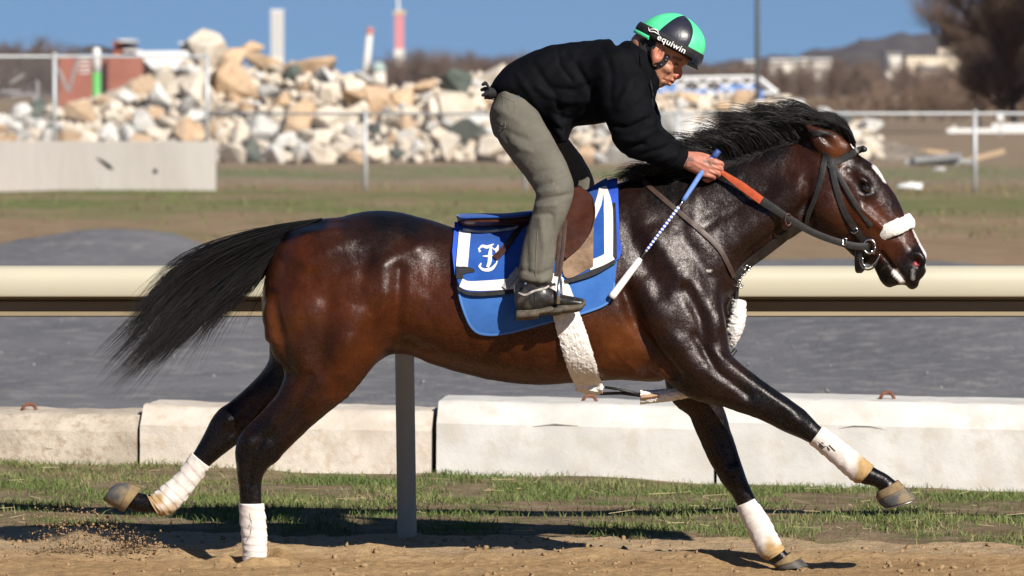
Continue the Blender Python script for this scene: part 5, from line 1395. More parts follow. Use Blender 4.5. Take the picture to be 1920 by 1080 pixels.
def lm(name, VQ, m, parent=None, smooth=True):
    V, Q = VQ
    me = mesh_np(name, V, Q, smooth) if isinstance(Q, np.ndarray) else mesh_py(name, V, Q, smooth)
    if smooth: me.set_sharp_from_angle(angle=rad(38))
    return link(name, me, m, parent)
def over_cloth(top, nbot, off, thick, nu=44, nv=18, fdrop=0):
    """a cloth laid over the back: near side down to nbot, far side the same"""
    A, B = resample(top, nu), resample(nbot, nu)
    t = (np.linspace(0, 1, nv) ** 1.6)[None, :, None]
    Gn = A[:, None] * (1 - t) + B[:, None] * t
    near = put(Gn[..., 0], Gn[..., 1], near_w, off)
    far = near.copy(); far[..., 2] = far_w(near[..., 0], near[..., 1]) + off
    wav = 1.6 * np.sin(Gn[..., 0] / 17.0 + Gn[..., 1] / 40) * np.clip(t[..., 0] - 0.25, 0, 1)
    near[..., 2] -= np.abs(wav) ; far[..., 2] += np.abs(wav)
    mid = near[:, 0:1].copy(); mid[..., 2] = 0; mid[..., 1] -= off
    G = np.concatenate([far[:, ::-1], mid, near], 1)
    n, m, _ = G.shape
    gu = np.gradient(G, axis=0); gv = np.gradient(G, axis=1)
    Nn = np.cross(gv, gu); Nn /= np.linalg.norm(Nn, axis=2)[:, :, None] + 1e-9
    ref = G - np.array([1000, 560, 0]); 
    if (Nn * ref).sum() < 0: Nn = -Nn
    O = G.reshape(-1, 3); I = (G - Nn * thick).reshape(-1, 3)
    V = np.vstack([O, I]); g = np.arange(n * m).reshape(n, m); b = g + n * m
    q = [np.stack([g[:-1, :-1], g[1:, :-1], g[1:, 1:], g[:-1, 1:]], -1).reshape(-1, 4), np.stack([b[:-1, :-1], b[:-1, 1:], b[1:, 1:], b[1:, :-1]], -1).reshape(-1, 4),
         np.stack([g[0, :-1], g[0, 1:], b[0, 1:], b[0, :-1]], -1), np.stack([g[-1, 1:], g[-1, :-1], b[-1, :-1], b[-1, 1:]], -1),
         np.stack([g[1:, 0], g[:-1, 0], b[:-1, 0], b[1:, 0]], -1), np.stack([g[:-1, -1], g[1:, -1], b[1:, -1], b[:-1, -1]], -1)]
    return figure_world(V[:, 0], V[:, 1], V[:, 2]), np.vstack(q)
SPINE = [(862, 424), (930, 428), (1000, 418), (1070, 388), (1140, 350), (1156, 345)]
# large pale blue under cloth
uc = empty('exercise_cloth', tuple(fw(1000, 620, -140)), 'plain mid blue exercise cloth hanging lowest under the saddle', 'saddle cloth')
lm('cloth', over_cloth(SPINE, [(858, 520), (862, 560), (874, 594), (886, 617), (906, 628), (950, 626), (1033, 604), (1093, 588), (1132, 574), (1146, 560), (1153, 530), (1156, 490)], 5, 3), M_blue, uc)
lm('binding', strap([(858, 524), (863, 560), (874, 594), (886, 616), (906, 627), (950, 625), (1033, 603), (1093, 587), (1131, 573), (1145, 559), (1152, 530)], 4, near_w, 6.5, 2), mat('blue_binding', (0.06, 0.17, 0.44), rough=0.8), uc)
# cobalt pad whose edges show
cp = empty('saddle_pad', tuple(fw(1000, 480, -140)), 'bright cobalt saddle pad showing its edges around the monogrammed cloth', 'saddle pad')
lm('pad', over_cloth([(852, 425), (930, 427), (1000, 416), (1070, 386), (1140, 346), (1158, 343)], [(848, 470), (851, 500), (858, 522), (900, 530), (1000, 520), (1080, 512), (1140, 494), (1162, 484), (1163, 468)], 8.5, 3), M_cobalt, cp)
# monogrammed cloth
mc = empty('monogram_cloth', tuple(fw(1000, 520, -145)), 'royal blue saddle cloth with white border and white monogram', 'saddle cloth')
lm('cloth', over_cloth([(866, 426), (930, 427), (1000, 416), (1070, 386), (1126, 352), (1138, 346)], [(856, 498), (859, 530), (880, 547), (948, 543), (1000, 534), (1060, 524), (1112, 505), (1150, 482), (1150, 440)], 12, 3), M_royal, mc)
def band(pts, w, off, m, nm='border', th=1.6): return lm(nm, strap(pts, w, near_w, off, th, nc=4, crown=0.1), m, mc)
band([(872, 432), (869, 465), (866, 500)], 22, 13.6, M_whitef)
band([(864, 530), (884, 536), (948, 533), (1000, 526), (1040, 520)], [16, 19, 20, 18, 16], 13.8, M_whitef)
band([(1133, 349), (1139, 375), (1141, 410), (1141, 478)], [8, 17, 17, 16], 13.6, M_whitef)
band([(1148, 478), (1128, 489), (1104, 498)], 18, 14.2, M_whitef)
band([(1128, 352), (1122, 380), (1112, 412)], [9, 12, 5], 13.9, M_whitef)
band([(858, 541), (884, 551), (948, 548), (1000, 539), (1060, 528), (1112, 511), (1152, 487)], [5, 8, 7, 6, 7, 10, 13], 13.2, M_blackf, 'edge_tape')
band([(1151, 380), (1153, 430), (1154, 484)], 6, 13.0, M_blackf, 'edge_tape')
band([(862, 500), (862, 522)], 13, 14.6, M_blackf, 'tab')
lm('tab', strap([(858, 508), (874, 506), (890, 507)], [16, 13, 5], near_w, 15, 2), M_blackf, mc)
lm('piping', strap([(868, 430), (900, 434), (940, 431), (980, 424)], 4, near_w, 14, 1.5), M_whitef, mc)
def ink(pts, w): lm('monogram_stroke', strap(pts, w, near_w, 14.2, 1.2, step=2.0, nc=3, crown=0.1), M_whitef, mc)
ink([(898, 466), (904, 461), (912, 463), (920, 460), (926, 457)], [1.5, 5, 6, 4, 1])
ink([(897, 465), (900, 472)], [2, 4])
ink([(921, 460), (919, 475), (918, 490), (914, 501)], [3, 7, 7.5, 5])
ink([(934, 459), (932, 470), (933, 482), (931, 492)], [2, 6, 5.5, 2])
ink([(905, 480), (915, 480), (924, 479)], [1.5, 4, 1.5])
ink([(898, 499), (905, 505), (914, 506), (923, 503), (932, 492)], [3, 5, 6.5, 5, 1.5])
ink([(899, 500), (902, 493)], [5, 2])
ink([(922, 463), (928, 468), (933, 462)], [1, 3, 1])

# saddle
sd = empty('saddle', tuple(fw(1000, 430, 0)), 'brown leather exercise saddle with blue topped seat on the saddle cloths', 'saddle')
def loft_obj(name, st, m, parent, sub=6, n=24, grow=0): return lm(name, ring_loft(st, sub, n, grow), m, parent)
loft_obj('seat', [(858, 404, 858, 416, 30, 0), (864, 402, 872, 424, 60, 0), (900, 402, 902, 426, 72, 0), (945, 402, 945, 424, 64, 0), (990, 396, 990, 424, 54, 0), (1030, 382, 1034, 420, 52, 0), (1066, 358, 1074, 408, 44, 0), (1084, 348, 1098, 388, 34, 0), (1094, 352, 1104, 372, 20, 0)], M_leath2, sd)
loft_obj('seat_cover', [(856, 403, 857, 410, 26, 0), (864, 401, 868, 414, 62, 0), (900, 400, 902, 413, 74, 0), (945, 400, 945, 411, 66, 0), (985, 396, 986, 408, 56, 0), (996, 394, 997, 404, 40, 0)], M_royal, sd)
def flap(side):
    dm = near_w
    A = resample([(1062, 352), (1040, 372), (1015, 400), (995, 430), (992, 462)], 22)
    B = resample([(1092, 352), (1108, 368), (1115, 396), (1110, 428), (1092, 458), (1062, 483)], 22)
    t = np.linspace(0, 1, 16)[None, :, None]
    G = A[:, None] * (1 - t) + B[:, None] * t
    UVW = put(G[..., 0], G[..., 1], dm, 17)
    UVW[..., 2] = np.minimum(UVW[..., 2], -36 - 0.75 * (G[..., 1] - 352)) - 3 * np.sin(math.pi * t[..., 0])
    V, Q = slab(UVW, 3.5)
    if side > 0:
        Zc = 20.08 - 0.25 * ((UVW[..., 0] - 475) / 1005)
        UV2 = UVW.copy(); UV2[..., 2] *= -1
        V, Q = slab(UV2, -3.5)
    return V, Q
for s_ in (-1, 1): lm('flap', flap(s_), M_leath2, sd)
lm('under_flap', patch([(1056, 470), (1085, 452), (1113, 424)], [(1052, 496), (1064, 522), (1112, 500)], near_w, 15.5, 20, 12, 2), M_suede, sd)
lm('flap_binding', strap([(1092, 353), (1109, 369), (1115, 396), (1110, 428), (1092, 458), (1063, 482)], 3, near_w, 19, 1.5), M_leath, sd)
lm('billet_strap', strap([(970, 432), (945, 466), (928, 484)], [9, 11, 12], near_w, 17, 2), M_leath, sd)
lm('billet_strap', strap([(984, 418), (962, 440), (955, 452)], [7, 8, 6], near_w, 18, 2), M_strap, sd)
lm('billet_end', strap([(973, 504), (958, 524), (946, 540)], [12, 13, 11], near_w, 18, 2), M_greyl, sd)
lm('billet_end', strap([(976, 520), (966, 534)], [6, 5], near_w, 17, 1.5), M_greyl, sd)
# stirrup leathers and irons (both sides), hung so that the rider's foot reaches them
SWN = -186.0
def at3(P): return [fw(*deproj(u, v, w), w) for u, v, w in P]
for s_, du in ((-1, 0), (1, 36)):
    w = SWN * (-s_)
    V = []
    pts = resample([(1056 + du, 412, s_ * 150), (1054 + du, 440, s_ * 168), (1050 + du, 480, s_ * 178), (1045 + du, 518, s_ * 184)], 14)
    for o, nm in ((0, 'stirrup_leather'), (7, 'stirrup_leather')):
        G = np.zeros((14, 3, 3))
        for j, q in enumerate((-3.6, 0, 3.6)):
            G[:, j] = pts; G[:, j, 0] += q - 3 + o; G[:, j, 2] += s_ * (1.5 if o else 0) + (0.5 * s_ if j == 1 else 0)
            if s_ < 0: G[:, j, 0], G[:, j, 1] = deproj(G[:, j, 0], G[:, j, 1], G[:, j, 2])
        lm(nm, slab(G, 2.0 if s_ < 0 else -2.0), M_strap, sd)
    mb = MB()
    arc = []
    for q in range(15):
        a = math.pi * q / 14
        arc.append((1047 + du + 5 * q / 14, 570 - 52 * math.sin(a) ** 0.7, s_ * 183 - 26 * math.cos(a)))
    mb.tube(at3(arc), [0.0042 + 0.003 * abs(q - 7) / 7 for q in range(15)], 8)
    mb.build('stirrup_iron', M_chrome, sd, smooth=True)
    V, Q = ring_loft([(1034 + du, 583, 1030 + du, 588, 26, s_ * 183), (1040 + du, 574, 1036 + du, 592, 30, s_ * 183), (1052 + du, 571, 1048 + du, 591, 30, s_ * 183), (1060 + du, 572, 1058 + du, 582, 26, s_ * 183)], 4, 18)
    lm('stirrup_tread', (V, Q), mat('dirty_rubber', (0.05, 0.042, 0.033), (0.10, 0.08, 0.06), 60, rough=0.9, bs=[120]), sd)

# girth
def fleece(VQ, amp, sc, seed):
    V, Q = VQ
    V = np.asarray(V, float)
    n = V.copy(); Qa = Q if isinstance(Q, np.ndarray) else np.array([list(q) + [q[-1]] * (4 - len(q)) for q in Q])
    Nn = normals(V, Qa)
    return V + Nn * (amp * (np.abs(vnoise(V, sc, seed)) + 0.6 * np.abs(vnoise(V, sc * 2.3, seed + 1))))[:, None], Q
gt = empty('girth', tuple(fw(1085, 730, 0)), 'white fleece girth strapped around the horse below the stirrup', 'girth')
nL = resample([(1030, 520), (1036, 570), (1043, 610), (1063, 683), (1080, 724)], 90); nR = resample([(1050, 505), (1070, 548), (1086, 590), (1110, 662), (1131, 730)], 90)
tt = np.linspace(0, 1, 34)[None, :, None]
G = nL[:, None] * (1 - tt) + nR[:, None] * tt
gN = put(G[..., 0], G[..., 1], near_w, 6); gN[..., 2] -= 5 * (1 - (2 * tt[..., 0] - 1) ** 2) ** 0.5
bot = []
for q in range(1, 24):
    a = math.pi * q / 24
    row = gN[-1].copy(); row[:, 2] = gN[-1, :, 2].mean() * math.cos(a); row[:, 1] += 7 * math.sin(a) + 3 * math.sin(a) * np.sin(np.linspace(0, math.pi, 34)); bot.append(row)
gF = gN[::-1].copy(); gF[..., 2] = far_w(gF[..., 0], gF[..., 1]) + 6
G = np.concatenate([gN, np.array(bot), gF], 0)
V, Q = slab(G, 4)
V, Q = fleece((V, Q), 0.0042, 95, 3)
lm('fleece', (V, Q), M_fleece, gt)

# martingale strap from girth to breast
mg = empty('martingale', tuple(fw(1200, 740, 0)), 'thin strap with fleece sleeve from girth between the forelegs up to the breast', 'martingale')
MB().tube(at3([(1098, 734, -4), (1130, 738, -14), (1165, 737, -24), (1204, 742, -34)]), 0.006, 8).build('strap', M_tack, mg, smooth=True)
MB().tube(at3([(1134, 726, -34), (1160, 730, -34), (1202, 740, -34)]), 0.005, 8).build('strap', M_tack, mg, smooth=True)
def fleece_tube(name, st, parent, seed, m=M_fleece):
    V, Q = ring_loft(st, 16, 40)
    V, Q = fleece((V, Q), 0.0055, 90, seed)
    return lm(name, (V, Q), m, parent)
fleece_tube('fleece_sleeve', [(1199, 731, 1200, 759, 15, -34), (1232, 729, 1236, 756, 16, -32), (1270, 724, 1276, 750, 16, -26), (1300, 716, 1310, 744, 15, -12)], mg, 5)
lm('sleeve_patch', ring_loft([(1201, 738, 1202, 751, 16.5, -36), (1216, 737, 1218, 749, 17.5, -35), (1232, 736, 1233, 746, 17.5, -34)], 5, 16), mat('tan_leather', (0.42, 0.27, 0.17), (0.32, 0.2, 0.12), 30, rough=0.8), mg)
MB().tube(at3([(1310, 730, 0), (1352, 690, 0), (1380, 655, 0)]), 0.008, 8).build('strap', M_tack, mg, smooth=True)
bp = empty('breastplate', tuple(fw(1300, 500, -60)), 'brown leather breastplate strap crossing the shoulder with white fleece at the breast', 'breastplate')
lm('shoulder_strap', strap([(1206, 338), (1218, 350), (1262, 388), (1312, 430), (1348, 465), (1366, 496), (1377, 520)], [8, 9, 9, 9, 9, 9, 8], near_w, 3.5, 2.2), M_strap, bp)
lm('neck_strap', strap([(1378, 524), (1400, 500), (1436, 472), (1470, 446), (1494, 428)], [10, 14, 16, 16, 12], near_w, 3, 3), M_tack, bp)
fleece_tube('breast_fleece', [(1374, 562, 1398, 566, 18, -16), (1368, 588, 1397, 598, 24, -18), (1360, 614, 1389, 625, 24, -18), (1358, 640, 1376, 650, 15, -14)], bp, 8)
MB().tube(at3([(1376, 524, -22), (1381, 540, -20), (1380, 556, -16), (1379, 572, -10)]), 0.009, 8).build('breast_strap', M_tack, bp, smooth=True)
for q, (u, v) in enumerate(((1384, 520), (1392, 510), (1400, 502), (1386, 534))):
    mb = MB(); n = 14
    mb.tube([fw(u + 5 * math.cos(2 * math.pi * i / n), v + 5 * math.sin(2 * math.pi * i / n), -26 + 2 * math.cos(i)) for i in range(n + 1)], 0.0032, 6).build('buckle', M_chrome, bp, smooth=True)

# bridle
br = empty('bridle', tuple(fw(1600, 400, -50)), 'black leather bridle with white sheepskin noseband on the horse\'s head', 'bridle')
def bs(nm, pts, w, off=3, m=M_tack, th=2.4): return lm(nm, strap(pts, w, near_w, off, th, step=3), m, br)
def mirror_strap(nm, pts, w, off=3, m=M_tack, th=2.4):
    G, UVW = strap_grid(pts, w, near_w, off, 3)
    bs(nm, pts, w, off, m, th)
    U2 = UVW.copy(); U2[..., 2] = -U2[..., 2]
    lm(nm, slab(U2, -th), m, br)
mirror_strap('browband', [(1552, 312), (1562, 306), (1590, 292), (1610, 282), (1622, 278)], [10, 12, 12, 12, 11], 4)
MB().tube([fw(1616 + 5 * math.cos(a), 280, 30 * math.sin(a)) for a in np.linspace(-1.5, 1.5, 9)], 0.010, 8).build('browband', M_tack, br, smooth=True)
mirror_strap('throatlatch', [(1549, 286), (1545, 306), (1540, 332), (1529, 370), (1517, 400), (1511, 424)], [10, 11, 10, 9, 9, 8], 4)
mirror_strap('cheekpiece', [(1556, 292), (1561, 320), (1572, 366), (1584, 398), (1600, 424), (1618, 450), (1626, 462)], [10, 11, 11, 11, 12, 13, 12], 4.5)
mirror_strap('noseband_hanger', [(1560, 304), (1576, 334), (1601, 377), (1622, 408), (1634, 424)], [8, 9, 9, 9, 8], 3.5)
MB().tube([fw(1552 + 4 * abs(math.sin(a)) + 14 * math.cos(a), 286 - 32 * math.cos(a), 38 * math.sin(a)) for a in np.linspace(-1.45, 1.45, 15)], 0.009, 8).build('crownpiece', M_tack, br, smooth=True)
# sheepskin noseband: a roll right round the nose
nb = []
for q in range(49):
    a = 2 * math.pi * q / 48
    c, s_ = math.cos(a), math.sin(a)
    cu, cv = 1671 + 36 * c, 428 - 14 * c
    nb.append((cu, cv, -37 * s_ * (1 - 0.05 * c)))
V = []; n = 22; Fq = []
for q in range(48):
    p = np.array(nb[q]); ctr = np.array((1671, 428, 0.0)); out = (p - ctr); out /= np.linalg.norm(out)
    ax = np.array((0.38, 0.925, 0.0))
    for j in range(n):
        b_ = 2 * math.pi * j / n
        r_ = 1 + 0.10 * math.sin(q * 1.7 + j) * math.sin(q * 0.9)
        V.append(p + out * 6.5 * math.cos(b_) * r_ + out * 2 + ax * 15 * math.sin(b_) * r_)
for q in range(48):
    for j in range(n):
        Fq.append((q * n + j, q * n + (j + 1) % n, ((q + 1) % 48) * n + (j + 1) % n, ((q + 1) % 48) * n + j))
V = np.array(V); V, Fq = fleece((figure_world(V[:, 0], V[:, 1], V[:, 2]), np.array(Fq)), 0.0035, 110, 6)
lm('sheepskin_noseband', (V, Fq), M_fleece, br)
def ring3(u, v, w, ru, rv, r, nm, m, ang=0, a0=0, a1=6.2832, n=26):
    ca, sa = math.cos(rad(ang)), math.sin(rad(ang)); P = []
    for i in range(n + 1):
        a = a0 + (a1 - a0) * i / n
        x, y = ru * math.cos(a), rv * math.sin(a)
        P.append(fw(*deproj(u + x * ca - y * sa, v + x * sa + y * ca, w), w))
    MB().tube(P, r, 8).build(nm, m, br, smooth=True)
ring3(1630, 462, -42, 11, 13, 0.0042, 'bit_ring', M_chrome)
ring3(1630, 462, 42, 11, 13, 0.0042, 'bit_ring', M_chrome)
MB().tube([fw(1630, 470, -44), fw(1640, 474, -30), fw(1645, 476, 0), fw(1640, 474, 30), fw(1630, 470, 44)], 0.006, 8).build('mouthpiece', M_chrome, br, smooth=True)
ring3(1634, 478, -40, 14, 24, 0.0030, 'bit_cheek', M_chrome, 30, -0.4, 2.6)
ring3(1628, 488, -38, 16, 18, 0.0030, 'chin_chain', M_tack, 20, -0.5, 3.0)
bs('chin_strap', [(1628, 456), (1620, 480), (1612, 504)], [12, 15, 12], 5, M_tack, 5)
lm('chin_strap', ring_loft([(1622, 470, 1604, 466, 8, -30), (1620, 488, 1602, 488, 9, -26), (1622, 504, 1603, 506, 9, -20), (1616, 512, 1606, 512, 7, -12)], 5, 14), M_tack, br)
bs('keeper', [(1650, 510), (1664, 494)], [5, 5], 3.5, M_tack, 2)
MB().tube([fw(*deproj(u, v, -46), -46) for u, v in ((1594, 434), (1602, 438), (1609, 433), (1606, 427), (1597, 431))], 0.0025, 6).build('buckle', M_chrome, br, smooth=True)
# reins
rn = empty('reins', tuple(fw(1480, 410, -60)), 'reins with orange rubber grip and black leather running from the hands to the bit', 'reins')
def rein(pts, wid, m, nm, side=-1, step=5, th=2.0):
    P = resample(pts, 26)
    T = np.gradient(P, axis=0); T /= np.linalg.norm(T, axis=1)[:, None]
    Nn = np.stack([-T[:, 1], T[:, 0], np.zeros(len(T))], 1)
    wd = np.interp(np.linspace(0, 1, 26), np.linspace(0, 1, len(wid)), wid)
    G = P[:, None] + Nn[:, None] * (wd[:, None] * np.linspace(-0.5, 0.5, 4)[None])[..., None]
    G[:, 1:3, 2] += side * 0.8
    if side < 0: G[..., 0], G[..., 1] = deproj(G[..., 0], G[..., 1], G[..., 2])
    return lm(nm, slab(G, th if side < 0 else -th), m, rn)
for sd_ in (-1, 1):
    rein([(1346, 318, 52 * sd_), (1390, 348, 56 * sd_), (1432, 379, 60 * sd_)], [7, 15, 15], M_orange, 'rubber_grip', sd_)
    rein([(1428, 376, 60.5 * sd_), (1480, 410, 60 * sd_), (1520, 434, 58 * sd_), (1560, 450, 54 * sd_), (1600, 461, 48 * sd_), (1628, 462, 44 * sd_)], [16, 14, 13, 13, 13, 13], M_tack, 'rein_leather', sd_)
P = [fw(*deproj(1584 + x, 452 + y, -53), -53) for x, y in ((-3, -6), (3, -5), (2, 8), (-4, 7), (-3, -6))]
MB().tube(P, 0.0022, 6).build('buckle', M_chrome, rn, smooth=True)
mb = MB(); mb.tube([fw(*deproj(1478 + 6 * math.cos(a), 412 + 11 * math.sin(a), -62), -62 + 3 * math.cos(a)) for a in np.linspace(0, 6.283, 20)], 0.003, 6)
mb.build('martingale_ring', M_leath, rn, smooth=True)

# leg wraps
M_wrap = attr_mat('leg_wrap', rough=0.9, spec=0.2, bs=[60, 500], bstr=0.4, bdist=0.003, cvar=(40, 0.86, 1.08))
def wrap(st, t0, name_label, turns=9, seed=0, dirt=(0.36, 0.24, 0.11), dirty_at=0.62):
    def mod(t, a):
        ph = t * turns + a / (2 * math.pi) + 0.25 * np.sin(a + seed)
        return 1 + 0.06 * (ph % 1.0) + 0.03 * np.sin(31 * t + 3 * np.sin(a * 2 + seed)) * np.sin(2 * a + 9 * t)
    V, Q = ring_loft(st, 22, 40, 1.4, mod)
    V = np.asarray(V); n = len(V) - 2; rows = n // 40
    t = np.r_[np.repeat(np.linspace(0, 1, rows), 40), 0, 1]
    me = mesh_py('leg_wrap', V, Q, True)
    d = np.clip((t - dirty_at) / 0.3 + 0.9 * vnoise(V, 30, seed), 0, 1)[:, None]
    top = np.array((0.66, 0.60, 0.56)); c = top * (1 - d) + np.array(dirt) * d
    at = me.color_attributes.new('col', 'FLOAT_COLOR', 'POINT'); cc = np.ones((len(V), 4), np.float32); cc[:, :3] = c
    at.data.foreach_set('color', cc.ravel())
    o = link('leg_wrap', me, M_wrap)
    return tag(o, name_label, 'leg wrap', 'wraps on the horse\'s legs')
wrap([(449, 944, 493, 944, 18, -68), (454, 1000, 498, 990, 18, -67), (457, 1035, 499, 1030, 20, -66), (457, 1060, 497, 1058, 21, -66)], 0, 'white wrap on the planted hind leg, sunk in the dirt', 8, 1, (0.55, 0.42, 0.26), 0.9)
wrap([(361, 849, 393, 875, 19, 70), (333, 888, 371, 906, 17, 70), (303, 914, 346, 938, 18, 70), (284, 929, 320, 962, 20, 70), (276, 928, 298, 966, 19, 70)], 0, 'white wrap on the hind leg kicked back, tan at the fetlock', 9, 2, dirty_at=0.5)
wrap([(1541, 800, 1518, 830, 19, -68), (1572, 823, 1541, 849, 17, -67), (1602, 846, 1574, 878, 18, -66), (1630, 869, 1600, 901, 21, -66), (1637, 875, 1612, 905, 20, -66)], 0, 'white wrap with dark tape on the outstretched foreleg', 9, 3, dirty_at=0.52)
wrap([(1381, 949, 1415, 934, 17, 68), (1405, 998, 1440, 972, 17, 67), (1424, 1038, 1460, 1012, 20, 66), (1440, 1050, 1470, 1030, 20, 66)], 0, 'white wrap on the foreleg just touching the ground', 9, 4, dirty_at=0.55)
fore_wrap = [o for o in bpy.data.objects if o.get('label', '').startswith('white wrap with dark tape')][0]
hind_wrap = [o for o in bpy.data.objects if o.get('label', '').startswith('white wrap on the planted')][0]
for P in ([(1530, 816), (1537, 828), (1546, 832), (1556, 844)], [(1534, 828), (1544, 838), (1552, 836)], [(1548, 828), (1556, 836), (1566, 846)], [(1536, 834), (1541, 842)]):
    MB().tube([fw(*deproj(u, v, -85), -85.5) for u, v in P], 0.0024, 6).build('tape', M_tack, fore_wrap)
for P in ([(468, 962), (470, 978), (466, 990)], [(472, 975), (470, 1000), (464, 1012)], [(466, 985), (474, 990)]):
    MB().tube([fw(*deproj(u, v, -87), -87) for u, v in P], 0.0012, 5).build('tie_end', mat('grey_string', (0.2, 0.19, 0.19), rough=0.9), hind_wrap)
# ------------------------------------------------------------------ the rider
E1 = np.array((math.cos(rad(28)), math.sin(rad(28)))); E2 = np.array((math.sin(rad(28)), -math.cos(rad(28))))   # head: forward, up
HC = np.array((1256.0, 80.0))
person = empty('person', tuple(fw(1000, 430, 0)), 'rider in black jacket, grey-olive trousers and green-black helmet crouched over the galloping horse', 'person')

# skin: head and neck
BV = Vol(1166, 1300, 16, 190, -62, 62, 1.7)
BV.ell((1250, 80, 0), (56, 50, 43), 28, 4)
BV.loft([(1288, 96, 1204, 62, 43, 0), (1277, 118, 1202, 82, 40, 0), (1265, 132, 1203, 104, 37, 0), (1261, 146, 1206, 122, 33, 0), (1258, 157, 1212, 136, 28, 0), (1243, 165, 1222, 149, 21, 0)], 5, cap=(1, 1.6))
BV.loft([(1222, 98, 1184, 66, 31, 0), (1220, 132, 1176, 92, 31, 0), (1206, 160, 1164, 118, 34, 0)], 9)
BV.loft([(1280, 114, 1266, 116, 7, 0), (1279, 128, 1258, 128, 7.5, 0), (1279, 141, 1256, 141, 9, 0), (1270, 147, 1256, 146, 8, 0)], 3, sub=6)       # nose
BV.loft([(1275, 112, 1246, 100, 35, 0), (1267, 126, 1240, 114, 34, 0), (1262, 140, 1234, 126, 31, 0), (1256, 152, 1230, 140, 25, 0)], 6)
BV.ell((1267, 143, -8), (6, 5, 5), 20, 3); BV.ell((1267, 143, 8), (6, 5, 5), 20, 3)
BV.ell((1276, 110, 0), (9, 5, 30), 28, 5)                                                           # brow
for sw in (-1, 1):
    BV.ell((1268, 121, 29 * sw), (7, 5.5, 8), 28, 5, 'sub')                                             # eye hollow
    BV.ell((1265, 122, 24 * sw), (6.5, 4.2, 6), 28, 2)                                                   # lid
    BV.ell((1249, 128, 31 * sw), (10, 5, 5), 35, 9)                                                     # cheekbone
    BV.loft([(1224, 88, 1244, 88, 3.5, 43 * sw), (1219, 98, 1247, 98, 4.5, 45 * sw), (1219, 110, 1240, 112, 4.5, 45 * sw), (1222, 120, 1232, 121, 3.5, 42 * sw)], 2.5)   # ear
    BV.ell((1236, 100, 49 * sw), (6, 9, 4), 20, 2, 'sub')
BV.ell((1260, 151, 0), (6, 3.6, 11), 62, 3.5)                                                          # upper lip
BV.ell((1255, 157, 0), (5.5, 3.6, 10), 60, 3.5)                                                          # lower lip
head_near, _ = BV.depth()
BP, BQ = BV.mesh(2)
BP = sculpt(BP, BQ, [([(1263, 156), (1252, 153), (1243, 150)], -3.0, 1.7, 'b'), ([(1258, 140), (1246, 146), (1243, 154)], -1.6, 2.2, 'b'), ([(1270, 124), (1260, 124), (1252, 121)], -1.3, 1.6, 'b'), ([(1262, 132), (1252, 134)], -1.0, 2, 'b')])
SK, SKR, SKD = np.array((0.43, 0.20, 0.125)), np.array((0.42, 0.135, 0.09)), np.array((0.05, 0.03, 0.025))
c = SK * (1 + 0.14 * vnoise(BP, 1 / 9, 2))[:, None]
def tint(c, P, p, r, colr, soft=3, amt=1.0):
    m = amt * np.clip((r - seg_dist(P[:, 0], P[:, 1], p)) / soft + 0.5, 0, 1)[:, None]
    return c * (1 - m) + np.array(colr) * m
c = tint(c, BP, [(1273, 142)], 9, SKR, 6, 0.9); c = tint(c, BP, [(1228, 105)], 14, SKR, 8, 0.6)
c = tint(c, BP, [(1267, 122)], 3.2, (0.03, 0.02, 0.02), 3, 0.8); c = tint(c, BP, [(1276, 112), (1262, 108)], 3, (0.05, 0.035, 0.03), 2, 0.8)
c = tint(c, BP, [(1263, 155), (1250, 152)], 3.2, (0.26, 0.075, 0.055), 2, 0.8)
c = tint(c, BP, [(1250, 162), (1236, 160), (1226, 146), (1222, 126)], 7, (0.24, 0.125, 0.09), 6, 0.6)
c = tint(c, BP, [(1205, 80), (1215, 98), (1213, 118)], 9, (0.03, 0.022, 0.02), 4, 0.8)
skin_parts = [(figure_world(BP[:, 0], BP[:, 1], BP[:, 2]), BQ, c)]
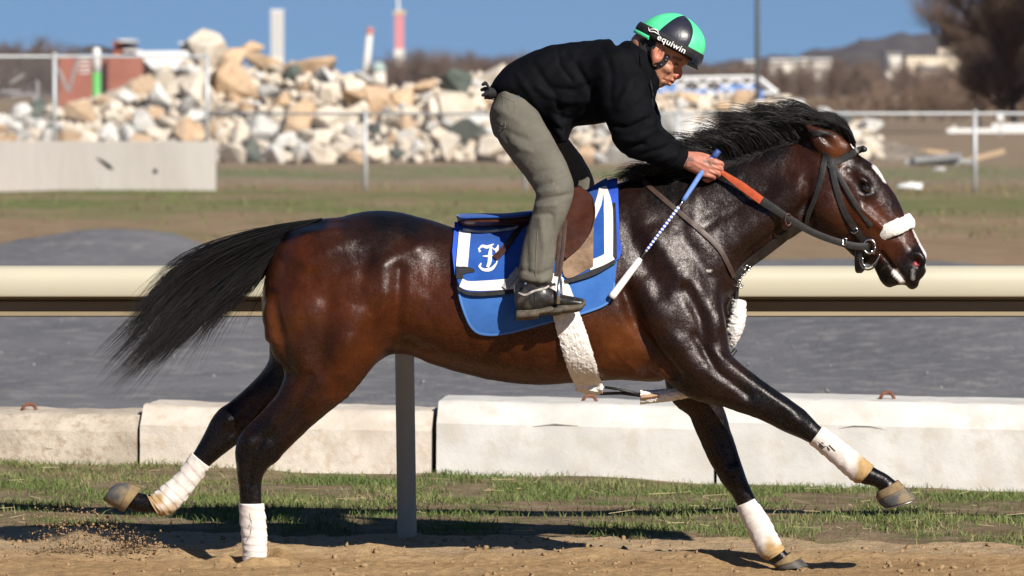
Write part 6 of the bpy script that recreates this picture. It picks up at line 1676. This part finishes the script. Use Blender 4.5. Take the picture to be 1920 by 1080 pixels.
# hands
def hand(sw, du=0, dv=0):
    h = Vol(1256 + du, 1372 + du, 268 + dv, 346 + dv, (-78 if sw < 0 else 22), (-22 if sw < 0 else 78), 1.25)
    def s6(L): return [(a + du, b + dv, x + du, y + dv, w, sw * q) for a, b, x, y, w, q in L]
    h.loft(s6([(1272, 282, 1262, 312, 12, 48), (1288, 284, 1280, 316, 13, 49), (1304, 286, 1298, 323, 13, 50), (1322, 291, 1312, 330, 12.5, 51), (1334, 298, 1323, 331, 11, 52)]), 4)
    kn = [(1336, 302), (1334, 311), (1330, 320), (1323, 327)]
    for i, (x, y) in enumerate(kn):       # four fingers closing round the whip and rein
        l = (1.0, 1.05, 1.0, 0.85)[i]
        C = [(x - 8, y - 1, 55), (x + 4 * l, y + 1, 57), (x + 15 * l, y + 5, 53), (x + 16 * l, y + 12 * l, 45), (x + 7 * l, y + 13 * l, 39), (x - 3 * l, y + 9, 37)]
        rr_ = [6.2, 6.2, 5.8, 5.4, 5.0, 4.4]
        h.loft(s6([(a - 0.1, b - r_, a + 0.1, b + r_, r_, q) if k < 2 else ((a + r_ * 0.8, b - r_ * 0.6, a - r_ * 0.8, b + r_ * 0.6, r_, q) if k < 4 else (a, b + r_, a, b - r_, r_, q)) for k, ((a, b, q), r_) in enumerate(zip(C, rr_))]), 1.6, sub=5)
    h.loft(s6([(1292, 284, 1288, 298, 7, 46), (1312, 285, 1310, 298, 7, 44), (1330, 290, 1326, 302, 6.5, 43), (1345, 298, 1340, 309, 6, 43), (1354, 306, 1349, 314, 5, 44)]), 2.0)      # thumb along the top
    P, Q = h.mesh(2)
    P = sculpt(P, Q, [([(1330 + du, 304 + dv), (1345 + du, 308 + dv)], 1.0, 2, 'b'), ([(1300 + du, 300 + dv), (1328 + du, 312 + dv)], 0.9, 2, 'b'), ([(1298 + du, 306 + dv), (1322 + du, 321 + dv)], 0.8, 2, 'b'),
                      ([(1335 + du, 308 + dv), (1350 + du, 315 + dv)], -1.3, 1.4, 'b'), ([(1331 + du, 317 + dv), (1344 + du, 324 + dv)], -1.3, 1.4, 'b')])
    c = np.array((0.40, 0.16, 0.115)) * (1 + 0.15 * vnoise(P, 1 / 5, 6))[:, None]
    t1 = np.clip((18 - seg_dist(P[:, 0], P[:, 1], [(1276 + du, 296 + dv), (1284 + du, 304 + dv)])) / 6, 0, 1) * (vnoise(P, 1 / 4.5, 8) > 0.05)
    t2 = np.clip((5 - seg_dist(P[:, 0], P[:, 1], [(1320 + du, 300 + dv), (1330 + du, 307 + dv)])) / 2, 0, 1) * (vnoise(P, 1 / 4.0, 3) > -0.25)
    m = np.clip(0.75 * t1 + 0.75 * t2, 0, 1)[:, None]
    c = c * (1 - m) + np.array((0.10, 0.085, 0.075)) * m
    return figure_world(P[:, 0], P[:, 1], P[:, 2]), Q, c
skin_parts += [hand(-1), hand(1, 4, -3)]
# trunk and limbs beneath the clothes
UV_ = Vol(900, 1310, 60, 600, -205, 205, 5)
UV_.loft([(962, 172, 985, 210, 36, 0), (1005, 130, 1040, 210, 46, 0), (1100, 105, 1125, 195, 54, 0), (1180, 92, 1195, 175, 44, 0), (1210, 95, 1218, 150, 30, 0)], 10)
for sw in (-1, 1):
    d = 0 if sw < 0 else 40
    UV_.loft([(1140, 150, 1185, 145, 16, 66 * sw), (1160, 225, 1198, 208, 16, 84 * sw), (1186, 276, 1222, 252, 16, 78 * sw), (1266, 312, 1286, 290, 15, 46 * sw)], 8)
    UV_.loft([(938 + d / 2, 215, 985 + d / 2, 212, 30, 42 * sw), (974 + d, 290, 1025 + d, 277, 28, 105 * sw), (1016 + d, 360, 1058 + d, 354, 22, 158 * sw), (996 + d, 440, 1030 + d, 440, 18, 174 * sw), (984 + d, 530, 1020 + d, 524, 14, 180 * sw)], 8)
P, Q = UV_.mesh(1)
skin_parts.append((figure_world(P[:, 0], P[:, 1], P[:, 2]), Q, np.tile(SK, (len(P), 1))))
o0 = 0; VV, QQ, CC = [], [], []
for V, Q, cc in skin_parts:
    VV.append(V); QQ.append(Q + o0); CC.append(cc); o0 += len(V)
M_skin = attr_mat('skin', rough=0.48, spec=0.4, bs=[180, 900], bstr=0.25, bdist=0.002)
M_skin.node_tree.nodes['Principled BSDF'].inputs['Subsurface Weight'].default_value = 0.06
M_skin.node_tree.nodes['Principled BSDF'].inputs['Subsurface Radius'].default_value = (0.01, 0.004, 0.002)
link('body', mesh_np('body', np.vstack(VV), np.vstack(QQ), col=np.vstack(CC)), M_skin, person)

# jacket
JV = Vol(905, 1312, 48, 340, -145, 145, 3.0)
JV.loft([(920, 162, 920, 172, 40, 0), (938, 138, 938, 190, 62, 0), (963, 115, 963, 208, 74, 0), (1000, 96, 1000, 228, 79, 0), (1040, 84, 1042, 238, 80, 0), (1085, 78, 1090, 236, 83, 0), (1130, 73, 1142, 228, 88, 0), (1166, 68, 1190, 212, 82, 0), (1190, 63, 1220, 176, 52, 0)], 12, cap=(3.0, 4))
JV.loft([(1015, 215, 1080, 210, 66, 0), (1026, 240, 1074, 238, 66, 0), (1042, 266, 1066, 264, 60, 0)], 10, cap=(2, 4))
JV.loft([(1186, 62, 1212, 160, 44, 0), (1199, 60, 1217, 144, 39, 0)], 8, cap=(1.5, 6))
JV.loft([(1206, 150, 1226, 150, 20, 0), (1206, 190, 1228, 190, 26, 0), (1204, 215, 1226, 212, 30, 0)], 6)
ARM = [(1104, 122, 1196, 116, 30, 70), (1116, 168, 1214, 158, 35, 88), (1134, 224, 1226, 200, 37, 94), (1158, 277, 1238, 233, 37, 88), (1205, 300, 1263, 262, 32, 72), (1240, 314, 1282, 276, 28, 58), (1265, 322, 1296, 286, 24, 50)]
JV.loft([(a, b, x, y, w, -q) for a, b, x, y, w, q in ARM], 10, cap=(1.6, 3))
JV.loft([(a + 6, b - 4, x + 6, y - 4, w, q) for a, b, x, y, w, q in ARM], 10, cap=(1.6, 3))
JV.ell((1280, 303, -50), (8, 19, 17), -38, 3, 'sub'); JV.ell((1286, 299, 50), (8, 19, 17), -38, 3, 'sub')
JP, JQ = JV.mesh(3)
folds = [([(1080, 120), (1110, 180), (1128, 222)], -4, 6, 'n'), ([(1060, 100), (1090, 140)], -2, 6, 'b'), ([(1000, 120), (1040, 180), (1060, 240)], -4, 7, 'b'), ([(970, 140), (1005, 195), (1030, 240)], 3, 7, 'b'), ([(1045, 84), (1048, 120), (1070, 150)], -3, 4, 'b'),
         ([(1025, 230), (1052, 245)], -5, 5, 'n'), ([(1100, 200), (1070, 225), (1040, 215)], -4, 5, 'n'), ([(1085, 190), (1050, 190), (1010, 165)], 3, 7, 'n'), ([(1120, 150), (1080, 170), (1040, 165)], -3, 6, 'n'),
         ([(1140, 235), (1175, 240), (1215, 222)], -5, 5, 'n'), ([(1150, 260), (1190, 262), (1230, 240)], 3, 6, 'n'), ([(1165, 275), (1205, 270)], -4, 5, 'n'), ([(1200, 290), (1235, 280), (1262, 268)], -3, 5, 'n'), ([(1225, 305), (1262, 290)], 2.5, 5, 'n'),
         ([(1130, 90), (1145, 140), (1140, 190)], -3, 7, 'n'), ([(1170, 90), (1190, 140), (1200, 190)], -3, 8, 'n'), ([(1180, 150), (1160, 200)], 3, 9, 'n'), ([(1205, 90), (1212, 140), (1216, 180)], -3, 4, 'b'), ([(1245, 318), (1272, 280)], 2, 3, 'n')]
JP = sculpt(JP, JQ, [(p, 1.3 * a_, 0.7 * s_, d_) for p, a_, s_, d_ in folds])
Nn = normals(JP, JQ)
JP = JP + Nn * (1.3 * vnoise(np.stack([JP[:, 0] * 0.8 + JP[:, 1] * 0.6, (JP[:, 1] * 0.8 - JP[:, 0] * 0.6) * 0.28, JP[:, 2] * 0.4], 1), 1 / 11, 4) + 0.5 * vnoise(JP, 1 / 9, 7))[:, None]
M_jack = mat('black_jacket', (0.0022, 0.0024, 0.0034), (0.0042, 0.0046, 0.0064), 14, rough=0.75, spec=0.07, bs=[24, 70, 900], bstr=0.35, bdist=0.008)
jk = link('jacket', mesh_np('jacket', figure_world(JP[:, 0], JP[:, 1], JP[:, 2]), JQ), M_jack, person)
jn, _ = JV.depth()
lm('zip', strap([(1219, 150), (1224, 172), (1226, 200)], 3.0, jn, 1.5, 1.5), M_blackf, jk)
MB().tube([fw(*deproj(u, v, -40), -40) for u, v in ((1204, 150), (1206, 158))], 0.003, 6).build('zip_pull', M_chrome, jk)
lm('collar', strap([(1202, 70), (1206, 100), (1210, 135), (1216, 158)], [10, 14, 14, 10], jn, 3, 3), M_jack, jk)

# trousers
TV = Vol(900, 1125, 150, 556, -216, 216, 3.2)
TV.loft([(918, 158, 980, 186, 68, 0), (911, 195, 1010, 210, 76, 0), (920, 236, 1020, 232, 78, 0)], 12, cap=(3, 1.5))
LEG = [(913, 205, 1004, 208, 50, 40), (927, 250, 1024, 236, 52, 72), (955, 292, 1047, 274, 48, 106), (984, 328, 1067, 314, 43, 136), (1003, 362, 1076, 350, 38, 158), (998, 395, 1067, 392, 34, 168), (985, 440, 1047, 440, 31, 174), (975, 485, 1041, 488, 30, 178), (969, 530, 1036, 520, 30, 180)]
TV.loft([(a, b, x, y, w, -q) for a, b, x, y, w, q in LEG], 12, cap=(1.3, 5))
TV.loft([(a + s_, b - 2, x + s_, y - 2, w, q) for (a, b, x, y, w, q), s_ in zip(LEG, (6, 18, 30, 37, 39, 38, 38, 38, 38))], 12, cap=(1.3, 5))
TP, TQ = TV.mesh(3)
tf = [([(1003, 372), (1035, 366), (1072, 360)], -4, 4, 'b'), ([(1005, 360), (1040, 350)], 3, 4, 'b'), ([(1002, 384), (1040, 380)], 2.5, 4, 'b'), ([(996, 398), (1030, 396)], -3, 4, 'b'), ([(1000, 352), (1030, 338)], -3.5, 4, 'b'), ([(988, 334), (1020, 318), (1050, 316)], -2.5, 5, 'b'),
      ([(1040, 340), (1066, 330)], -2.5, 4, 'b'), ([(915, 222), (940, 250), (962, 280)], -3, 6, 'b'), ([(940, 240), (990, 262), (1030, 258)], -3, 6, 'b'), ([(930, 205), (975, 228)], 3, 8, 'b'), ([(955, 268), (1000, 285), (1040, 282)], 2.5, 6, 'b'),
      ([(1012, 404), (1020, 460), (1012, 520)], 2.5, 6, 'b'), ([(1035, 400), (1036, 470)], -2.5, 5, 'b'), ([(985, 420), (988, 500)], -2.5, 5, 'b'), ([(975, 500), (1010, 508), (1036, 498)], -2.5, 4, 'b'), ([(972, 518), (1005, 524), (1036, 512)], 2.5, 4, 'b')]
TP = sculpt(TP, TQ, [(p, 1.4 * a_, 0.75 * s_, d_) for p, a_, s_, d_ in tf])
Nn = normals(TP, TQ)
TP = TP + Nn * (0.5 * vnoise(TP * np.array((0.8, 0.8, 0.7)), 1 / 18, 4) + 0.35 * vnoise(TP, 1 / 8, 7))[:, None]
M_trs = mat('grey_olive_denim', (0.105, 0.099, 0.080), (0.135, 0.128, 0.104), 16, rough=0.9, spec=0.2, bs=[34, 90, 1200], bstr=0.4, bdist=0.007, lo=0.25, hi=0.75)
tr = link('trousers', mesh_np('trousers', figure_world(TP[:, 0], TP[:, 1], TP[:, 2]), TQ), M_trs, person)
tn, _ = TV.depth()
M_seam = mat('seam_thread', (0.09, 0.085, 0.065), (0.2, 0.18, 0.14), 200, rough=0.9)
for P_ in ([(924, 172), (950, 184), (968, 192)], [(916, 184), (940, 192)], [(940, 166), (944, 200), (940, 235)], [(966, 190), (968, 212), (978, 226)], [(922, 232), (946, 240), (944, 210)], [(1010, 410), (1006, 460), (1004, 530)], [(970, 532), (1005, 537), (1036, 518)]):
    lm('seam', strap(P_, 1.6, tn, 0.8, 1.2, step=3), M_seam, tr)
MB().tube([fw(*deproj(972, 182, -70), tn(972, 182) - 1), fw(*deproj(972, 182, -70), tn(972, 182) - 3)], 0.005, 10).build('rivet', M_chrome, tr)
MB().tube([fw(*deproj(985, 530, -212), -212), fw(*deproj(986, 533, -212), -212)], 0.005, 10).build('pin', M_chrome, tr)

# boots
M_boot = mat('black_boot', (0.008, 0.008, 0.0085), (0.020, 0.019, 0.018), 30, rough=0.36, spec=0.5, bs=[60, 260], bstr=0.3, bdist=0.003, c3=(0.06, 0.052, 0.04), scale3=26, rvar=0.12)
M_sole = mat('dusty_sole', (0.12, 0.098, 0.07), (0.055, 0.045, 0.034), 40, rough=0.95, bs=[120], bstr=0.6)
for sw, du in ((-1, 0), (1, 38)):
    W_ = 181 * sw
    B_ = Vol(955 + du, 1110 + du, 505, 612, W_ - 40, W_ + 40, 2.4)
    q6 = lambda L: [(a + du, b, x + du, y, w, W_) for a, b, x, y, w in L]
    B_.loft(q6([(970, 530, 969, 588, 20), (985, 528, 982, 588, 21), (1008, 532, 1006, 585, 21), (1030, 540, 1030, 580, 20), (1050, 551, 1054, 578, 21), (1074, 556, 1077, 577, 21), (1089, 559, 1091, 578, 18)]), 6, cap=(5, 1.7))
    B_.loft(q6([(972, 512, 1028, 506, 23), (970, 545, 1026, 538, 22), (972, 575, 1015, 570, 20)]), 8, cap=(4, 2))
    P, Q = B_.mesh(2)
    bt = lm('boot', (figure_world(P[:, 0], P[:, 1], P[:, 2]), Q), M_boot, person)
    V, Q = ring_loft(q6([(968, 582, 968, 600, 22), (972, 580, 972, 601, 25), (1004, 577, 1006, 598, 26), (1012, 577, 1013, 592, 25), (1034, 572, 1036, 590, 25), (1058, 569, 1060, 588, 26), (1084, 566, 1086, 584, 22), (1097, 561, 1098, 572, 11)]), 5, 26)
    lm('sole', (V, Q), M_sole, bt)
    bn, _ = B_.depth()
    if sw < 0:
        lm('strap', strap([(972, 549), (985, 553), (1000, 546), (1020, 541), (1030, 536)], [3, 4, 4, 4, 3], bn, 1.5, 1.5), M_greyl, bt)
        lm('gusset', strap([(994, 548), (997, 562), (1001, 578)], [7, 8, 6], bn, 0.8, 1.2), M_blackf, bt)
        lm('seam', strap([(1002, 548), (1003, 574)], 2, bn, 1.2, 1.2), M_tack, bt)
# glove in the back pocket
gl = empty('glove', tuple(fw(918, 170, -40)), 'black glove stuffed in the rider\'s back trouser pocket', 'glove')
GV = Vol(896, 936, 146, 196, -66, -14, 1.5)
GV.loft([(914, 166, 922, 186, 12, -40), (922, 164, 930, 184, 12, -40)], 4)
for a, b_, q in ((906, 156, -46), (904, 166, -36), (906, 176, -48), (910, 182, -38)):
    GV.loft([(918, 166 + (b_ - 168) * 0.4, 918, 176 + (b_ - 168) * 0.4, 4.5, q), (911, b_ - 4, 911, b_ + 5, 4.2, q), (a - 1, b_ - 1, a, b_ + 6, 3.4, q)], 2)
P, Q = GV.mesh(2)
lm('knit', (figure_world(P[:, 0], P[:, 1], P[:, 2]), Q), M_blackf, gl)

# helmet: six satin panels, band with goggles, harness
hm = empty('helmet', tuple(fw(1256, 80, 0)), None, None); hm.parent = person; hm.matrix_parent_inverse = Matrix.Translation(-person.location)
hm['label'] = 'helmet cover in mint green and black satin panels'
M_green = mat('green_satin', (0.075, 0.60, 0.26), (0.10, 0.68, 0.32), 20, rough=0.36, spec=0.5, bs=[30, 120], bstr=0.2, bdist=0.004)
M_satin = mat('black_satin', (0.012, 0.013, 0.024), (0.018, 0.019, 0.034), 20, rough=0.36, spec=0.5, bs=[30, 120], bstr=0.2, bdist=0.004)
def hp(x, y, w):
    """helmet frame (forward, up, side) in px -> world"""
    p = HC + E1 * x + E2 * y
    return fw(p[0], p[1], w)
def hpar(o):
    o.parent = hm; o.matrix_parent_inverse = Matrix.Translation(-hm.location); return o
HA, HB, HW_ = 66.0, 61.0, 55.0
edges = [0, 62, 120, 180, 240, 300, 360]
for k in range(6):
    V = []; Fc = []; na, nb_ = 14, 14
    for i in range(na + 1):
        a = rad(edges[k] + (edges[k + 1] - edges[k]) * i / na)
        sm = 1 - 0.016 * (abs(2 * i / na - 1) ** 6)
        for j in range(nb_ + 1):
            e = (math.pi / 2) * j / nb_ * 0.99 + 0.004
            tw = 0.30 * (j / nb_)                                           # seams lean forward to the crown
            ce, se = math.cos(e), math.sin(e)
            V.append(hp(HA * ce * math.cos(a) * sm + 12 * se * ce, HB * se * sm - 4, -HW_ * ce * math.sin(a) * sm))
    for i in range(na):
        for j in range(nb_):
            q = i * (nb_ + 1) + j
            Fc.append((q, q + 1, q + nb_ + 2, q + nb_ + 1))
    me = mesh_py('panel', V, Fc, True); 
    o = hpar(link('panel', me, M_green if k % 2 == 0 else M_satin))
def hring(name, y0, y1, a0, a1, grow, m, yfn=None, thick=2.0, n=60, lay=0):
    V = []; Fc = []
    ns = 5
    for i in range(n + 1):
        a = rad(a0 + (a1 - a0) * i / n)
        for j in range(ns + 1):
            t = j / ns; y = y0 + (y1 - y0) * t + (yfn(a) if yfn else 0)
            ce = math.sqrt(max(0.05, 1 - (max(y + 4, 0) / HB) ** 2)); g = grow + 1.2 * math.sin(math.pi * t)
            V.append(hp((HA + g) * ce * math.cos(a), y, -(HW_ + g) * ce * math.sin(a)))
        for j in range(ns + 1):
            t = j / ns; y = y0 + (y1 - y0) * t + (yfn(a) if yfn else 0)
            ce = math.sqrt(max(0.05, 1 - (max(y + 4, 0) / HB) ** 2))
            V.append(hp((HA + grow - thick) * ce * math.cos(a), y, -(HW_ + grow - thick) * ce * math.sin(a)))
    w = 2 * (ns + 1)
    for i in range(n):
        for j in range(ns):
            Fc.append((i * w + j, i * w + j + 1, (i + 1) * w + j + 1, (i + 1) * w + j)); k = ns + 1
            Fc.append((i * w + k + j, (i + 1) * w + k + j, (i + 1) * w + k + j + 1, i * w + k + j + 1))
        Fc.append((i * w, (i + 1) * w, (i + 1) * w + ns + 1, i * w + ns + 1)); Fc.append((i * w + ns, i * w + 2 * ns + 1, (i + 1) * w + 2 * ns + 1, (i + 1) * w + ns))
    return hpar(link(name, mesh_py(name, V, Fc, True), m))
hring('rim', -11, 2, 0, 360, 0.0, M_blackf, thick=6)
hring('goggle_band', -9, 9, 0, 360, 3.0, M_blackf)
hring('green_tab', -15, -8, 125, 172, 4.0, M_green)
M_lens, nt, N, L, b = NT('goggle_lens')
b.inputs['Base Color'].default_value = (0.012, 0.018, 0.03, 1); b.inputs['Roughness'].default_value = 0.18; b.inputs['Specular IOR Level'].default_value = 0.5
b.inputs['Coat Weight'].default_value = 0.2; b.inputs['Coat Tint'].default_value = (0.5, 0.65, 1, 1)
hring('goggle_lens', -18, 4, -44, 44, 3.6, M_lens, thick=3)
hring('goggle_frame', -20.5, -17.5, -46, 46, 3.4, M_blackf, thick=3)
V = []; Fc = []                                                                # thin peak
for i in range(17):
    a = rad(-55 + 110 * i / 16)
    for r_, y in ((1.0, -12), (1.06, -26), (1.0, -40 + 10 * abs(math.sin(a)))):
        V.append(hp(HA * r_ * math.cos(a) - 2 + (5 if y < -30 else 0), y, -HW_ * r_ * math.sin(a)))
for i in range(16):
    for j in range(2): Fc.append((i * 3 + j, i * 3 + j + 1, i * 3 + j + 4, i * 3 + j + 3))
def hstrap(nm, pts, w, off, m, th=2.5):
    return hpar(lm(nm, strap(pts, w, head_near, off, th, step=2.5), m))
hstrap('chin_strap', [(1252, 104), (1246, 116), (1236, 122), (1226, 126), (1222, 134), (1226, 146)], [9, 10, 10, 10, 12, 13], 2.5, M_tack)
hstrap('neck_harness', [(1204, 76), (1207, 96), (1214, 116), (1222, 130)], [10, 12, 11, 9], 2.5, M_blackf)
hstrap('neck_harness', [(1214, 70), (1222, 84), (1212, 96)], [16, 14, 8], 2.0, M_blackf)
hstrap('chin_cup', [(1216, 132), (1224, 140), (1222, 150)], [12, 15, 10], 3.5, M_tack, 4)
for u, v in ((1249, 112), (1240, 121), (1251, 107)):
    w = float(head_near(u, v)) - 4
    hpar(MB().tube([fw(*deproj(u, v, w), w), fw(*deproj(u, v, w - 1.2), w - 1.2)], 0.0032, 8).build('stud', M_chrome))
# lettering on the band and the small mark behind it
M_print = mat('white_print', (0.78, 0.78, 0.78), rough=0.6)
cu = bpy.data.curves.new('lettering', 'FONT'); cu.body = 'equiwin'; cu.size = 1.0; cu.space_character = 1.08; cu.offset = 0.012
to = bpy.data.objects.new('lettering', cu); COL.objects.link(to)
bpy.context.view_layer.update()
me = bpy.data.meshes.new_from_object(to.evaluated_get(bpy.context.evaluated_depsgraph_get()))
bpy.data.objects.remove(to)
bm = bmesh.new(); bm.from_mesh(me)
bmesh.ops.subdivide_edges(bm, edges=[e for e in bm.edges if e.calc_length() > 0.12], cuts=2)
xs = [v.co.x for v in bm.verts]; x0, x1 = min(xs), max(xs)
for v in bm.verts:
    x = -26 + 58 * (v.co.x - x0) / (x1 - x0); y = -6.5 + 15.5 * v.co.y
    cx_ = x / (HA + 5.0)
    v.co = hp(x, y, -(HW_ + 5.0) * math.sqrt(max(0, 1 - cx_ * cx_)) * math.sqrt(max(0.05, 1 - (max(y + 4, 0) / HB) ** 2)) - 0.8)
bm.to_mesh(me); bm.free()
hpar(link('lettering', me, M_print))
for P_ in ([(-50, 6), (-44, 0), (-36, 3), (-24, 2)], [(-48, -1), (-42, 6), (-33, 8), (-27, 3)]):
    V = [];
    pts = resample(P_, 14)
    mbk = MB(); mbk.tube([hp(x, y, -(HW_ + 4.8) * math.sqrt(max(0, 1 - (x / (HA + 5)) ** 2)) - 0.5) for x, y in pts], [0.0004 + 0.0022 * math.sin(math.pi * i / 13) for i in range(14)], 6)
    hpar(mbk.build('printed_mark', M_print, smooth=True))

# whip in the near hand
wh = empty('riding_whip', tuple(fw(1240, 440, -90)), 'riding whip with blue grip, blue-white spiral and white flap held down the horse\'s shoulder', 'whip')
M_grip = mat('blue_grip', (0.10, 0.20, 0.52), (0.14, 0.26, 0.60), 60, rough=0.45, bs=[200])
WPTS = np.array([(1348, 282, -52), (1318, 320, -58), (1280, 378, -74), (1212, 470, -106), (1200, 486, -110), (1146, 558, -128)], float)
def wp(t):
    v = 282 + t * (558 - 282)
    return (np.interp(v, WPTS[:, 1], WPTS[:, 0]), v, np.interp(v, WPTS[:, 1], WPTS[:, 2]))
def wtube(nm, t0, t1, r, m, n=12, k=12):
    MB().tube([fw(*deproj(*wp(t0 + (t1 - t0) * i / n)), wp(t0 + (t1 - t0) * i / n)[2]) for i in range(n + 1)], r, k).build(nm, m, wh, smooth=True)
wtube('cap', 0.0, 0.05, [0.010, 0.0125, 0.0125, 0.012], mat('navy_cap', (0.03, 0.06, 0.2), rough=0.5), 3)
wtube('grip', 0.05, 0.345, [0.0105 - 0.0022 * i / 12 for i in range(13)], M_grip)
wtube('ferrule', 0.345, 0.385, 0.0055, M_chrome, 3)
M_spir, nt, N, L, b = NT('spiral_braid')
tcn = N.new('ShaderNodeTexCoord'); sep = N.new('ShaderNodeSeparateXYZ'); L.new(tcn.outputs['Object'], sep.inputs['Vector'])
mth = N.new('ShaderNodeMath'); mth.operation = 'MULTIPLY_ADD'; mth.inputs[1].default_value = 62.0
L.new(sep.outputs['Z'], mth.inputs[0])
m2 = N.new('ShaderNodeMath'); m2.operation = 'MULTIPLY'; m2.inputs[1].default_value = 40.0; L.new(sep.outputs['X'], m2.inputs[0]); L.new(m2.outputs[0], mth.inputs[2])
fr = N.new('ShaderNodeMath'); fr.operation = 'FRACT'; L.new(mth.outputs[0], fr.inputs[0])
rp = ramp(nt, fr.outputs[0], [(0.0, (0.75, 0.75, 0.75)), (0.5, (0.03, 0.08, 0.42))]); rp.color_ramp.interpolation = 'CONSTANT'
L.new(rp.outputs['Color'], b.inputs['Base Color']); b.inputs['Roughness'].default_value = 0.45
wtube('braided_shaft', 0.385, 0.69, [0.0060 - 0.0012 * i / 12 for i in range(13)], M_spir)
wtube('thin_shaft', 0.69, 0.74, 0.0038, M_tack, 4)
wtube('flap', 0.735, 1.0, [0.0085] + [0.012 + 0.002 * i / 11 for i in range(12)], mat('white_flap', (0.78, 0.77, 0.74), (0.68, 0.67, 0.64), 50, rough=0.5))
# ------------------------------------------------------------------ air
hz_o = MB().box(-6000, 6000, -60, 5600, -3.0, 190).build('haze', None)
hz_o['kind'] = 'stuff'
tag(hz_o, 'thin pale blue haze that fades the skyline', 'haze')
m = bpy.data.materials.new('haze_air'); m.use_nodes = True
nt = m.node_tree; nt.nodes.remove(nt.nodes['Principled BSDF'])
pv = nt.nodes.new('ShaderNodeVolumePrincipled')
pv.inputs['Color'].default_value = (0.50, 0.68, 1.0, 1); pv.inputs['Density'].default_value = 0.000028; pv.inputs['Anisotropy'].default_value = 0.0
nt.links.new(pv.outputs['Volume'], nt.nodes['Material Output'].inputs['Volume'])
hz_o.data.materials.clear(); hz_o.data.materials.append(m)
hz_o.visible_shadow = True
